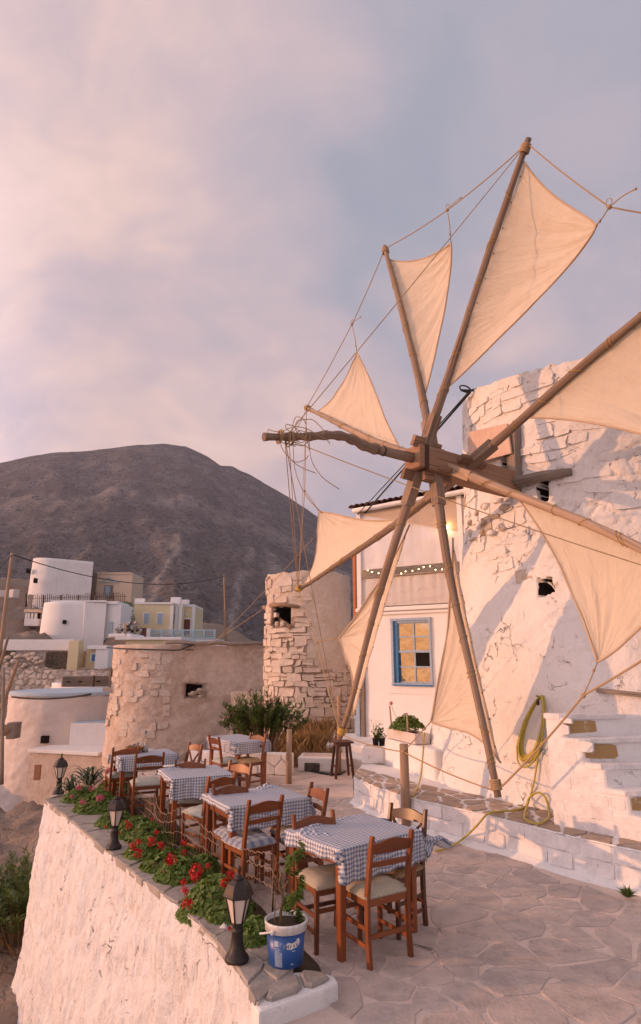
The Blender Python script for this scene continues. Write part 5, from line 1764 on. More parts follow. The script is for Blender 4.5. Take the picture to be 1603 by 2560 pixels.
# white mill below the terrace end, with its stepped annexes
def white_mill():
    Y = 27.0
    c = gy(165, 1700, Y)
    zt = gy(130, 1640, Y - 2).z; zb = gy(60, 1990, Y - 2).z - 1.5
    L = gy(34, 1650, Y); r1 = c.x - L.x
    L0 = gy(-2, 1980, Y); r0 = c.x - L0.x
    hole = []
    t = round_mill('whitewashed_lower_mill', 'whitewashed round mill with flat bluish roof below the terrace corner', c.x, Y, zb, zt, r0, r1, M_WASH_PINK, .05, tvar=.03, seed=12)
    O = t.location.copy()
    m = MB(); m.lathe([(r1 + .03, zt - zb - .02), (r1 + .03, zt - zb + .09), (r1 - .25, zt - zb + .12)], 60, None, 0, (False, True), True, .006); m.build('roof_edge', M_BLUEWASH, t)
    p = gy(112, 1742, Y - r1 * .95); q = gy(105, 1737, Y)
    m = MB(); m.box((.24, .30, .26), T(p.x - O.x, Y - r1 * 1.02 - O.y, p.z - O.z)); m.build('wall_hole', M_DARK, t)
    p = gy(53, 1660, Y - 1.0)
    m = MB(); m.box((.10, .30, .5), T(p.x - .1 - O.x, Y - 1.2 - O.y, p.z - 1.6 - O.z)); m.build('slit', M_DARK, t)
    fbox(t, 'annex', M_WASH_FAR, 168, 246, 1706, 1800, 24.3, 3.0, O, 0, .03, .05)
    fbox(t, 'annex_roof', M_BLUEWASH, 171, 246, 1703.5, 1706.5, 24.35, 2.9, O)
    a = fbox(t, 'annex', M_TAN, 50, 245, 1778, 1960, 23.2, 3.2, O, 1.5, .03, -.30)
    fbox(t, 'annex_roof', M_WASH_FAR, 47, 247, 1770, 1779, 23.1, 3.4, O, 0, .03, -.30)
    panel(t, 'bricked_slot', M_CLAYBRICK, 82, 92, 1804, 1840, 22.55, O, .12)
    # dead axle of the mill at the left edge
    m = MB(); m.tube([gy(-30, 1723, 23) - O, gy(25, 1722, 23.2) - O], .20, 9); m.build('axle_log', M_POST, t)
    m = MB(); m.box((.30, .5, .55), T(*(gy(33, 1722, 23.3) - O))); m.build('axle_block', M_GREYWOOD, t, .02)
    return t
white_mill()
# small rounded white parapet behind it
def small_round():
    Y = 33.0
    a = gy(92, 1612, Y); b = gy(262, 1612, Y)
    t = round_mill('low_white_rotunda', 'low whitewashed rotunda with flat roof behind the wooden axle stub', (a.x + b.x) / 2, Y + 2.0, a.z - 3, a.z, (b.x - a.x) / 2 * 1.03, (b.x - a.x) / 2, M_WASH_FAR, .04, tvar=.03, seed=31, nth=90, nz=40)
small_round()

def far_mill_near():
    Y = 58.0
    a = gy(84, 1420, Y); b = gy(252, 1420, Y)
    zb = gy(100, 1610, Y).z - 1.0; zt = a.z
    O = Vector((a.x, Y, zb))
    t = thing('white_far_mill', 'clean white mill with rounded end and flat side below the iron railing', 'windmill', O)
    r = 2.6
    cx = a.x + r * 1.05
    path = [Vector((b.x, Y, 0)).lerp(Vector((cx, Y - .55, 0)), k / 14) for k in range(15)]
    for k in range(1, 30):
        an = -PI / 2 - PI * k / 29; path.append(Vector((cx + r * math.cos(an), Y - .55 + r + r * math.sin(an), 0)))
    m = MB(); NZ = 30
    for j in range(NZ + 1):
        v = j / NZ
        for p in path:
            o = .28 * (1 - v)
            m.v.append((p.x - O.x - o * (1.2 if p.x < cx else 0), p.y - O.y - o * .3 + .03 * fbm((p.x, p.y, v * 6), 3), lerp(0, zt - zb, v)))
    n = len(path)
    for j in range(NZ):
        for i in range(n - 1): m.face([j * n + i, j * n + i + 1, (j + 1) * n + i + 1, (j + 1) * n + i], None, True)
    m.face([NZ * n + i for i in range(n)])
    m.build('wall', M_WASH_FAR, t)
    fbox(t, 'end_block', M_WASH_FAR, 250, 273, 1424, 1610, Y + .4, 4.0, O, 0, .03)
    fbox(t, 'roof_slab', M_TRIM, 246, 278, 1417.5, 1424, Y + .2, 4.2, O, 0, .02)
    panel(t, 'side_door', M_PALEBLUE, 259, 264, 1466, 1498, Y + .3, O)
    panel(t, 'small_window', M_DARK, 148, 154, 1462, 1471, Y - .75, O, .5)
    fbox(t, 'roof_rim', M_TRIM, 120, 250, 1415.5, 1419, Y - .3, .3, O)
    m = MB(); p0, p1 = gy(201, 1418, Y - .5), gy(194, 1545, Y - 1.0); m.tube([p0 - O, p1 - O], .06, 6); m.build('downpipe', M_TRIM, t)
far_mill_near()
def far_mill_high():
    Y = 76.0
    a = gy(60, 1318, Y); b = gy(217, 1318, Y)
    zb = gy(60, 1450, Y).z - 1.5
    O = Vector((a.x, Y, zb))
    t = thing('weathered_far_mill', 'grey weathered white mill highest on the slope at the left', 'windmill', O)
    r = 3.3; cx = a.x + r
    path = [Vector((b.x, Y + .6, 0)).lerp(Vector((cx, Y - .5, 0)), k / 14) for k in range(15)]
    for k in range(1, 30):
        an = -PI / 2 - PI * k / 29; path.append(Vector((cx + r * math.cos(an), Y - .5 + r + r * math.sin(an), 0)))
    m = MB(); NZ = 24
    for j in range(NZ + 1):
        v = j / NZ
        for p in path:
            zt = lerp(a.z + .25, gy(217, 1323, Y).z, (p.x - a.x) / (b.x - a.x))
            m.v.append((p.x - O.x - (.35 * (1 - v) if p.x < cx else 0), p.y - O.y + .05 * fbm((p.x, p.y, v * 6), 3), lerp(0, zt - zb, v)))
    n = len(path)
    for j in range(NZ):
        for i in range(n - 1): m.face([j * n + i, j * n + i + 1, (j + 1) * n + i + 1, (j + 1) * n + i], None, True)
    m.face([NZ * n + i for i in range(n)])
    m.build('wall', M_WASH_GREY, t)
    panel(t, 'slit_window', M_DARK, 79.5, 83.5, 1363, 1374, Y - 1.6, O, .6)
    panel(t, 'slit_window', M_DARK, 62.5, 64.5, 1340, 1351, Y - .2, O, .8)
far_mill_high()
def ochre_house():
    Y = 79.0
    O = gy(225, 1412, Y)
    t = thing('ochre_chapel_house', 'small ochre house with pale blue arch over its grey door', 'house', O)
    fbox(t, 'wall', M_OCHRE, 221, 309, 1352, 1416, Y, 5, O, 1.0, .04)
    fbox(t, 'dark_side', M_GREYWOOD, 217, 222.5, 1350, 1416, Y - .3, 3, O, 1.0)
    fbox(t, 'roof_edge', M_OCHRE, 219, 310, 1349.5, 1353, Y - .12, 5.2, O)
    panel(t, 'door', M_GREYWOOD, 247, 264, 1380, 1412, Y - .12, O, .2)
    panel(t, 'door_leaf', M_FRAMEPAINT, 249, 258, 1382, 1410, Y - .16, O, .1)
    m = MB()
    c = gy(255.5, 1371, Y - .1) - O
    m.tube([c + Vector((.62 * math.cos(a), -.05, .42 * math.sin(a))) for a in np.linspace(0, PI, 12)], .07, 5); m.build('arch_moulding', M_PALEBLUE, t)
    panel(t, 'lintel_moulding', M_PALEBLUE, 236, 282, 1371, 1373, Y - .15, O, .15)
    fbox(t, 'rubble_heap', M_RUIN, 222, 246, 1402, 1420, Y - 1.5, 2, O, 0, .1)
ochre_house()
def yellow_house():
    Y = 64.0
    O = gy(320, 1495, Y)
    t = thing('yellow_house', 'pale yellow classical house with white trim and brown door on the slope', 'house', O)
    fbox(t, 'wall', M_YELLOW, 318, 404, 1424, 1496, Y, 7, O, .8, .03, .03)
    fbox(t, 'wall', M_YELLOW, 404, 427, 1430, 1494, Y + .8, 6, O, .8)
    fbox(t, 'wall', M_YELLOW, 426, 456, 1430, 1494, Y + 2.2, 5, O, .8, .02)
    fbox(t, 'cornice', M_TRIM, 317, 406, 1420, 1424.5, Y - .12, 7.2, O)
    fbox(t, 'cornice', M_TRIM, 404, 428, 1425, 1430, Y + .65, 6, O)
    fbox(t, 'cornice', M_TRIM, 425, 457.5, 1425, 1430.5, Y + 2.05, 5.2, O)
    fbox(t, 'parapet_crest', M_TRIM, 403, 426, 1408, 1425, Y + .5, .5, O, 0, .06)
    fbox(t, 'parapet_crest', M_TRIM, 424, 445, 1414, 1426, Y + 1.9, .5, O, 0, .06)
    fbox(t, 'parapet_crest', M_TRIM, 318, 340, 1411, 1421, Y + 1, .5, O, 0, .06)
    for (u, yy) in ((402.5, -.06), (414, .7), (423, .7), (454, 2.12)): panel(t, 'pilaster', M_TRIM, u, u + 3.4, 1428, 1495, Y + yy, O, .2)
    panel(t, 'door_frame', M_TRIM, 421 + 8, 450, 1457, 1496, Y + 2.1, O, .15)
    panel(t, 'door', M_REDDOOR, 433, 447, 1460.5, 1496, Y + 2.02, O, .15)
    for (u, v) in ((340, 1446), (372, 1446)):
        panel(t, 'shutter_frame', M_TRIM, u - 1.5, u + 11.5, v - 2, v + 26, Y - .04, O, .12); panel(t, 'shutter', M_FRAMEPAINT, u, u + 10, v, v + 24, Y - .08, O, .12)
    panel(t, 'side_window', M_GREYWOOD, 409, 412.5, 1448, 1470, Y + .72, O, .12)
    panel(t, 'wall_plaque', M_TRIM, 438, 443, 1446, 1451, Y + 2.08, O, .1)
    panel(t, 'letter_box', M_GREYWOOD, 425.5, 429, 1466, 1473, Y + 2.0, O, .1)
yellow_house()
def balustrade():
    Y = 58.0
    O = gy(340, 1520, Y)
    t = thing('blue_balustrade_terrace', 'pale blue fretwork balustrade on a whitewashed terrace wall before the yellow house', 'balustrade', O)
    fbox(t, 'terrace_wall', M_WASH_FAR, 352, 508, 1506, 1530, Y, 5, O, 1.5)
    fbox(t, 'rail', M_PALEBLUE, 350, 508, 1484.5, 1487.5, Y - .05, .18, O)
    fbox(t, 'kerb', M_PALEBLUE, 350, 508, 1503, 1507, Y - .05, .2, O)
    for k in range(7):
        u = 356 + k * 25.0; panel(t, 'post', M_PALEBLUE, u - 1.6, u + 1.6, 1484, 1506, Y - .08, O, .22)
    for k in range(6):
        u0 = 356 + k * 25
        m = MB()
        a, b = gy(u0 + 2, 1488, Y), gy(u0 + 23, 1503, Y)
        nx = 6
        for i in range(nx):
            for j in range(3):
                cx = lerp(a.x, b.x, (i + .5) / nx); cz = lerp(b.z, a.z, (j + .5) / 3)
                m.tube([Vector((cx + .075 * math.cos(q), Y, cz + .10 * math.sin(q))) - O for q in np.linspace(0, 2 * PI, 8)], .022, 4)
        o = m.build('fretwork_panel', M_PALEBLUE, t); o['kind'] = 'stuff'
    panel(t, 'gate', M_REDDOOR, 334, 346, 1481, 1503, Y - .2, O, .1)
    fbox(t, 'gate_pier', M_WASH_FAR, 346, 353, 1482, 1510, Y - .3, .4, O)
balustrade()
def roof_terrace():
    Y = 50.0
    O = gy(280, 1520, Y)
    t = thing('cream_flat_roof_house', 'cream flat-roofed house whose roof edge shows above the tan mill', 'house', O)
    fbox(t, 'wall', M_YELLOW, 297, 425, 1509, 1540, Y, 5, O, 3)
    fbox(t, 'roof_slab', M_TRIM, 272, 428, 1502, 1509, Y - .25, 6, O, 0, .04)
    fbox(t, 'stair_hood', M_WASH_FAR, 255, 310, 1494, 1504, Y + 2, 4, O, 0, .2)
    m = MB(); p = gy(297, 1470, Y + 1); q = gy(297, 1500, Y + 1); m.tube([q - O, p - O], .05, 6); m.build('roof_pipe', M_CLAYBRICK, t)
roof_terrace()
def street_wall():
    Y = 44.0
    O = gy(0, 1590, Y)
    t = thing('ruined_street_wall', 'white-topped ruined rubble wall with dark gaps at the left', 'wall', O)
    fbox(t, 'wall_top', M_WASH_FAR, -60, 172, 1508, 1534, Y - .1, 1.2, O, 0, .05)
    fbox(t, 'rubble', M_RUIN, -60, 172, 1533, 1592, Y, 1.0, O, 1.0, .05)
    for (u0, u1, v0, v1) in ((-20, 34, 1532, 1560), (108, 164, 1536, 1578)):
        fbox(t, 'dark_gap', M_LICHEN, u0, u1, v0, v1, Y - .05, .3, O, 0, .12)
    rr = random.Random(6)
    for k in range(40):
        u, v = rr.uniform(5, 110), rr.uniform(1542, 1582)
        p = gy(u, v, Y - .05) - O
        m = MB(); m.ball(p, rr.uniform(.10, .2), 6, 4, (1.4, .6, .8)); m.build('stone', M_MILLSTONE, t)
street_wall()
def yellow_gate():
    Y = 42.5
    O = gy(200, 1585, Y)
    t = thing('yellow_gate_house', 'yellow gate house with small blue window by the rubble wall', 'house', O)
    fbox(t, 'pier', M_YELLOW, 163, 180, 1510, 1590, Y, 1.0, O, .5, .02)
    fbox(t, 'wall', M_YELLOW, 205, 246, 1528, 1590, Y + .8, 4, O, .5)
    fbox(t, 'front_block', M_TRIM, 226, 252, 1531, 1590, Y + .2, 4, O, .5, .02)
    fbox(t, 'roof_slab', M_TRIM, 206, 253, 1522, 1531, Y + .1, 4.4, O, 0, .03)
    fbox(t, 'passage_wall', M_RUIN, 178, 208, 1536, 1590, Y + 1.2, 1, O, .5)
    panel(t, 'window_frame', M_TRIM, 214, 226, 1540, 1562, Y + .7, O, .15)
    panel(t, 'window', M_BLUEPAINT, 217, 224, 1543, 1559, Y + .6, O, .15)
yellow_gate()
def rubble_terrace():
    Y = 35.0
    O = gy(60, 1650, Y)
    t = thing('rubble_terrace_wall', 'long pinkish rubble terrace wall under the ruined street wall', 'wall', O)
    m = MB()
    a, b = gy(-60, 1576, Y), gy(268, 1584, Y)
    zb = gy(0, 1760, Y).z
    m.grid(120, 60, lambda u, v: Vector((lerp(a.x, b.x, u), Y + .10 * fbm((u * 30, v * 12, 3), 4) + .4 * (v), lerp(zb, lerp(a.z, b.z, u) + .15 * fbm((u * 14, 0, 2), 3), v))) - O, True)
    m.grid(60, 4, lambda u, v: Vector((lerp(a.x, b.x, u), Y + .4 + v * 1.5, lerp(a.z, b.z, u) - .02)) - O, True)
    m.build('wall', M_TERRWALL, t)
    rr = random.Random(16)
    pts = []
    z = lerp(zb, a.z, .35)
    while z < a.z - .1:
        h = rr.uniform(.2, .36); s = a.x
        while s < lerp(a.x, b.x, .62):
            w = rr.uniform(.25, .6); pts.append((s + w / 2, z + h / 2)); s += w
        z += h
    for c in voronoi(pts, [(a.x, lerp(zb, a.z, .33)), (lerp(a.x, b.x, .62), lerp(zb, a.z, .33)), (lerp(a.x, b.x, .62), a.z - .1), (a.x, a.z - .1)], lambda: rr.uniform(.03, .07)):
        if not c or parea(c) < .03 or rr.random() < .45: continue
        m = MB(); stone_mb(m, soften(c, .03, .2), lambda u, v, h: Vector((u, Y - h + .4 * (v - zb) / (a.z - zb) + .02, v)) - O, .15, rr.uniform(.04, .10), .05, .05)
        m.build('stone', M_MILLSTONE, t)
rubble_terrace()
def railing():
    Y = 70.0
    O = gy(70, 1440, Y)
    t = thing('iron_railing', 'thin dark iron railing on the slope below the weathered mill', 'railing', O)
    rr = random.Random(14)
    for k in range(52):
        u = 62 + k * 4.55
        m = MB(); p = gy(u, 1403 + rr.uniform(-3, 2) - (4 if u > 200 else 0), Y); q = gy(u + rr.uniform(-.4, .4), 1432, Y)
        m.tube([q - O, p - O], .035 if k % 9 else .10, 4); m.build('bar', M_IRON, t)
    m = MB(); m.tube([gy(62, 1412, Y) - O, gy(180, 1408, Y) - O, gy(300, 1406, Y) - O], .03, 4); m.build('rail', M_IRON, t)
railing()
def hedge_cypress(name, label, u, v0, v1, Y, w, mat, n=1400):
    O = gy(u, v1, Y)
    t = thing(name, label, 'bush', O)
    H = gy(u, v0, Y).z - O.z
    rr = random.Random(int(u))
    m = MB()
    for k in range(n):
        a = rr.uniform(0, 2 * PI); z = rr.random(); r = w * math.sqrt(rr.random()) * (1 - .5 * z)
        p = Vector((r * math.cos(a), r * math.sin(a), z * H)); e = Vector((rr.uniform(-1, 1), rr.uniform(-1, 1), rr.uniform(-.4, 1))).normalized() * .16; f = e.orthogonal().normalized() * .06
        m.face([m.vert(p - f), m.vert(p + e), m.vert(p + f)], None, False)
    m.build('foliage', mat, t)
    m = MB(); m.tube([(0, 0, -.3), (0, 0, H * .6)], .1, 6); m.build('trunk', M_STEM, t)
hedge_cypress('dark_shrub', 'dark upright shrub between the white mill and the yellow house', 291, 1420, 1476, 62, 1.3, M_OLEA)
def scrap_heap():
    Y = 57.0
    O = gy(300, 1500, Y)
    t = thing('rubble_heap', 'grey heap of sacks and broken stones beside the yellow house', 'rubble heap', O)
    rr = random.Random(3)
    for k in range(46):
        p = gy(rr.uniform(275, 332), rr.uniform(1468, 1500), Y + rr.uniform(0, 1)) - O
        m = MB(); m.lathe([(.02, -1), (.8, -.6), (1.0, .1), (.6, .7), (.02, .9)], 6, T(*p) @ RZ(rr.random() * 6) @ RX(rr.uniform(-.6, .6)) @ Matrix.Diagonal((rr.uniform(.12, .32), rr.uniform(.1, .25), rr.uniform(.08, .2), 1)), 0, (True, True), False, .25); m.build('stone', rr.choice([M_RUIN, M_LICHEN, M_WASH_GREY]), t)
scrap_heap()
def hut():
    Y = 66.0
    O = gy(0, 1420, Y)
    t = thing('white_tarpaulins', 'pale pink sheets draped on frames at the far left edge', 'tarpaulin', O)
    for (u0, u1, v0, v1, yaw) in ((-18, 9, 1391, 1408, .4), (4, 36, 1390, 1410, -.5)):
        fbox(t, 'sheet', M_CURTAIN, u0, u1, v0, v1, Y, .8, O, 0, .12, yaw)
    t2 = thing('ruined_shed', 'small broken balustrade shed on the slope under the railing', 'shed', gy(70, 1465, 60))
    O = t2.location.copy()
    fbox(t2, 'roof_slab', M_OCHRE, 57, 92, 1437, 1444, 60, 1.5, O, 0, .03)
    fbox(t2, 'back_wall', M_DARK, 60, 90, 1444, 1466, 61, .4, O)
    fbox(t2, 'base', M_WASH_GREY, 58, 90, 1459, 1466, 60, 1.0, O, .4, .03)
    for u in (60, 66, 74, 82): fbox(t2, 'baluster', M_WASH_FAR, u, u + 3, 1446, 1460, 60, .25, O, 0, .03)
    fbox(t2, 'gate_post', M_GREYWOOD, 67, 71.5, 1402, 1440, 60.2, .3, O)
hut()
# poles and wires
def pole(name, label, b, tpt_, r, mat=None):
    t = thing(name, label, 'pole', b)
    m = MB(); d = Vector(tpt_) - Vector(b)
    m.tube([d * k / 8 for k in range(9)], [lerp(r, r * .75, k / 8) for k in range(9)], 8, jit=.05); m.build('shaft', mat or M_POST, t)
    return t
p_top1 = gy(29, 1304, 40); pole('utility_pole', 'leaning wooden utility pole at the far left edge', gy(-3, 1560, 40), p_top1, .14)
p_top2 = gy(529, 1356, 66); pole('utility_pole', 'slim upright utility pole against the mountain beside the balustrade', gy(533, 1530, 66), p_top2, .13)
def cable(name, label, pts, r, mat=None):
    o = MB().tube(pts, r, 5).build(name, mat or M_DARKROPE)
    o.location = (0, 0, 0)
    return tag(o, label, 'cable')
cable('overhead_cable', 'dark overhead cable sagging between the two utility poles', sag(p_top1 - Vector((0, 0, .1)), p_top2 - Vector((0, 0, .15)), 1.35, 24), .035)
cable('overhead_cable', 'dark overhead cable leaving the picture at the far left pole', sag(p_top1 - Vector((0, 0, .1)), gy(-140, 1420, 30), .6, 12), .03)
pole('spar_pole', 'bare leaning spar of the lower mill rising at the left edge', gy(2, 1675, 24), gy(44, 1556, 24), .085, M_POST)
pole('spar_pole', 'short dark leaning spar above the left edge of the picture', gy(-8, 1600, 25), gy(20, 1500, 25), .07, M_SPAR)
pole('spar_pole', 'thin grey upright pole in front of the lower mill at the left edge', gy(4, 1850, 22), gy(9, 1572, 22), .07, M_GREYWOOD)
cable('guy_wire', 'thin upper guy wire from the sail wheel to the tan mill roof', sag(gy(745, 1262, 12.5), gy(508, 1512, 20.6), .05, 10), .0065, M_ROPE)
cable('guy_wire', 'thin lower guy wire from the stone mill to the tan mill roof', sag(gy(722, 1358, 14), gy(480, 1524, 20.6), .10, 10), .0065, M_ROPE)
cable('black_hose', 'black cable hanging under the wooden axle stub of the tan mill', sag(gy(28, 1643, 23), gy(215, 1637, 21.5), .10, 12), .035)
EAVE = gy(858, 1213, 15.4)
cable('tackle_cable', 'black cable running from the tower hook behind the wheel to the house eave', [HOOK, HOOK.lerp(EAVE, .5), EAVE], .020)
cable('tackle_cable', 'second thinner black cable beside the first behind the hub', [HOOK + Vector((-.05, 0, -.02)), (HOOK.lerp(EAVE, .5)) + Vector((-.1, 0, -.03)), EAVE + Vector((-.16, 0, 0))], .012)
# ------------------------------------------------------------------ tables, cloths, chairs
R1 = reg(700, 1950, 500 / 1512); R2 = reg(400, 1800, 400 / 1512); R3 = reg(250, 1780, 400 / 1512); R4 = reg(500, 2100, 400 / 1512); R6 = reg(740, 1650, 400 / 1512)
TH = 0.745
def make_table(label, N, L, Rr):
    """N near corner, L its left neighbour, Rr its right neighbour (plan)"""
    N, L, Rr = Vector(N), Vector(L), Vector(Rr)
    ex = (Rr - N); lx = ex.length; ex = ex.normalized()
    ey = Vector((-ex.y, ex.x)); ly = (L - N).dot(ey)
    c = N + ex * lx / 2 + ey * ly / 2
    t = thing('taverna_table', label, 'table', (c.x, c.y, 0), math.atan2(ex.y, ex.x), 'varnished taverna tables on the terrace')
    m = MB(); m.box((lx, ly, .026), T(0, 0, TH - .013)); m.build('table_top', M_VARN, t, .006)
    for sx in (-1, 1):
        for sy in (-1, 1):
            m = MB(); x, y = sx * (lx / 2 - .045), sy * (ly / 2 - .045)
            m.box((.062, .062, TH - .03), T(x, y, (TH - .03) / 2) @ RX(PI), taper=.80); m.build('leg', M_VARN, t, .007)
    for s in (-1, 1):
        m = MB(); m.box((lx - .13, .024, .10), T(0, s * (ly / 2 - .045), TH - .077)); m.build('apron', M_VARN, t, .004)
        m = MB(); m.box((.024, ly - .13, .10), T(s * (lx / 2 - .045), 0, TH - .077)); m.build('apron', M_VARN, t, .004)
    return t, lx, ly
def cloth(t, lx, ly, label, drops, seed, blow=0.0, fold=()):
    """checked cloth: drops = hanging length on (-x, +x, -y, +y); corner tails; blow lifts the +x tail"""
    o_ = bpy.data.objects.new('tablecloth', None)
    rr = random.Random(seed)
    W, H = lx + drops[0] + drops[1], ly + drops[2] + drops[3]
    NX, NY = 76, 66
    hx, hy = lx / 2 + .006, ly / 2 + .006
    m = MB()
    def fn(u, v):
        x = -hx - drops[0] + (2 * hx + drops[0] + drops[1]) * u
        y = -hy - drops[2] + (2 * hy + drops[2] + drops[3]) * v
        ox = max(0, x - hx) - max(0, -hx - x); oy = max(0, y - hy) - max(0, -hy - y)
        px, py = max(-hx, min(hx, x)), max(-hy, min(hy, y))
        ax, ay = abs(ox), abs(oy)
        z = TH + .004
        z += .0025 + .0045 * abs(fbm((x * 5, y * 5, seed), 3))
        if fold:
            for (fx, fy, fl, fw, fh, fa) in fold:
                dx, dy = x - fx, y - fy
                q = dx * math.cos(fa) + dy * math.sin(fa); w = -dx * math.sin(fa) + dy * math.cos(fa)
                z += fh * math.exp(-(q / fl) ** 2) * math.exp(-(w / fw) ** 2) * (1 + .5 * math.sin(q * 60 + w * 40))
        if ax == 0 and ay == 0: return (px, py, z)
        d = math.hypot(ax, ay)
        if ax > 0 and ay > 0:      # corner tails: gather into a cone
            drop = max(ax, ay) * .92 + .10 * min(ax, ay)
            outw = .10 * min(ax, ay) + .05 * drop
            dirx, diry = math.copysign(1, ox), math.copysign(1, oy)
            fx = .35 * (ax - ay) / d
            wav = .020 * math.sin(14 * (ax - ay) / max(.05, d) + seed)
            nx, ny = px + dirx * (outw + max(0, fx) * .12 + wav), py + diry * (outw + max(0, -fx) * .12 - wav)
        else:
            drop = d
            s = (y if ax > 0 else x)
            wav = (.014 * math.sin(s * 17 + seed) + .012 * math.sin(s * 31 + 2 * seed) + .012 * fbm((s * 8, d * 3, seed), 2)) * min(1, d / .12)
            ou = .012 + wav + .02 * d
            nx, ny = px + (math.copysign(ou, ox) if ax > 0 else 0), py + (math.copysign(ou, oy) if ay > 0 else 0)
        zz = z - drop * .985
        zz += .012 * fbm((x * 7, y * 7, seed + 5), 2) * min(1, d / .1)
        if blow and ox > 0:        # wind lifts the far right tail
            k = smooth01(ox / .30)
            w = smooth01((y + hy + drops[2]) / (2 * hy) * .6 + .25) if True else 1
            nx += blow * k * ox * .80; zz += blow * k * ox * .62; ny += blow * k * ox * .10 * math.sin(y * 9); zz += blow * .03 * math.sin(y * 14 + ox * 9) * k
        return (nx, ny, zz)
    m.grid(NX, NY, fn, True, uvf=lambda u, v: (u * W, v * H))
    me = m.mesh('tablecloth')
    me.materials.append(M_GING)
    o = bpy.data.objects.new('tablecloth', me); COL.objects.link(o)
    bpy.data.objects.remove(o_)
    sol = o.modifiers.new('thickness', 'SOLIDIFY'); sol.thickness = .003; sol.offset = 1.0
    o.matrix_world = Matrix.Translation(t.location) @ RZ(t.rotation_euler.z)
    return tag(o, label, 'tablecloth', 'blue gingham cloths on the taverna tables')
def g2(p, z): 
    q = gz(*p, z); return (q.x, q.y)
TABLES = []
tspec = [('varnished table nearest the camera beside the blue bucket', (R1(455, 510), R1(70, 365), R1(1045, 365)), (.10, .46, .24, .05), 3, .90, 'wind-blown gingham cloth on the nearest table, its right corner flying up', ((-.25, .22, .30, .045, .020, .5), (-.36, .1, .16, .03, .025, -.8), (.0, .30, .3, .03, .012, .05))),
         ('second varnished table from the camera, its left apron bare', (R2(670, 815), R2(430, 690), R2(1395, 722)), (.06, .20, .22, .04), 5, .35, 'gingham cloth on the second table with a crumpled fold at its far corner', ((.24, .26, .13, .05, .035, .3), (-.35, .2, .2, .04, .012, .4))),
         ('third varnished table along the flower bed', (R3(690, 622), R3(490, 537), R3(1255, 577)), (.07, .16, .24, .04), 8, .1, 'gingham cloth on the third table, tail hanging at its near corner', ((-.1, .27, .25, .035, .02, .1), (-.34, .2, .16, .04, .01, .4))),
         ('varnished table with the bread basket at the far end of the flower bed', (R3(200, 425), R3(80, 380), R3(730, 386)), (.16, .18, .20, .10), 12, 0, 'gingham cloth knotted at the corners under the bread basket', ()),
         ('varnished table farthest back beside the oleander', (R2(735, 208), R2(490, 150), R2(1025, 182)), (.20, .17, .20, .15), 15, 0, 'gingham cloth on the farthest table hanging evenly on all sides', ())]
for (lab, (n, l, r), dr, sd, bl, clab, fold) in tspec:
    t, lx, ly = make_table(lab, g2(n, .76), g2(l, .76), g2(r, .76))
    cloth(t, lx, ly, clab, dr, sd, bl, fold)
    TABLES.append(t)

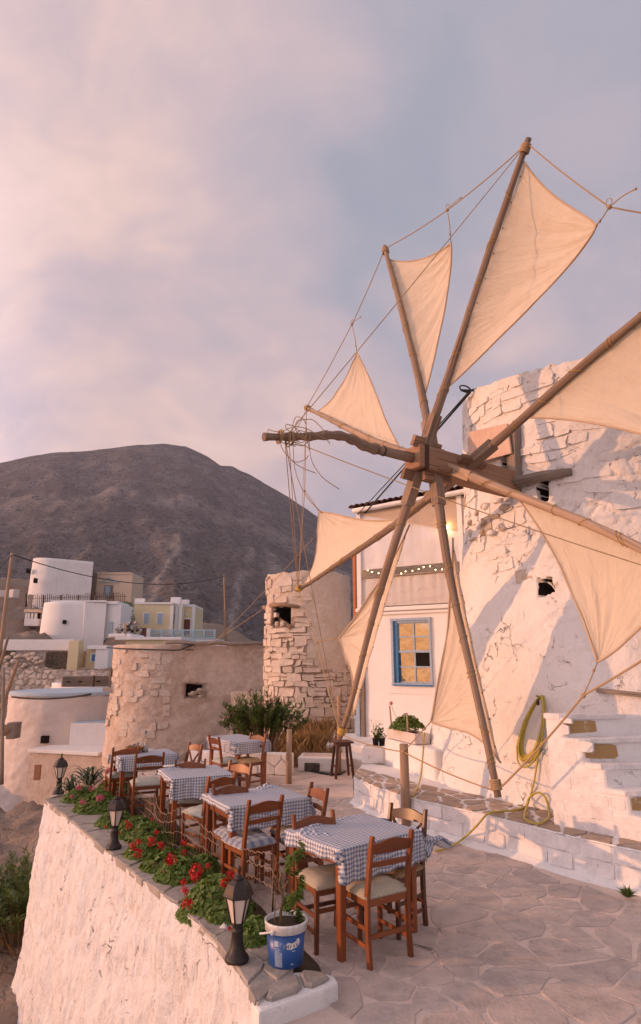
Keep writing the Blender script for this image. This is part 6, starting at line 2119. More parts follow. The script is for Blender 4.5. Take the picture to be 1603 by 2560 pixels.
# chairs: origin on the floor under the seat middle, facing +y (back at -y)
CW, CD, CH, SH = .365, .37, .865, .455
def chair_proto(kind, wood_m, seat_m):
    t = bpy.data.objects.new('taverna_chair', None); COL.objects.link(t)
    lean = .075
    def back_pt(x, z):
        y = -CD / 2 - (0 if z < SH else lean * ((z - SH) / (CH - SH)) ** 1.15) - (.02 * (1 - z / .2) if z < .2 else 0)
        return Vector((x, y, z))
    for s in (-1, 1):
        m = MB(); x = s * CW / 2
        zs = [0, .22, SH, .62, .76, CH]
        for a, b in zip(zs[:-1], zs[1:]):
            pass
        w, d = .030, .042
        ring = []
        for z in zs:
            c = back_pt(x, z); k = 1.0 if z < .8 else .88
            ring.append([m.vert(c + Vector((sx * w / 2 * k, sy * d / 2 * k, 0))) for sx, sy in ((-1, -1), (1, -1), (1, 1), (-1, 1))])
        for i in range(len(zs) - 1):
            for q in range(4):
                q2 = (q + 1) % 4
                m.face([ring[i][q], ring[i][q2], ring[i + 1][q2], ring[i + 1][q]], [(q * .03, zs[i]), (q * .03 + .03, zs[i]), (q * .03 + .03, zs[i + 1]), (q * .03, zs[i + 1])])
        m.face(list(reversed(ring[0]))); m.face(ring[-1])
        m.build('back_leg', wood_m, t, .006)
        m = MB(); m.box((.036, .036, SH - .01), T(x * 1.02, CD / 2 - .02, (SH - .01) / 2) @ RX(PI), taper=.82); m.build('front_leg', wood_m, t, .006)
        m = MB(); m.box((.022, CD - .07, .055), T(x * 1.0, -.01, SH - .045)); m.build('seat_rail', wood_m, t, .004)
        for z in (.13, .24):
            m = MB(); m.box((.017, CD - .06, .028), T(x * 1.0, -.01, z)); m.build('stretcher', wood_m, t, .004)
    for y, z, hh in ((CD / 2 - .02, SH - .045, .055), (-CD / 2, SH - .045, .055), (-CD / 2, .19, .03), (CD / 2 - .02, .28, .03)):
        m = MB(); m.box((CW - .03, .020, hh), T(0, y, z)); m.build('seat_rail' if hh > .04 else 'stretcher', wood_m, t, .004)
    # top rail, bowed and arched
    def rail(z0, z1, arch, name):
        m = MB(); n = 12
        rows = []
        for i in range(n + 1):
            u = i / n; x = lerp(-CW / 2 + .012, CW / 2 - .012, u)
            bow = -.016 * math.sin(PI * u)
            top = z1 + arch * (math.sin(PI * u) ** 1.5)
            p0, p1 = back_pt(x, z0), back_pt(x, top)
            rows.append([m.vert(p0 + Vector((0, bow - .009, 0))), m.vert(p0 + Vector((0, bow + .009, 0))), m.vert(p1 + Vector((0, bow + .009, 0))), m.vert(p1 + Vector((0, bow - .009, 0)))])
        for i in range(n):
            for q in range(4):
                q2 = (q + 1) % 4
                m.face([rows[i][q], rows[i][q2], rows[i + 1][q2], rows[i + 1][q]], [(q * .03, i / n * CW), (q * .03 + .03, i / n * CW), (q * .03 + .03, (i + 1) / n * CW), (q * .03, (i + 1) / n * CW)], q in (0, 2))
        m.face(rows[0]); m.face(list(reversed(rows[-1])))
        m.build(name, wood_m, t, .003)
    if kind == 'ladder':
        rail(.735, .805, .030, 'top_rail'); rail(.645, .680, .008, 'mid_rail')
    else:
        rail(.755, .820, .028, 'top_rail')
        for s in (-1, 1):
            m = MB(); m.beam(back_pt(s * (CW / 2 - .03), .755), back_pt(-s * .02 if kind == 'cross' else 0, .56), .018, .024, (0, 1, 0))
            m.beam(back_pt(-s * .0, .575), back_pt(-s * (CW / 2 - .03) * .8, SH + .01), .018, .022, (0, 1, 0)); m.build('cross_slat', wood_m, t, .004)
    # padded seat
    m = MB()
    def cf(u, v):
        x = (u - .5) * (CW + .045); y = (v - .5) * (CD + .035)
        e = min(1, 4.5 * min(u, 1 - u)) ** .45 * min(1, 4.5 * min(v, 1 - v)) ** .45
        f = 1 - .06 * (v < .5) * 0
        return (x * f, y, SH - .012 + .052 * e + .006 * fbm((x * 9, y * 9, 3), 2))
    m.grid(18, 18, cf, True, uvf=lambda u, v: (u * CW, v * CD))
    m.box((CW + .03, CD + .02, .022), T(0, 0, SH - .014))
    m.build('cushion', seat_m, t)
    return t
PROTO = {}
def chair(pl, prr, kind, wood_m, seat_m, toward, label):
    """pl, prr: sighted tops of the two back posts; toward: plan point it faces"""
    key = (kind, wood_m.name, seat_m.name)
    if key not in PROTO:
        PROTO[key] = chair_proto(kind, wood_m, seat_m); o = PROTO[key]
    else:
        o = copy_tree(PROTO[key])
    a, b = gz(*pl, CH), gz(*prr, CH)
    mid = (a + b) / 2
    d = (b - a); d.z = 0; d.normalize()
    f = Vector((-d.y, d.x, 0))
    if f.dot(Vector((toward[0], toward[1], 0)) - Vector((mid.x, mid.y, 0))) < 0: f = -f
    c = Vector((mid.x, mid.y, 0)) + f * (CD / 2 + .075)
    o.location = c
    o.rotation_euler = (0, 0, math.atan2(f.y, f.x) - PI / 2)
    tag(o, label, 'chair', 'taverna chairs round the terrace tables')
    return o
tc_ = [(t.location.x, t.location.y) for t in TABLES]
chair(R1(700, 425), R1(995, 372), 'ladder', M_VARN, M_SEAT, tc_[0], 'ladder-back chair with woven seat, its back to the camera at the nearest table')
chair(R1(105, 258), R1(395, 222), 'ladder', M_VARN2, M_SEAT, tc_[0], 'chair with woven seat on the far left side of the nearest table')
chair(R1(843, 172), R1(1100, 222), 'cross', M_VARN_DK, M_SEATTAN, tc_[0], 'dark cross-back chair with tan vinyl seat right of the nearest table')
chair(R2(830, 757), R2(1172, 702), 'ladder', M_VARN, M_GINGSEAT, tc_[1], 'ladder-back chair with gingham cushion on the near side of the second table')
chair(R2(497, 607), R2(825, 572), 'ladder', M_VARN2, M_GINGSEAT, tc_[1], 'chair with gingham cushion on the far side of the second table')
chair(R1(245, 15), R1(357, 60), 'ladder', M_VARN2, M_SEAT2, tc_[1], 'ladder-back chair alone at the right end of the second table')
chair(R2(462, 532), R2(712, 490), 'ladder', M_VARN, M_SEAT2, tc_[2], 'ladder-back chair with spotted seat on the near side of the third table')
chair(R2(150, 372), R2(430, 366), 'ladder', M_VARN2, M_SEAT2, tc_[2], 'chair with arched top rail on the far side of the third table')
chair(R2(692, 378), R2(842, 398), 'ladder', M_VARN, M_SEAT2, tc_[2], 'small ladder-back chair at the right end of the third table')
chair(R3(345, 392), R3(605, 378), 'ladder', M_VARN2, M_SEAT2, tc_[3], 'ladder-back chair before the table with the bread basket')
chair(R3(165, 332), R3(335, 322), 'ladder', M_VARN, M_SEAT2, tc_[3], 'chair mostly hidden behind the bread basket')
chair(R2(290, 207), R2(395, 227), 'cross', M_VARN, M_SEAT2, (-2.4, 9.9), 'cross-back chair turned sideways against the tan mill wall')
chair(R2(458, 137), R2(562, 160), 'ladder', M_VARN, M_SEAT2, tc_[4], 'ladder-back chair at the left end of the farthest table')
chair(R2(862, 117), R2(1000, 132), 'ladder', M_VARN2, M_SEATTAN, tc_[4], 'chair behind the farthest table in front of the oleander')

# things on the tables
def basket():
    p = gz(*R3(325, 388), TH); 
    t = thing('bread_basket', 'small wicker bread basket with napkins on the far left table', 'basket', (p.x, p.y, TH + .006))
    m = MB(); m.lathe([(.07, 0), (.085, .03), (.115, .075), (.12, .082), (.105, .078), (.075, .012)], 22, Matrix.Diagonal((1.25, .9, 1, 1)), 0, (True, True), True, .03); m.build('basket_body', M_BASKET, t)
    for k in range(3):
        m = MB(); m.grid(5, 5, lambda u, v: ((u - .5) * .11 + .05 * (k - 1), (v - .5) * .10, .075 + .045 * math.sin(PI * u) * (1 - .5 * v) + .02 * k * (u > .4)), False); m.build('napkin', M_PAPER, t)
basket()
def carafe():
    p = gz(*R3(425, 385), TH)
    t = thing('glass_carafe', 'slim clear glass bottle with a tall neck beside the bread basket', 'bottle', (p.x, p.y, TH + .006))
    m = MB(); m.lathe([(.042, 0), (.046, .01), (.045, .05), (.030, .12), (.016, .20), (.013, .30), (.014, .305), (.010, .305), (.010, .20), (.026, .12), (.041, .05), (.040, .008)], 18, None, 0, (True, True)); m.build('glass', M_CLEARGLASS, t)
    m = MB(); m.lathe([(.039, .010), (.040, .05), (.032, .095), (.001, .096)], 18, None, 0, (True, False)); m.build('napkin_inside', M_PAPER, t)
    q = gz(*R3(470, 362), TH)
    o = MB().lathe([(.05, 0), (.055, .004), (.05, .010)], 18).build('side_plate', M_PLASTIC, None, 0, 2, (q.x, q.y, TH + .006)); tag(o, 'small white saucer beside the glass bottle', 'saucer')
carafe()
for (pp, lab, a) in ((R2(695, 672), 'folded white napkin on the left end of the second table', .4), (R3(655, 520), 'folded white napkin on the left end of the third table', .5)):
    p = gz(*pp, TH)
    m = MB()
    for k in range(2): m.box((.15, .09, .004), T(.01 * k, 0, .005 + .005 * k) @ RX(.02 * k))
    o = m.build('napkin', M_PAPER, None, .001, 1, (p.x, p.y, TH + .006)); o.rotation_euler = (0, 0, a); tag(o, lab, 'napkin')
# ------------------------------------------------------------------ lamps, bucket, fence, plants and small things
def lamp_proto():
    t = bpy.data.objects.new('garden_lantern', None); COL.objects.link(t)
    m = MB(); m.lathe([(.080, 0), (.083, .012), (.076, .028), (.060, .045), (.046, .075), (.040, .12), (.038, .17), (.043, .178), (.036, .186), (.034, .20), (.040, .215), (.044, .225)], 20); m.build('base_column', M_LAMP, t)
    z0, z1, ra, rb = .225, .385, .046, .088
    def v6(k, r, z): a = PI / 3 * k + .26; return Vector((r * math.cos(a), r * math.sin(a), z))
    for k in range(6):
        m = MB(); m.tube([v6(k, ra, z0), v6(k, rb, z1)], .0065, 5); m.build('cage_bar', M_LAMP, t)
        m = MB(); q = [v6(k, ra * .96, z0), v6(k + 1, ra * .96, z0), v6(k + 1, rb * .96, z1), v6(k, rb * .96, z1)]
        m.face([m.vert(p) for p in q]); m.build('pane', M_LAMPGLASS, t)
    m = MB(); m.lathe([(.048, z0 - .006), (.050, z0 + .004), (.040, z0 + .006)], 6, RZ(.26), 0, (True, True), False); m.build('lower_ring', M_LAMP, t)
    m = MB(); m.lathe([(.090, z1 - .004), (.106, z1 + .002), (.108, z1 + .012), (.100, z1 + .024), (.092, z1 + .050), (.076, z1 + .080), (.050, z1 + .100), (.030, z1 + .108)], 6, RZ(.26), 0, (True, True), False); m.build('roof', M_LAMP, t, .003)
    m = MB(); m.lathe([(.036, z1 + .104), (.036, z1 + .118), (.026, z1 + .124), (.012, z1 + .135), (.010, z1 + .150), (.014, z1 + .160), (.012, z1 + .178), (.003, z1 + .190)], 12); m.build('finial', M_LAMP, t)
    m = MB(); m.ball((0, 0, .30), .022, 8, 6, (1, 1, 1.5)); m.build('unlit_bulb', M_PLASTIC, t)
    return t
lp = lamp_proto()
for i, (p, lab) in enumerate((((592, 2399), 'dark garden lantern nearest the camera on the coping beside the blue bucket'), ((284, 2120), 'dark garden lantern halfway along the coping among red geraniums'), ((146, 1984), 'dark garden lantern at the far corner of the parapet beside the aloe'))):
    o = lp if i == 0 else copy_tree(lp)
    q = gz(p[0] / KS, p[1] / KS, .145)
    o.location = (q.x, q.y, .142); o.rotation_euler = (0, 0, .5 * i)
    tag(o, lab, 'lantern', 'garden lanterns on the coping')

def bucket():
    b = gz(*R4(800, 1235), .13); w = 2 * .125
    t = thing('blue_paint_bucket', 'blue plastic bucket with white rim used as a plant pot', 'bucket', (b.x, b.y + .11, .136), .15)
    t.scale = (.93, .93, .88)
    m = MB(); m.lathe([(.120, 0), (.124, .004), (.142, .235), (.136, .235), (.118, .01)], 40, None, 0, (True, True)); 
    bd = m.build('bucket_body', plain('bucket_blue', (0.018, 0.085, 0.30), .38, .5, 0, 0, 8, .08), t)
    m = MB(); m.lathe([(.143, .230), (.153, .232), (.154, .275), (.158, .280), (.158, .292), (.150, .296), (.144, .290), (.140, .235)], 40, None, 0, (False, False)); m.build('rim', M_PLASTIC, t)
    m = MB(); m.lathe([(.001, .262), (.142, .258)], 24, None, 0, (False, False), True, .02); m.build('soil', M_SOIL, t)
    m = MB()
    A = -PI * .80
    c = Vector((.155 * math.cos(A), .155 * math.sin(A), .255))
    tdir = Vector((-math.sin(A), math.cos(A), 0))
    m.tube(spline([c + tdir * .05 + Vector((0, 0, .0)), c + Vector((math.cos(A), math.sin(A), 0)) * .03 + Vector((0, 0, -.01)), c - tdir * .06 + Vector((math.cos(A), math.sin(A), 0)) * .035 + Vector((0, 0, -.03)), c - tdir * .09 + Vector((0, 0, -.045))], 6), .008, 6); m.ball(c + tdir * .03 + Vector((.0, 0, -.01)), .018, 8, 6); m.build('handle', M_PLASTIC, t)
    # printed label, wrapped on the side
    def wrap(mb, pts, lift=.0012, mi=0):
        """pts: (angle offset, height) polygon"""
        ids = []
        for a, z in pts:
            r = lerp(.124, .142, z / .235) + lift
            ids.append(mb.vert((r * math.cos(a), r * math.sin(a), z)))
        mb.face(ids, None, False, mi)
    F0 = -PI * .5 + .30                        # direction of the logo seen from the terrace
    def rect(mb, a0, a1, z0, z1, lift=.0012):
        n = max(1, int(abs(a1 - a0) / .12))
        for i in range(n): wrap(mb, [(lerp(a0, a1, i / n), z0), (lerp(a0, a1, (i + 1) / n), z0), (lerp(a0, a1, (i + 1) / n), z1), (lerp(a0, a1, i / n), z1)], lift)
    m = MB()
    # speech-cloud lozenge behind the brand word
    for (ca, cz, ra, rz) in ((F0 - .24, .158, .16, .024), (F0 - .10, .154, .14, .022), (F0 + .03, .158, .13, .021), (F0 + .17, .164, .13, .023), (F0 + .27, .176, .12, .026)):
        wrap(m, [(ca + ra * math.cos(q), cz + rz * math.sin(q)) for q in np.linspace(0, 2 * PI, 14)[:-1]], .0012 + .0001 * (ca > F0))
    o = m.build('logo_cloud', M_PLASTIC, bd)
    # the word, as flat wrapped lettering
    navy = plain('label_navy', (0.012, 0.035, 0.13), .5, .4)
    strokes = {'M': [((0, 0), (0, 1)), ((0, 1), (.5, .35)), ((.5, .35), (1, 1)), ((1, 1), (1, 0))], 'i': [((.5, 0), (.5, .62)), ((.5, .8), (.5, .92))], 'r': [((.2, 0), (.2, .62)), ((.2, .45), (.75, .62))], 'n': [((.1, 0), (.1, .62)), ((.1, .55), (.7, .60)), ((.7, .60), (.8, 0))], 'o': [((.1, .1), (.1, .52)), ((.1, .52), (.8, .52)), ((.8, .52), (.8, .1)), ((.8, .1), (.1, .1))]}
    m = MB()
    a = F0 - .37
    for ch in 'Mrno':
        wd, hh = (.12, .028) if ch == 'M' else (.085, .028)
        for (p0, p1) in strokes[ch]:
            q0 = (a + p0[0] * wd, .146 + p0[1] * hh + (a - F0) * .02); q1 = (a + p1[0] * wd, .146 + p1[1] * hh + (a - F0) * .02)
            d = Vector((q1[0] - q0[0], (q1[1] - q0[1]) / .135)); d.normalize(); nx, nz = -d.y * .014, d.x * .014 * .135
            wrap(m, [(q0[0] + nx, q0[1] + nz), (q1[0] + nx, q1[1] + nz), (q1[0] - nx, q1[1] - nz), (q0[0] - nx, q0[1] - nz)], .0026)
        a += wd + .085
    m.build('brand_lettering', navy, bd)
    # small print panel, emblem square and maker's mark
    pale = plain('label_print', (0.42, 0.52, 0.66), .5, .4)
    m = MB(); rr = random.Random(5)
    G = F0 - 1.02
    for k in range(17):
        rect(m, G, G + .44 + (rr.uniform(-.02, .0)), .018 + k * .0058, .018 + k * .0058 + .0032)
    rect(m, G, G + .24, .150, .190); rect(m, G, G + .30, .136, .140); rect(m, G, G + .36, .127, .130); rect(m, G + .02, G + .28, .118, .1215)
    for k in range(4): rect(m, G + .26, G + .26 + rr.uniform(.10, .2), .155 + k * .008, .1575 + k * .008)
    rect(m, F0 - .05, F0 + .13, .118, .124); rect(m, F0 - .12, F0 + .06, .030, .038)
    m.build('small_print', pale, bd)['kind'] = 'stuff'
    m = MB()
    for s in (-1, 1): m.tube([(lambda r, a, z: Vector((r * math.cos(a), r * math.sin(a), z)))(.1385, F0 - .47 + s * .045 * math.sin(q), .162 + .010 * math.cos(q) - .002 * q) for q in np.linspace(0.2, 3.1, 8)], .0012, 4)
    m.build('heart_outline', pale, bd)
    # the plant: woody stump and a twisting leafy vine
    pt = thing('potted_vine', 'leafy twining vine with a bare twiggy stump growing in the blue bucket', 'plant', (b.x, b.y + .11, .36))
    m = MB()
    m.tube(spline([(-.03, -.02, -.02), (-.035, -.02, .08), (-.02, -.03, .16), (-.045, -.03, .25), (-.03, -.03, .32)], 4), .010, 6)
    for (a, l, z) in ((.6, .09, .15), (2.4, .10, .19), (4.0, .07, .24), (5.2, .10, .22)): m.tube(spline([(-.03, -.025, z), (-.03 + l * .5 * math.cos(a), -.025 + l * .5 * math.sin(a), z + .03), (-.03 + l * math.cos(a), -.025 + l * math.sin(a), z + .08)], 4), .005, 5)
    m.tube([(-.075, -.05, -.02), (-.072, -.05, .17)], .004, 5); m.build('stump', M_STEM, pt)
    m = MB()
    for k in range(460):
        z = rnd.random() * .50; a = z * 26 + rnd.uniform(-1, 1); r = .030 + .018 * rnd.random()
        p = Vector((.055 + r * math.cos(a), -.01 + r * math.sin(a), z))
        leaf(m, p, Vector((math.cos(a), math.sin(a), rnd.uniform(-.5, .3))), rnd.uniform(.028, .055), .6)
    m.build('leaves', M_LEAF, pt)
def leaf(m, p, d, L, w, fold=.25):
    d = Vector(d).normalized(); s = d.cross(Vector((0, 0, 1)))
    if s.length < .05: s = Vector((1, 0, 0))
    s.normalize(); n = s.cross(d)
    a = m.vert(p); t = m.vert(p + d * L - n * L * .15); l = m.vert(p + d * L * .45 + s * L * w * .5 + n * L * fold * .3); r = m.vert(p + d * L * .45 - s * L * w * .5 + n * L * fold * .3); c = m.vert(p + d * L * .5)
    m.face([a, l, t, c], None, True); m.face([a, c, t, r], None, True)
bucket()

# wire mesh fence on iron stakes along the bed
def wire_fence():
    stakes = [gz(*R4(682, 775), .05), gz(*R2(172, 1300), .05), gz(*R3(500, 1170), .05), gz(*R3(240, 850), .05), gz(*R3(40, 800), .05), gz(-40 + 320, 1900, .05)]
    heights = [.50, .50, .46, .36, .32, .30]
    O = stakes[0].copy()
    t = thing('wire_fence', 'sagging rusty wire mesh fence on thin iron stakes along the flower bed', 'fence', O)
    # line in plan, beginning at the bucket
    start = gz(*R4(905, 760), .05)
    line = [start] + stakes[:5]
    hs = [.42] + heights[:5]
    for s, h in zip(stakes[:5], heights):
        m = MB(); m.tube([s - O - Vector((0, 0, .05)), s - O + Vector((.005, 0, h * .5)), s - O + Vector((-.005, .004, h + .05))], .008, 6); m.build('stake', M_IRON, t)
    rr = random.Random(17)
    m = MB()
    for i in range(len(line) - 1):
        a, b = line[i] - O, line[i + 1] - O
        n = max(6, int((b - a).length / .055))
        def P(u, v):
            h = lerp(hs[i], hs[i + 1], u) - .13 * math.sin(PI * u) * (1 if i else .35)
            bulge = .07 * math.sin(PI * u) * math.sin(PI * v * .8) * (1 if i % 2 else -1)
            return a.lerp(b, u) + Vector((bulge + .012 * fbm((u * 7 + i, v * 4, 1), 2), bulge * .5, h * v + .01 * fbm((u * 9 + i * 3, v * 3, 4), 2)))
        for r in range(4):
            v = (.22, .50, .76, 1.0)[r]
            m.tube([P(k / (n * 2), v) + Vector((0, 0, .010 * ((k % 4) - 1.5) * .6)) for k in range(n * 2 + 1)], .0032, 4, cap=False)
        for k in range(n + 1):
            u = k / n
            if rr.random() < .06: continue
            m.tube([P(u + rr.uniform(-.004, .004), v) for v in (.02, .25, .5, .75, 1.0)], .0017, 3, cap=False)
    o = m.build('wire_mesh', M_WIRE, t)
    o['kind'] = 'stuff'
wire_fence()

# geraniums
def geranium(name, label, p, size, n_leaf, heads, mat, seed, spread=(1, 1), leafm=None):
    rr = random.Random(seed)
    t = thing(name, label, 'plant', p, 0, 'geraniums in the flower bed')
    m = MB()
    for k in range(n_leaf):
        a = rr.uniform(0, 2 * PI); q = math.sqrt(rr.random())
        z = (1 - q ** 2.0) * size * .75 * rr.uniform(.5, 1.05) + .02
        c = Vector((math.cos(a) * q * size * spread[0], math.sin(a) * q * size * spread[1], z))
        nrm = Vector((math.cos(a) * q * .9 + rr.uniform(-.45, .45), math.sin(a) * q * .9 + rr.uniform(-.45, .45), .75)).normalized()
        e = nrm.orthogonal().normalized(); f = nrm.cross(e)
        R_ = rr.uniform(.013, .032)
        ci = m.vert(c - nrm * .006)
        n = 7; off = rr.random() * 6
        ring = []
        for i in range(n):
            b = off + 2 * PI * i / n
            rad = R_ * (1.0 if i % 2 else .82) * (0.45 if i == 0 else 1)
            ring.append(m.vert(c + (e * math.cos(b) + f * math.sin(b)) * rad + nrm * .006 * rr.uniform(-1, 1)))
        for i in range(n): m.face([ci, ring[i], ring[(i + 1) % n]], None, True)
    m.build('foliage', leafm or M_LEAF, t)
    m = MB()
    for k in range(max(5, n_leaf // 30)):
        a = rr.uniform(0, 2 * PI); q = rr.random() * .7
        m.tube([(0, 0, 0), (math.cos(a) * q * size * spread[0] * .6, math.sin(a) * q * size * spread[1] * .6, size * .25), (math.cos(a) * q * size * spread[0], math.sin(a) * q * size * spread[1], size * .55)], .005, 5)
    m.build('stems', M_STEM, t)
    for (hx, hy, hz, hr) in heads:
        c = Vector((hx, hy, hz))
        m = MB()
        for k in range(60):
            d = Vector((rr.gauss(0, 1), rr.gauss(0, 1), rr.gauss(.2, 1))).normalized()
            b = c + d * hr * rr.uniform(.55, 1.0)
            e = d.orthogonal().normalized(); f = d.cross(e); w = hr * .36
            rot = rr.random() * 6
            e, f = e * math.cos(rot) + f * math.sin(rot), f * math.cos(rot) - e * math.sin(rot)
            i0 = m.vert(b - e * w * .4); m.face([i0, m.vert(b + f * w * .55 + d * w * .2), m.vert(b + e * w + d * w * .05), m.vert(b - f * w * .55 + d * w * .2)], None, True)
        h = m.build('flower_head', mat, t)
        m = MB(); m.tube([(hx * .6, hy * .6, hz * .35), (hx * .9, hy * .9, hz * .75), tuple(c)], .0035, 5); m.build('flower_stalk', M_LEAF, h)
    return t
def bedpt(u, v, z=.06): return gz(u, v, z)
def head_at(base, u, v, r):
    """flower head on the sight line (u, v), straight above about the plant's distance"""
    rr_ = ray(u, v); k = math.hypot(base.x, base.y) / math.hypot(rr_.x, rr_.y) * .945
    q = CAM + rr_ * k
    return (q.x - base.x, q.y - base.y, max(.10, q.z - base.z), r)
Q4 = reg(0, 1550, 700 / 1512); Q7 = reg(0, 1900, 800 / 1512)
ger = []
def ger_plant(label, base_px, size, nleaf, heads, mat, seed, spread=(1, 1), name='geranium', leafm=None):
    b = bedpt(*base_px); size *= 1.42; nleaf = int(nleaf * 3.4)
    hd = [head_at(b, *Q7(*h[:2]), h[2] * 1.15) for h in heads]
    return geranium(name, label, b, size, nleaf, hd, mat, seed, spread, leafm)
ger_plant('bushy green geranium without blooms between the near lantern and the bucket', R4(520, 1000), .15, 420, [], M_RED, 1, (.9, 1.2))
ger_plant('large leafy geranium behind the near lantern with scarlet heads at its left', Q7(1020, 715), .225, 1000, [(885, 680, .042), (875, 620, .030), (928, 525, .052), (1060, 580, .036), (1090, 545, .034)], M_RED, 2, (1.0, 1.1))
ger_plant('geranium with two full red heads above the middle of the coping', Q7(850, 590), .20, 620, [(920, 555, .042), (805, 472, .050), (865, 580, .030)], M_RED, 3)
ger_plant('geranium with a row of bright red heads right of the middle lantern', Q7(690, 480), .20, 640, [(715, 385, .042), (652, 440, .044), (760, 405, .040), (625, 405, .034), (655, 390, .030)], M_RED, 4)
ger_plant('geranium with small red heads close behind the middle lantern', Q7(640, 380), .22, 640, [(610, 312, .036), (600, 292, .022), (720, 280, .018), (740, 342, .028), (565, 345, .016), (502, 315, .016)], M_RED, 5)
ger_plant('red geranium heads leaning through the wire mesh below the second table', Q7(870, 470), .10, 160, [(868, 390, .032), (870, 445, .040)], M_RED, 6)
ger_plant('leafy geranium with pink heads left of the middle lantern', Q7(460, 260), .26, 820, [(470, 180, .040), (390, 200, .032), (485, 178, .030)], M_PINK, 7, (1.0, 1.0))
ger_plant('geranium with pink heads near the far lantern', Q7(380, 215), .22, 560, [(372, 132, .036), (432, 135, .036), (340, 172, .026)], M_PINK, 8)
ger_plant('geranium with one dusky pink head beside the far wire fence', Q7(545, 160), .24, 420, [(512, 55, .050)], M_PINK, 9)
ger_plant('dark leafy geranium without blooms against the wire mesh by the middle stake', Q7(700, 400), .20, 520, [], M_RED, 10, (1.1, 1.2))

ger_plant('low leafy geranium filling the bed left of the middle lantern', Q7(540, 330), .20, 420, [(560, 262, .022)], M_PINK, 11)
ger_plant('leafy geranium filling the bed right of the scarlet heads under the second table', Q7(950, 560), .17, 380, [(985, 500, .026)], M_RED, 12)
ger_plant('leafy geranium between the red row and the two full heads', Q7(770, 540), .19, 420, [(790, 520, .024)], M_RED, 13)
ger_plant('small leafy geranium at the foot of the near lantern', Q7(1060, 790), .14, 300, [(1085, 800, .016)], M_RED, 14)

# aloe at the far end of the bed
def aloe():
    b = bedpt(*Q7(330, 190), .06)
    b2 = bedpt(*Q7(420, 150), .06)
    for (base, n, ln, lab, sd) in ((b, 26, .36, 'arching grey-green aloe rosette beside the far lantern', 3), (b2, 40, .46, 'large dark aloe clump behind the pink geraniums', 5)):
        rr = random.Random(sd)
        t = thing('aloe', lab, 'plant', base, 0, 'aloes at the end of the bed')
        mm = MB(); N = 9
        for i in range(N):
            s = i / (N - 1)
        rings = []
        def row(s):
            w = .026 * (1 - s) ** .7 + .001; x = s * 1.0 - .12 * s * s; z = .62 * math.sin(s * 2.25) * .85 - .30 * s * s
            return x, z, w
        for i in range(N):
            x, z, w = row(i / (N - 1))
            rings.append([mm.vert((x, -w * 1.3, z + w * .5)), mm.vert((x, 0, z - w * .3)), mm.vert((x, w * 1.3, z + w * .5)), mm.vert((x, 0, z + w * .15))])
        for i in range(N - 1):
            for q in range(4): mm.face([rings[i][q], rings[i][(q + 1) % 4], rings[i + 1][(q + 1) % 4], rings[i + 1][q]], None, True)
        me = mm.mesh('aloe_leaf')
        for k in range(n):
            o = link('leaf', me, M_ALOE, t)
            q = rr.random()
            s = ln * rr.uniform(.75, 1.1)
            o.scale = (s * (1.0 if q > .35 else .6), s * 1.6, s * (.75 if q > .35 else 1.25) * rr.uniform(.7, 1.1))
            o.rotation_euler = (rr.uniform(-.2, .2), rr.uniform(-.25, .15), k * 2.4 + rr.uniform(-.3, .3))
            o.location = (rr.uniform(-.04, .04) * ln / .3, rr.uniform(-.04, .04) * ln / .3, .08 + .10 * (k / n))
        m = MB(); m.tube([(0, 0, -.05), (.01, 0, .20)], .03, 8); m.build('stem', M_STEM, t)
aloe()

# oleanders
def oleander(name, label, p, H, W, n_stem, seed, flowers=14, leafn=34, L=.13, group=None, sc_y=1.0):
    rr = random.Random(seed)
    t = thing(name, label, 'bush', p, 0, group)
    fo = MB(); st = MB(); fl = []
    for k in range(n_stem):
        a = rr.uniform(0, 2 * PI); q = math.sqrt(rr.random())
        h = H * rr.uniform(.65, 1.05) * (1 - .35 * q)
        base = Vector((math.cos(a) * q * W * .25, math.sin(a) * q * W * .25 * sc_y, 0))
        top = Vector((math.cos(a) * q * W, math.sin(a) * q * W * sc_y, h))
        mid = base.lerp(top, .55) + Vector((0, 0, .12 * h))
        pth = spline([base, mid, top], 6)
        st.tube(pth, [.008] * 7 + [.004] * (len(pth) - 7), 4)
        for j in range(leafn):
            s = rr.uniform(.30, 1.0) ** .8
            i = min(len(pth) - 2, int(s * (len(pth) - 1)))
            c = pth[i].lerp(pth[i + 1], s * (len(pth) - 1) - i)
            b = rr.uniform(0, 2 * PI)
            d = Vector((math.cos(b), math.sin(b), rr.uniform(.3, 1.5)))
            leaf(fo, c, d, L * rr.uniform(.6, 1.1), .20, .1)
        if rr.random() < flowers / max(1, n_stem): fl.append(top)
    fo.build('foliage', M_OLEA, t)
    st.build('stems', M_STEM, t)
    for c in fl:
        m = MB()
        for k in range(14):
            d = Vector((rr.gauss(0, 1), rr.gauss(0, 1), rr.gauss(.4, 1))).normalized() * .045
            e = d.orthogonal().normalized() * .022; i0 = c + d
            m.face([m.vert(i0 - e), m.vert(i0 + d * .6), m.vert(i0 + e)], None, False)
        m.build('blossom', M_PALEPINK, t)
    return t
q = gz(615, 1800, 0); oleander('oleander_bush', 'tall green oleander with pale pink blossom behind the farthest table', (-1.15, 13.25, .22), 1.40, 0.95, 150, 5, 26, 44, .15, None, .55)
pb = gy(52, 2250, 11.2); oleander('oleander_bush', 'yellowish oleander growing on the rocks outside the parapet at the lower left', pb, 1.65, 1.0, 130, 9, 4, 46, .15)
pb = gy(-40, 2240, 11.6); oleander('oleander_bush', 'lower oleander clump at the left edge beneath the parapet', pb, 1.55, 1.1, 80, 19, 0, 40, .15)

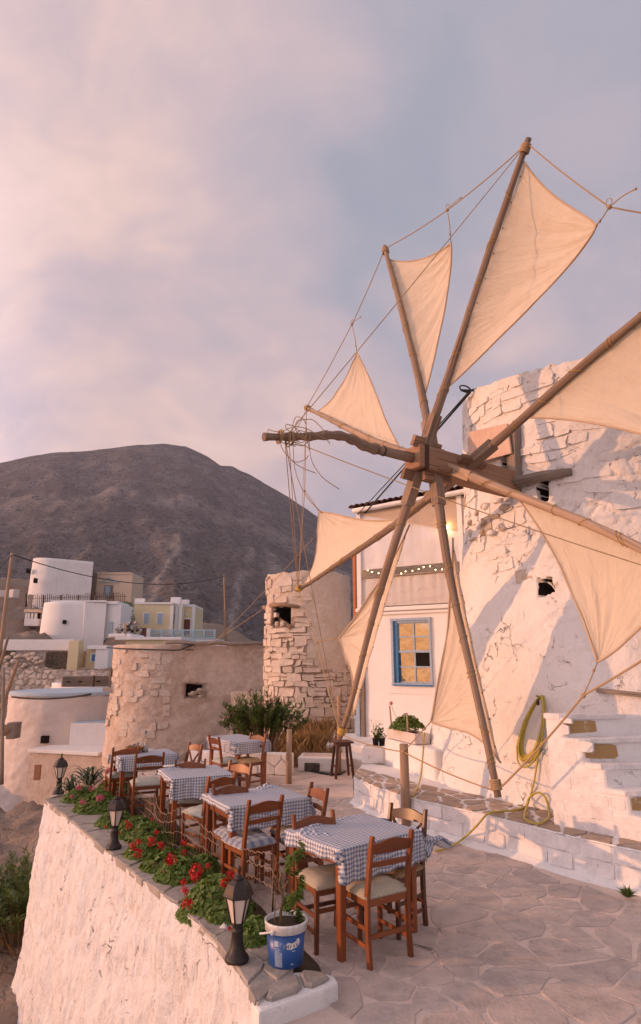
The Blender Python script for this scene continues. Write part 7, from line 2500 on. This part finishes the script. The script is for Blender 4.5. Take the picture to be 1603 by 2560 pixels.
# dry grass
def grass(name, label, region, n, h, seed, mat=None):
    rr = random.Random(seed)
    m = MB()
    for k in range(n):
        x, y, z = region(rr)
        a = rr.uniform(0, 2 * PI); hh = h * rr.uniform(.4, 1.1); b = rr.uniform(0, 2 * PI); w = .006 + .0006 * y
        p = Vector((x, y, z)); e = Vector((math.cos(a), math.sin(a), 0)) * w; bend = Vector((math.cos(b), math.sin(b), 0)) * hh * rr.uniform(.1, .7)
        m.face([m.vert(p - e), m.vert(p + e), m.vert(p + e * .6 + bend * .4 + Vector((0, 0, hh * .6))), m.vert(p + bend + Vector((0, 0, hh)))], None, False)
    o = m.build(name, mat or M_DRY)
    tag(o, label, 'dry grass', None, 'stuff')
grass('dry_grass', 'dry orange grass and weeds on the bank before the rubble stone mill', lambda r: (lambda x, y: (x, y, hill_z(x, y) - .02))(r.uniform(-.95, .35), r.uniform(13.2, 17.5)), 2600, .38, 4)
grass('dry_grass', 'dry straw tufts on the rocks outside the parapet wall', lambda r: (lambda x, y: (x, y, hill_z(x, y) - .05))(r.uniform(-9.0, -4.6), r.uniform(7.0, 13.0)), 2600, .32, 5)
grass('weeds', 'green weeds growing at the foot of the parapet wall', lambda r: (lambda q: (q.x + r.gauss(0, .10), q.y + r.gauss(0, .10), hill_z(q.x, q.y)))(Vector((-3.4, 8.2))), 160, .25, 6, M_LEAF)

# white block planter that holds the oleander
def block_planter():
    a, b = gz(560, 1836, 0), gz(694, 1826, 0)
    a = Vector((-2.6, 12.75, 0)); b = Vector((-.55, 12.35, 0))
    t = thing('block_planter_wall', 'low whitewashed block wall holding the bank under the oleander', 'wall', a)
    d = (b - a); L = d.length; d.normalize(); n = Vector((d.y, -d.x, 0))
    if n.y > 0: n = -n
    m = MB(); m.beam(Vector((0, 0, .19)) - n * .12, d * L + Vector((0, 0, .19)) - n * .12, .38, .22, (0, 0, 1) if False else n); m.build('core', M_WASH, t, .02)
    rr = random.Random(3); pts = []
    for r_ in range(2):
        s = rr.uniform(-.1, .1)
        while s < L:
            w = rr.uniform(.3, .45); pts.append((s + w / 2, .10 + .19 * r_)); s += w
    for c in voronoi(pts, [(0, .01), (L, .01), (L, .375), (0, .375)], lambda: rr.uniform(.012, .03)):
        if not c: continue
        m = MB(); stone_mb(m, soften(c, .006, .12), lambda u, v, h: d * u + n * (h + .0) + Vector((0, 0, v)), .03, rr.uniform(.008, .02), .015, .02)
        m.build('block', M_BRICKWASH, t)
block_planter()

# wooden posts
def post(p, h, r, lab, lean=(0, 0)):
    t = thing('wooden_post', lab, 'post', p)
    m = MB(); m.tube([(0, 0, -.05), (lean[0] * .5, lean[1] * .5, h * .5), (lean[0], lean[1], h)], [r, r * .97, r * .94], 10, jit=.06); m.build('shaft', M_POST, t)
p = gz(681, 1848, 0); post((p.x, p.y, 0), .90, .050, 'upright wooden post between the stool and the farthest table')
p = gz(957, 1950, 0); post((p.x, p.y - .05, 0), 1.02, .062, 'weathered wooden post in front of the stone bench')
p = gz(R6(435, 870)[0], R6(435, 870)[1], 0); post((.36, 12.6, 0), 1.42, .04, 'thin dark post behind the stool holding a wheel rope')

# stool
def stool():
    c = gz(*R6(440, 1115), 0)
    t = thing('bar_stool', 'tall brown wooden stool with square seat standing by the bench end', 'stool', (c.x, c.y + .08, 0), .25)
    H = .62
    m = MB(); m.box((.36, .34, .035), T(0, 0, H)); m.build('seat', M_VARN_DK, t, .01)
    m = MB(); m.box((.27, .25, .06), T(0, 0, H - .045)); m.build('apron', M_VARN_DK, t, .006)
    for sx in (-1, 1):
        for sy in (-1, 1):
            m = MB(); m.beam((sx * .17, sy * .16, 0), (sx * .11, sy * .10, H - .02), .045, .045); m.build('leg', M_VARN_DK, t, .006)
    for s in (-1, 1):
        m = MB(); m.beam((s * .15, -.14, .20), (s * .15, .14, .20), .025, .035); m.build('stretcher', M_VARN_DK, t, .004)
stool()
# blue bench on the house platform
def platform():
    t = thing('house_platform', 'whitewashed step platform in front of the house door', 'platform', (.2, 14.2, 0))
    m = MB()
    pl = [(-.08, 0), (2.6, -1.5), (3.2, 1.0), (.9, 1.9), (.1, 2.0)]
    m.prism(pl, -.3, .34); m.build('step', M_WASH, t, .04, 3)
    m = MB(); m.prism([(-.02, -.75), (.75, -1.1), (1.1, -.4), (.1, .05)], -.3, .17); m.build('step', M_WASH, t, .04, 3)
platform()
def blue_bench():
    a = gz(*R6(560, 705), .34); b = gz(*R6(760, 705), .34)
    c = (a + b) / 2
    t = thing('blue_bench', 'small faded blue wooden bench against the white house', 'bench', (c.x, c.y, .34), math.atan2(HD.y, HD.x) + .25)
    w = (b - a).length
    m = MB(); m.box((w + .20, .30, .045), T(.02, 0, .40)); m.build('seat', M_BLUEWOOD, t, .008)
    for x in (-w / 2 + .06, w / 2 - .05):
        m = MB(); m.box((.09, .26, .38), T(x, 0, .19)); m.build('side_panel', M_BLUEWOOD, t, .008)
    m = MB(); m.box((w - .1, .03, .10), T(0, .06, .30)); m.build('rail', M_BLUEWOOD, t, .005)
blue_bench()
def basin():
    a = gz(*R6(100, 1030), 0); b = gz(*R6(470, 1090), 0)
    c = (a + b) / 2
    t = thing('stone_basin', 'whitewashed low basin with a dark patch behind the stool', 'basin', (c.x, c.y + .3, 0), -.1)
    w = (b - a).length
    m = MB(); m.box((w, .62, .27), T(0, 0, .135)); m.build('body', M_WASH, t, .04, 3)
    m = MB(); m.box((w - .18, .44, .03), T(0, 0, .262)); m.build('water_top', M_MORTAR, t, .005)
    m = MB(); m.box((.30, .05, .15), T(-w / 2 + .28, -.31, .09)); m.build('dark_patch', M_LICHEN, t, .04, 3)
basin()
o = MB().tube([p + Vector((0, 0, .02)) for p in spline([gz(*R6(60, 1035), 0), gz(*R6(200, 1070), 0), gz(*R6(330, 1090), 0), gz(*R6(420, 1085), 0), gz(*R6(490, 1040), 0)], 8)], .022, 8).build('black_pipe', M_BLACKPLASTIC); tag(o, 'black plastic pipe curving along the ground under the stool', 'pipe')

# low planter wall at the tower foot with wooden trough and plants
def planter_wall():
    a = gz(*R6(840, 985), BENCH_Z); b = gz(*R6(1215, 1110), BENCH_Z)
    t = thing('planter_wall', 'rounded whitewashed planter wall between bench and house', 'wall', (a.x, a.y, BENCH_Z))
    d = (b - a); d.z = 0
    m = MB()
    n = Vector((d.y, -d.x, 0)).normalized()
    if n.x > 0: n = -n
    pts = [Vector((0, 0, 0)), d * .5 + n * .03, d * 1.25, d * 1.25 - n * .9, -n * .55 + d * .1]
    m.prism([(p.x, p.y) for p in pts], -.2, .43); m.build('wall', M_WASH, t, .06, 3)
    tr = thing('wooden_trough', 'weathered wooden plant trough tilted on the planter wall', 'planter', (a.x + d.x * .42 - n.x * .15, a.y + d.y * .42 - n.y * .15, BENCH_Z + .44), math.atan2(d.y, d.x))
    w = d.length * .74
    m = MB(); m.box((w, .03, .16), T(0, -.12, .08)); m.build('board', M_WASH_PINK, tr, .006)
    m = MB(); m.box((w, .03, .16), T(0, .12, .08)); m.build('board', M_WASH_PINK, tr, .006)
    for s in (-1, 1): m = MB(); m.box((.03, .21, .16), T(s * (w / 2 - .015), 0, .08)); m.build('end_board', M_WASH_PINK, tr, .006)
    m = MB(); m.box((w - .06, .20, .13), T(0, 0, .07)); m.build('soil', M_SOIL, tr)
    base = tr.location + Vector((0, 0, .17))
    g = geranium('trough_geranium', 'green geranium with one small red bloom in the wooden trough', base, .30, 900, [(-.25, .05, .42, .035)], M_RED, 41, (1.05, .6)); del g['group']
    for (u0, v0, u1, v1, y, lab) in ((886, 432, 912, 680, 11.2, 'thin wooden stick leaning in the planter left of the trough'), (1048, 500, 1062, 700, 10.6, 'thin dark cane standing among the trough leaves')):
        p0, p1 = gy(*R6(u1, v1), y), gy(*R6(u0, v0), y)
        o = MB().tube([p0 - Vector((0, 0, .15)), p1], .014, 6).build('stick', M_POST); tag(o, lab, 'stick')
    return a, d, n
planter_wall()
def white_trough():
    a = gz(*R6(628, 985), BENCH_Z); b = gz(*R6(832, 985), BENCH_Z)
    t = thing('white_trough', 'small white stone trough on the end of the bench', 'trough', ((a.x + b.x) / 2, (a.y + b.y) / 2 + .17, BENCH_Z))
    w = (b - a).length
    m = MB(); m.box((w, .34, .28), T(0, 0, .14)); m.build('body', M_WASH, t, .035, 3)
    m = MB(); m.box((w - .12, .22, .02), T(0, 0, .275)); m.build('soil', M_MORTAR, t)
    pt = thing('potted_basil', 'small green plant in two black pots standing in the white trough', 'plant', (t.location.x + .12, t.location.y, BENCH_Z + .28))
    for s in (-.055, .055):
        m = MB(); m.lathe([(.045, 0), (.058, .11), (.062, .11), (.062, .125), (.05, .122)], 14, T(s, 0, 0)); m.build('pot', M_BLACKPLASTIC, pt)
    m = MB(); rr = random.Random(2)
    for k in range(240):
        q = Vector((rr.gauss(0, .05), rr.gauss(0, .04), .12 + abs(rr.gauss(0, .10)))); leaf(m, q, (rr.uniform(-1, 1), rr.uniform(-1, 1), rr.uniform(0, 1)), rr.uniform(.04, .07), .6)
    m.build('foliage', M_OLEA, pt)
white_trough()

# garden hose: coil on the wall and the run along the bench
def hose():
    def wp(u, v, h=.05):
        a, z = tow(u, v); return tpt(a, z, h)
    r5 = reg(1250, 1650, 353 / 1421)
    t = thing('garden_hose', 'yellow garden hose coiled on a nail of the mill wall and trailing over the bench', 'hose', wp(*r5(430, 360)))
    O = t.location.copy()
    rr = random.Random(12)
    loops = MB()
    for k in range(6):
        pts = []
        for q in range(28):
            a = 2 * PI * q / 28
            cx = lerp(455, 270 + 12 * k, .5 - .5 * math.cos(a)) if False else 0
            # tear shape from the nail at the top to the low belly
            s = .5 - .5 * math.cos(a)
            y = 360 + (960 + 16 * k - 360) * s + (30 if k == 5 else 0) * s
            xm = lerp(445, 285, s ** .9)
            wdt = (95 + 9 * k) * math.sin(a) * (.35 + .65 * s ** .55)
            pts.append((xm - wdt + rr.uniform(-3, 3), y))
        P = [wp(*r5(x, y), .035 + .022 * (k % 3) + rr.uniform(0, .008)) - O for x, y in pts]
        P.append(P[0])
        loops.tube(spline(P, 2), .0115, 7, cap=False)
    o = loops.build('coil', M_HOSE, t)
    m = MB()
    run = [wp(*r5(430, 880), .07), wp(*r5(395, 1060), .06), wp(*r5(365, 1250), .06), wp(*r5(330, 1400), .08)]
    fl = [gz(*r5(x, y), BENCH_Z + .03) for x, y in ((245, 1575), (290, 1625), (400, 1645), (490, 1590))]
    up = [wp(*r5(515, 1500), .06) , wp(*r5(490, 1380), .07), wp(*r5(430, 1320), .09), wp(*r5(350, 1370), .12)]
    f2 = [gz(*r5(x, y), BENCH_Z + .03) for x, y in ((260, 1470), (160, 1510), (0, 1525))]
    z6 = reg(850, 1650, 753 / 1512)
    f3 = [gz(*z6(740, 775), BENCH_Z + .03), gz(*z6(680, 840), .25), gz(*z6(620, 895), .06), gz(*z6(555, 938), .03), gz(*z6(480, 960), .03)]
    m.tube(spline([p - O for p in run + fl + up + f2 + f3], 6), .0115, 7); m.build('run', M_HOSE, t)
    m = MB(); n0 = wp(*r5(365, 362), .0) - O; m.tube([n0, wp(*r5(430, 362), .10) - O], .008, 6); m.build('nail', M_IRON, t)
    m = MB(); q0 = wp(*r5(424, 395), .10) - O; q1 = wp(*r5(424, 450), .09) - O
    m.tube([q0, q0.lerp(q1, .5), q1], [.018, .022, .018], 8); m.build('nozzle', M_IRON, t)
    # second thin hose hanging at the left of the bench
    y = [gz(*R6(1105, 1500), .05), gz(*R6(1110, 1380), .25), gz(*R6(1115, 1260), BENCH_Z + .03), gz(*R6(1150, 1200), BENCH_Z + .03), gy(*R6(1180, 1100), 9.6), gy(*R6(1200, 900), 9.7), gy(*R6(1215, 690), 9.3)]
    o2 = MB().tube(spline(y, 6), .012, 6).build('thin_hose', M_HOSE); tag(o2, 'pale yellow hose hanging from the lower sail corner to the bench foot', 'hose')
hose()
def tufts():
    r5 = reg(1250, 1650, 353 / 1421)
    p = gz(*r5(1335, 2330), .06)
    t = thing('weed_tuft', 'little green weed growing from the foot of the bench at the right', 'plant', (p.x - .06, p.y - .02, .02))
    m = MB(); rr = random.Random(5)
    for k in range(70):
        a = rr.uniform(0, 2 * PI); leaf(m, Vector((rr.gauss(0, .012), rr.gauss(0, .012), 0)), (math.cos(a), math.sin(a), rr.uniform(.4, 2.2)), rr.uniform(.05, .12), .22)
    m.build('leaves', M_OLEA, t)
    p = gz(*R6(605, 1355), .03)
    t = thing('weed_tuft', 'tiny weed at the foot of the bench near its left end', 'plant', (p.x, p.y, .01))
    m = MB()
    for k in range(30):
        a = rr.uniform(0, 2 * PI); leaf(m, Vector((rr.gauss(0, .01), rr.gauss(0, .01), 0)), (math.cos(a), math.sin(a), rr.uniform(.3, 1.2)), rr.uniform(.04, .07), .3)
    m.build('leaves', M_OLEA, t)
tufts()
def sacks():
    p = gz(*R4(225, 840), .12)
    m = MB(); m.grid(10, 10, lambda u, v: ((u - .5) * .09, (v - .5) * .06, .05 * math.sin(PI * u) * math.sin(PI * v) * (1 + .6 * fbm((u * 5, v * 5, 1), 2)) + .02 * fbm((u * 9, v * 9, 3), 2)), True)
    o = m.build('crumpled_bag', M_PAPER, None, 0, 2, (p.x, p.y, .10)); tag(o, 'crumpled white plastic bag tucked between the geranium and the near lantern', 'bag')
    q = gz(*R6(820, 805), .7)
sacks()

# ------------------------------------------------------------------ evening haze over the valley
hz = MB(); hz.box((3400, 2500, 640), T(-50, 650, 148))
haze_m = bpy.data.materials.new('haze'); haze_m.use_nodes = True
ht = NT(haze_m.node_tree); ht.n.clear()
ho = ht.n.new('ShaderNodeOutputMaterial'); hv = ht.n.new('ShaderNodeVolumePrincipled')
hv.inputs['Color'].default_value = (0.72, 0.72, 0.86, 1); hv.inputs['Density'].default_value = 0.0002; hv.inputs['Anisotropy'].default_value = 0.2
ht.l.new(hv.outputs[0], ho.inputs['Volume'])
haze = hz.build('haze', haze_m); haze['kind'] = 'stuff'
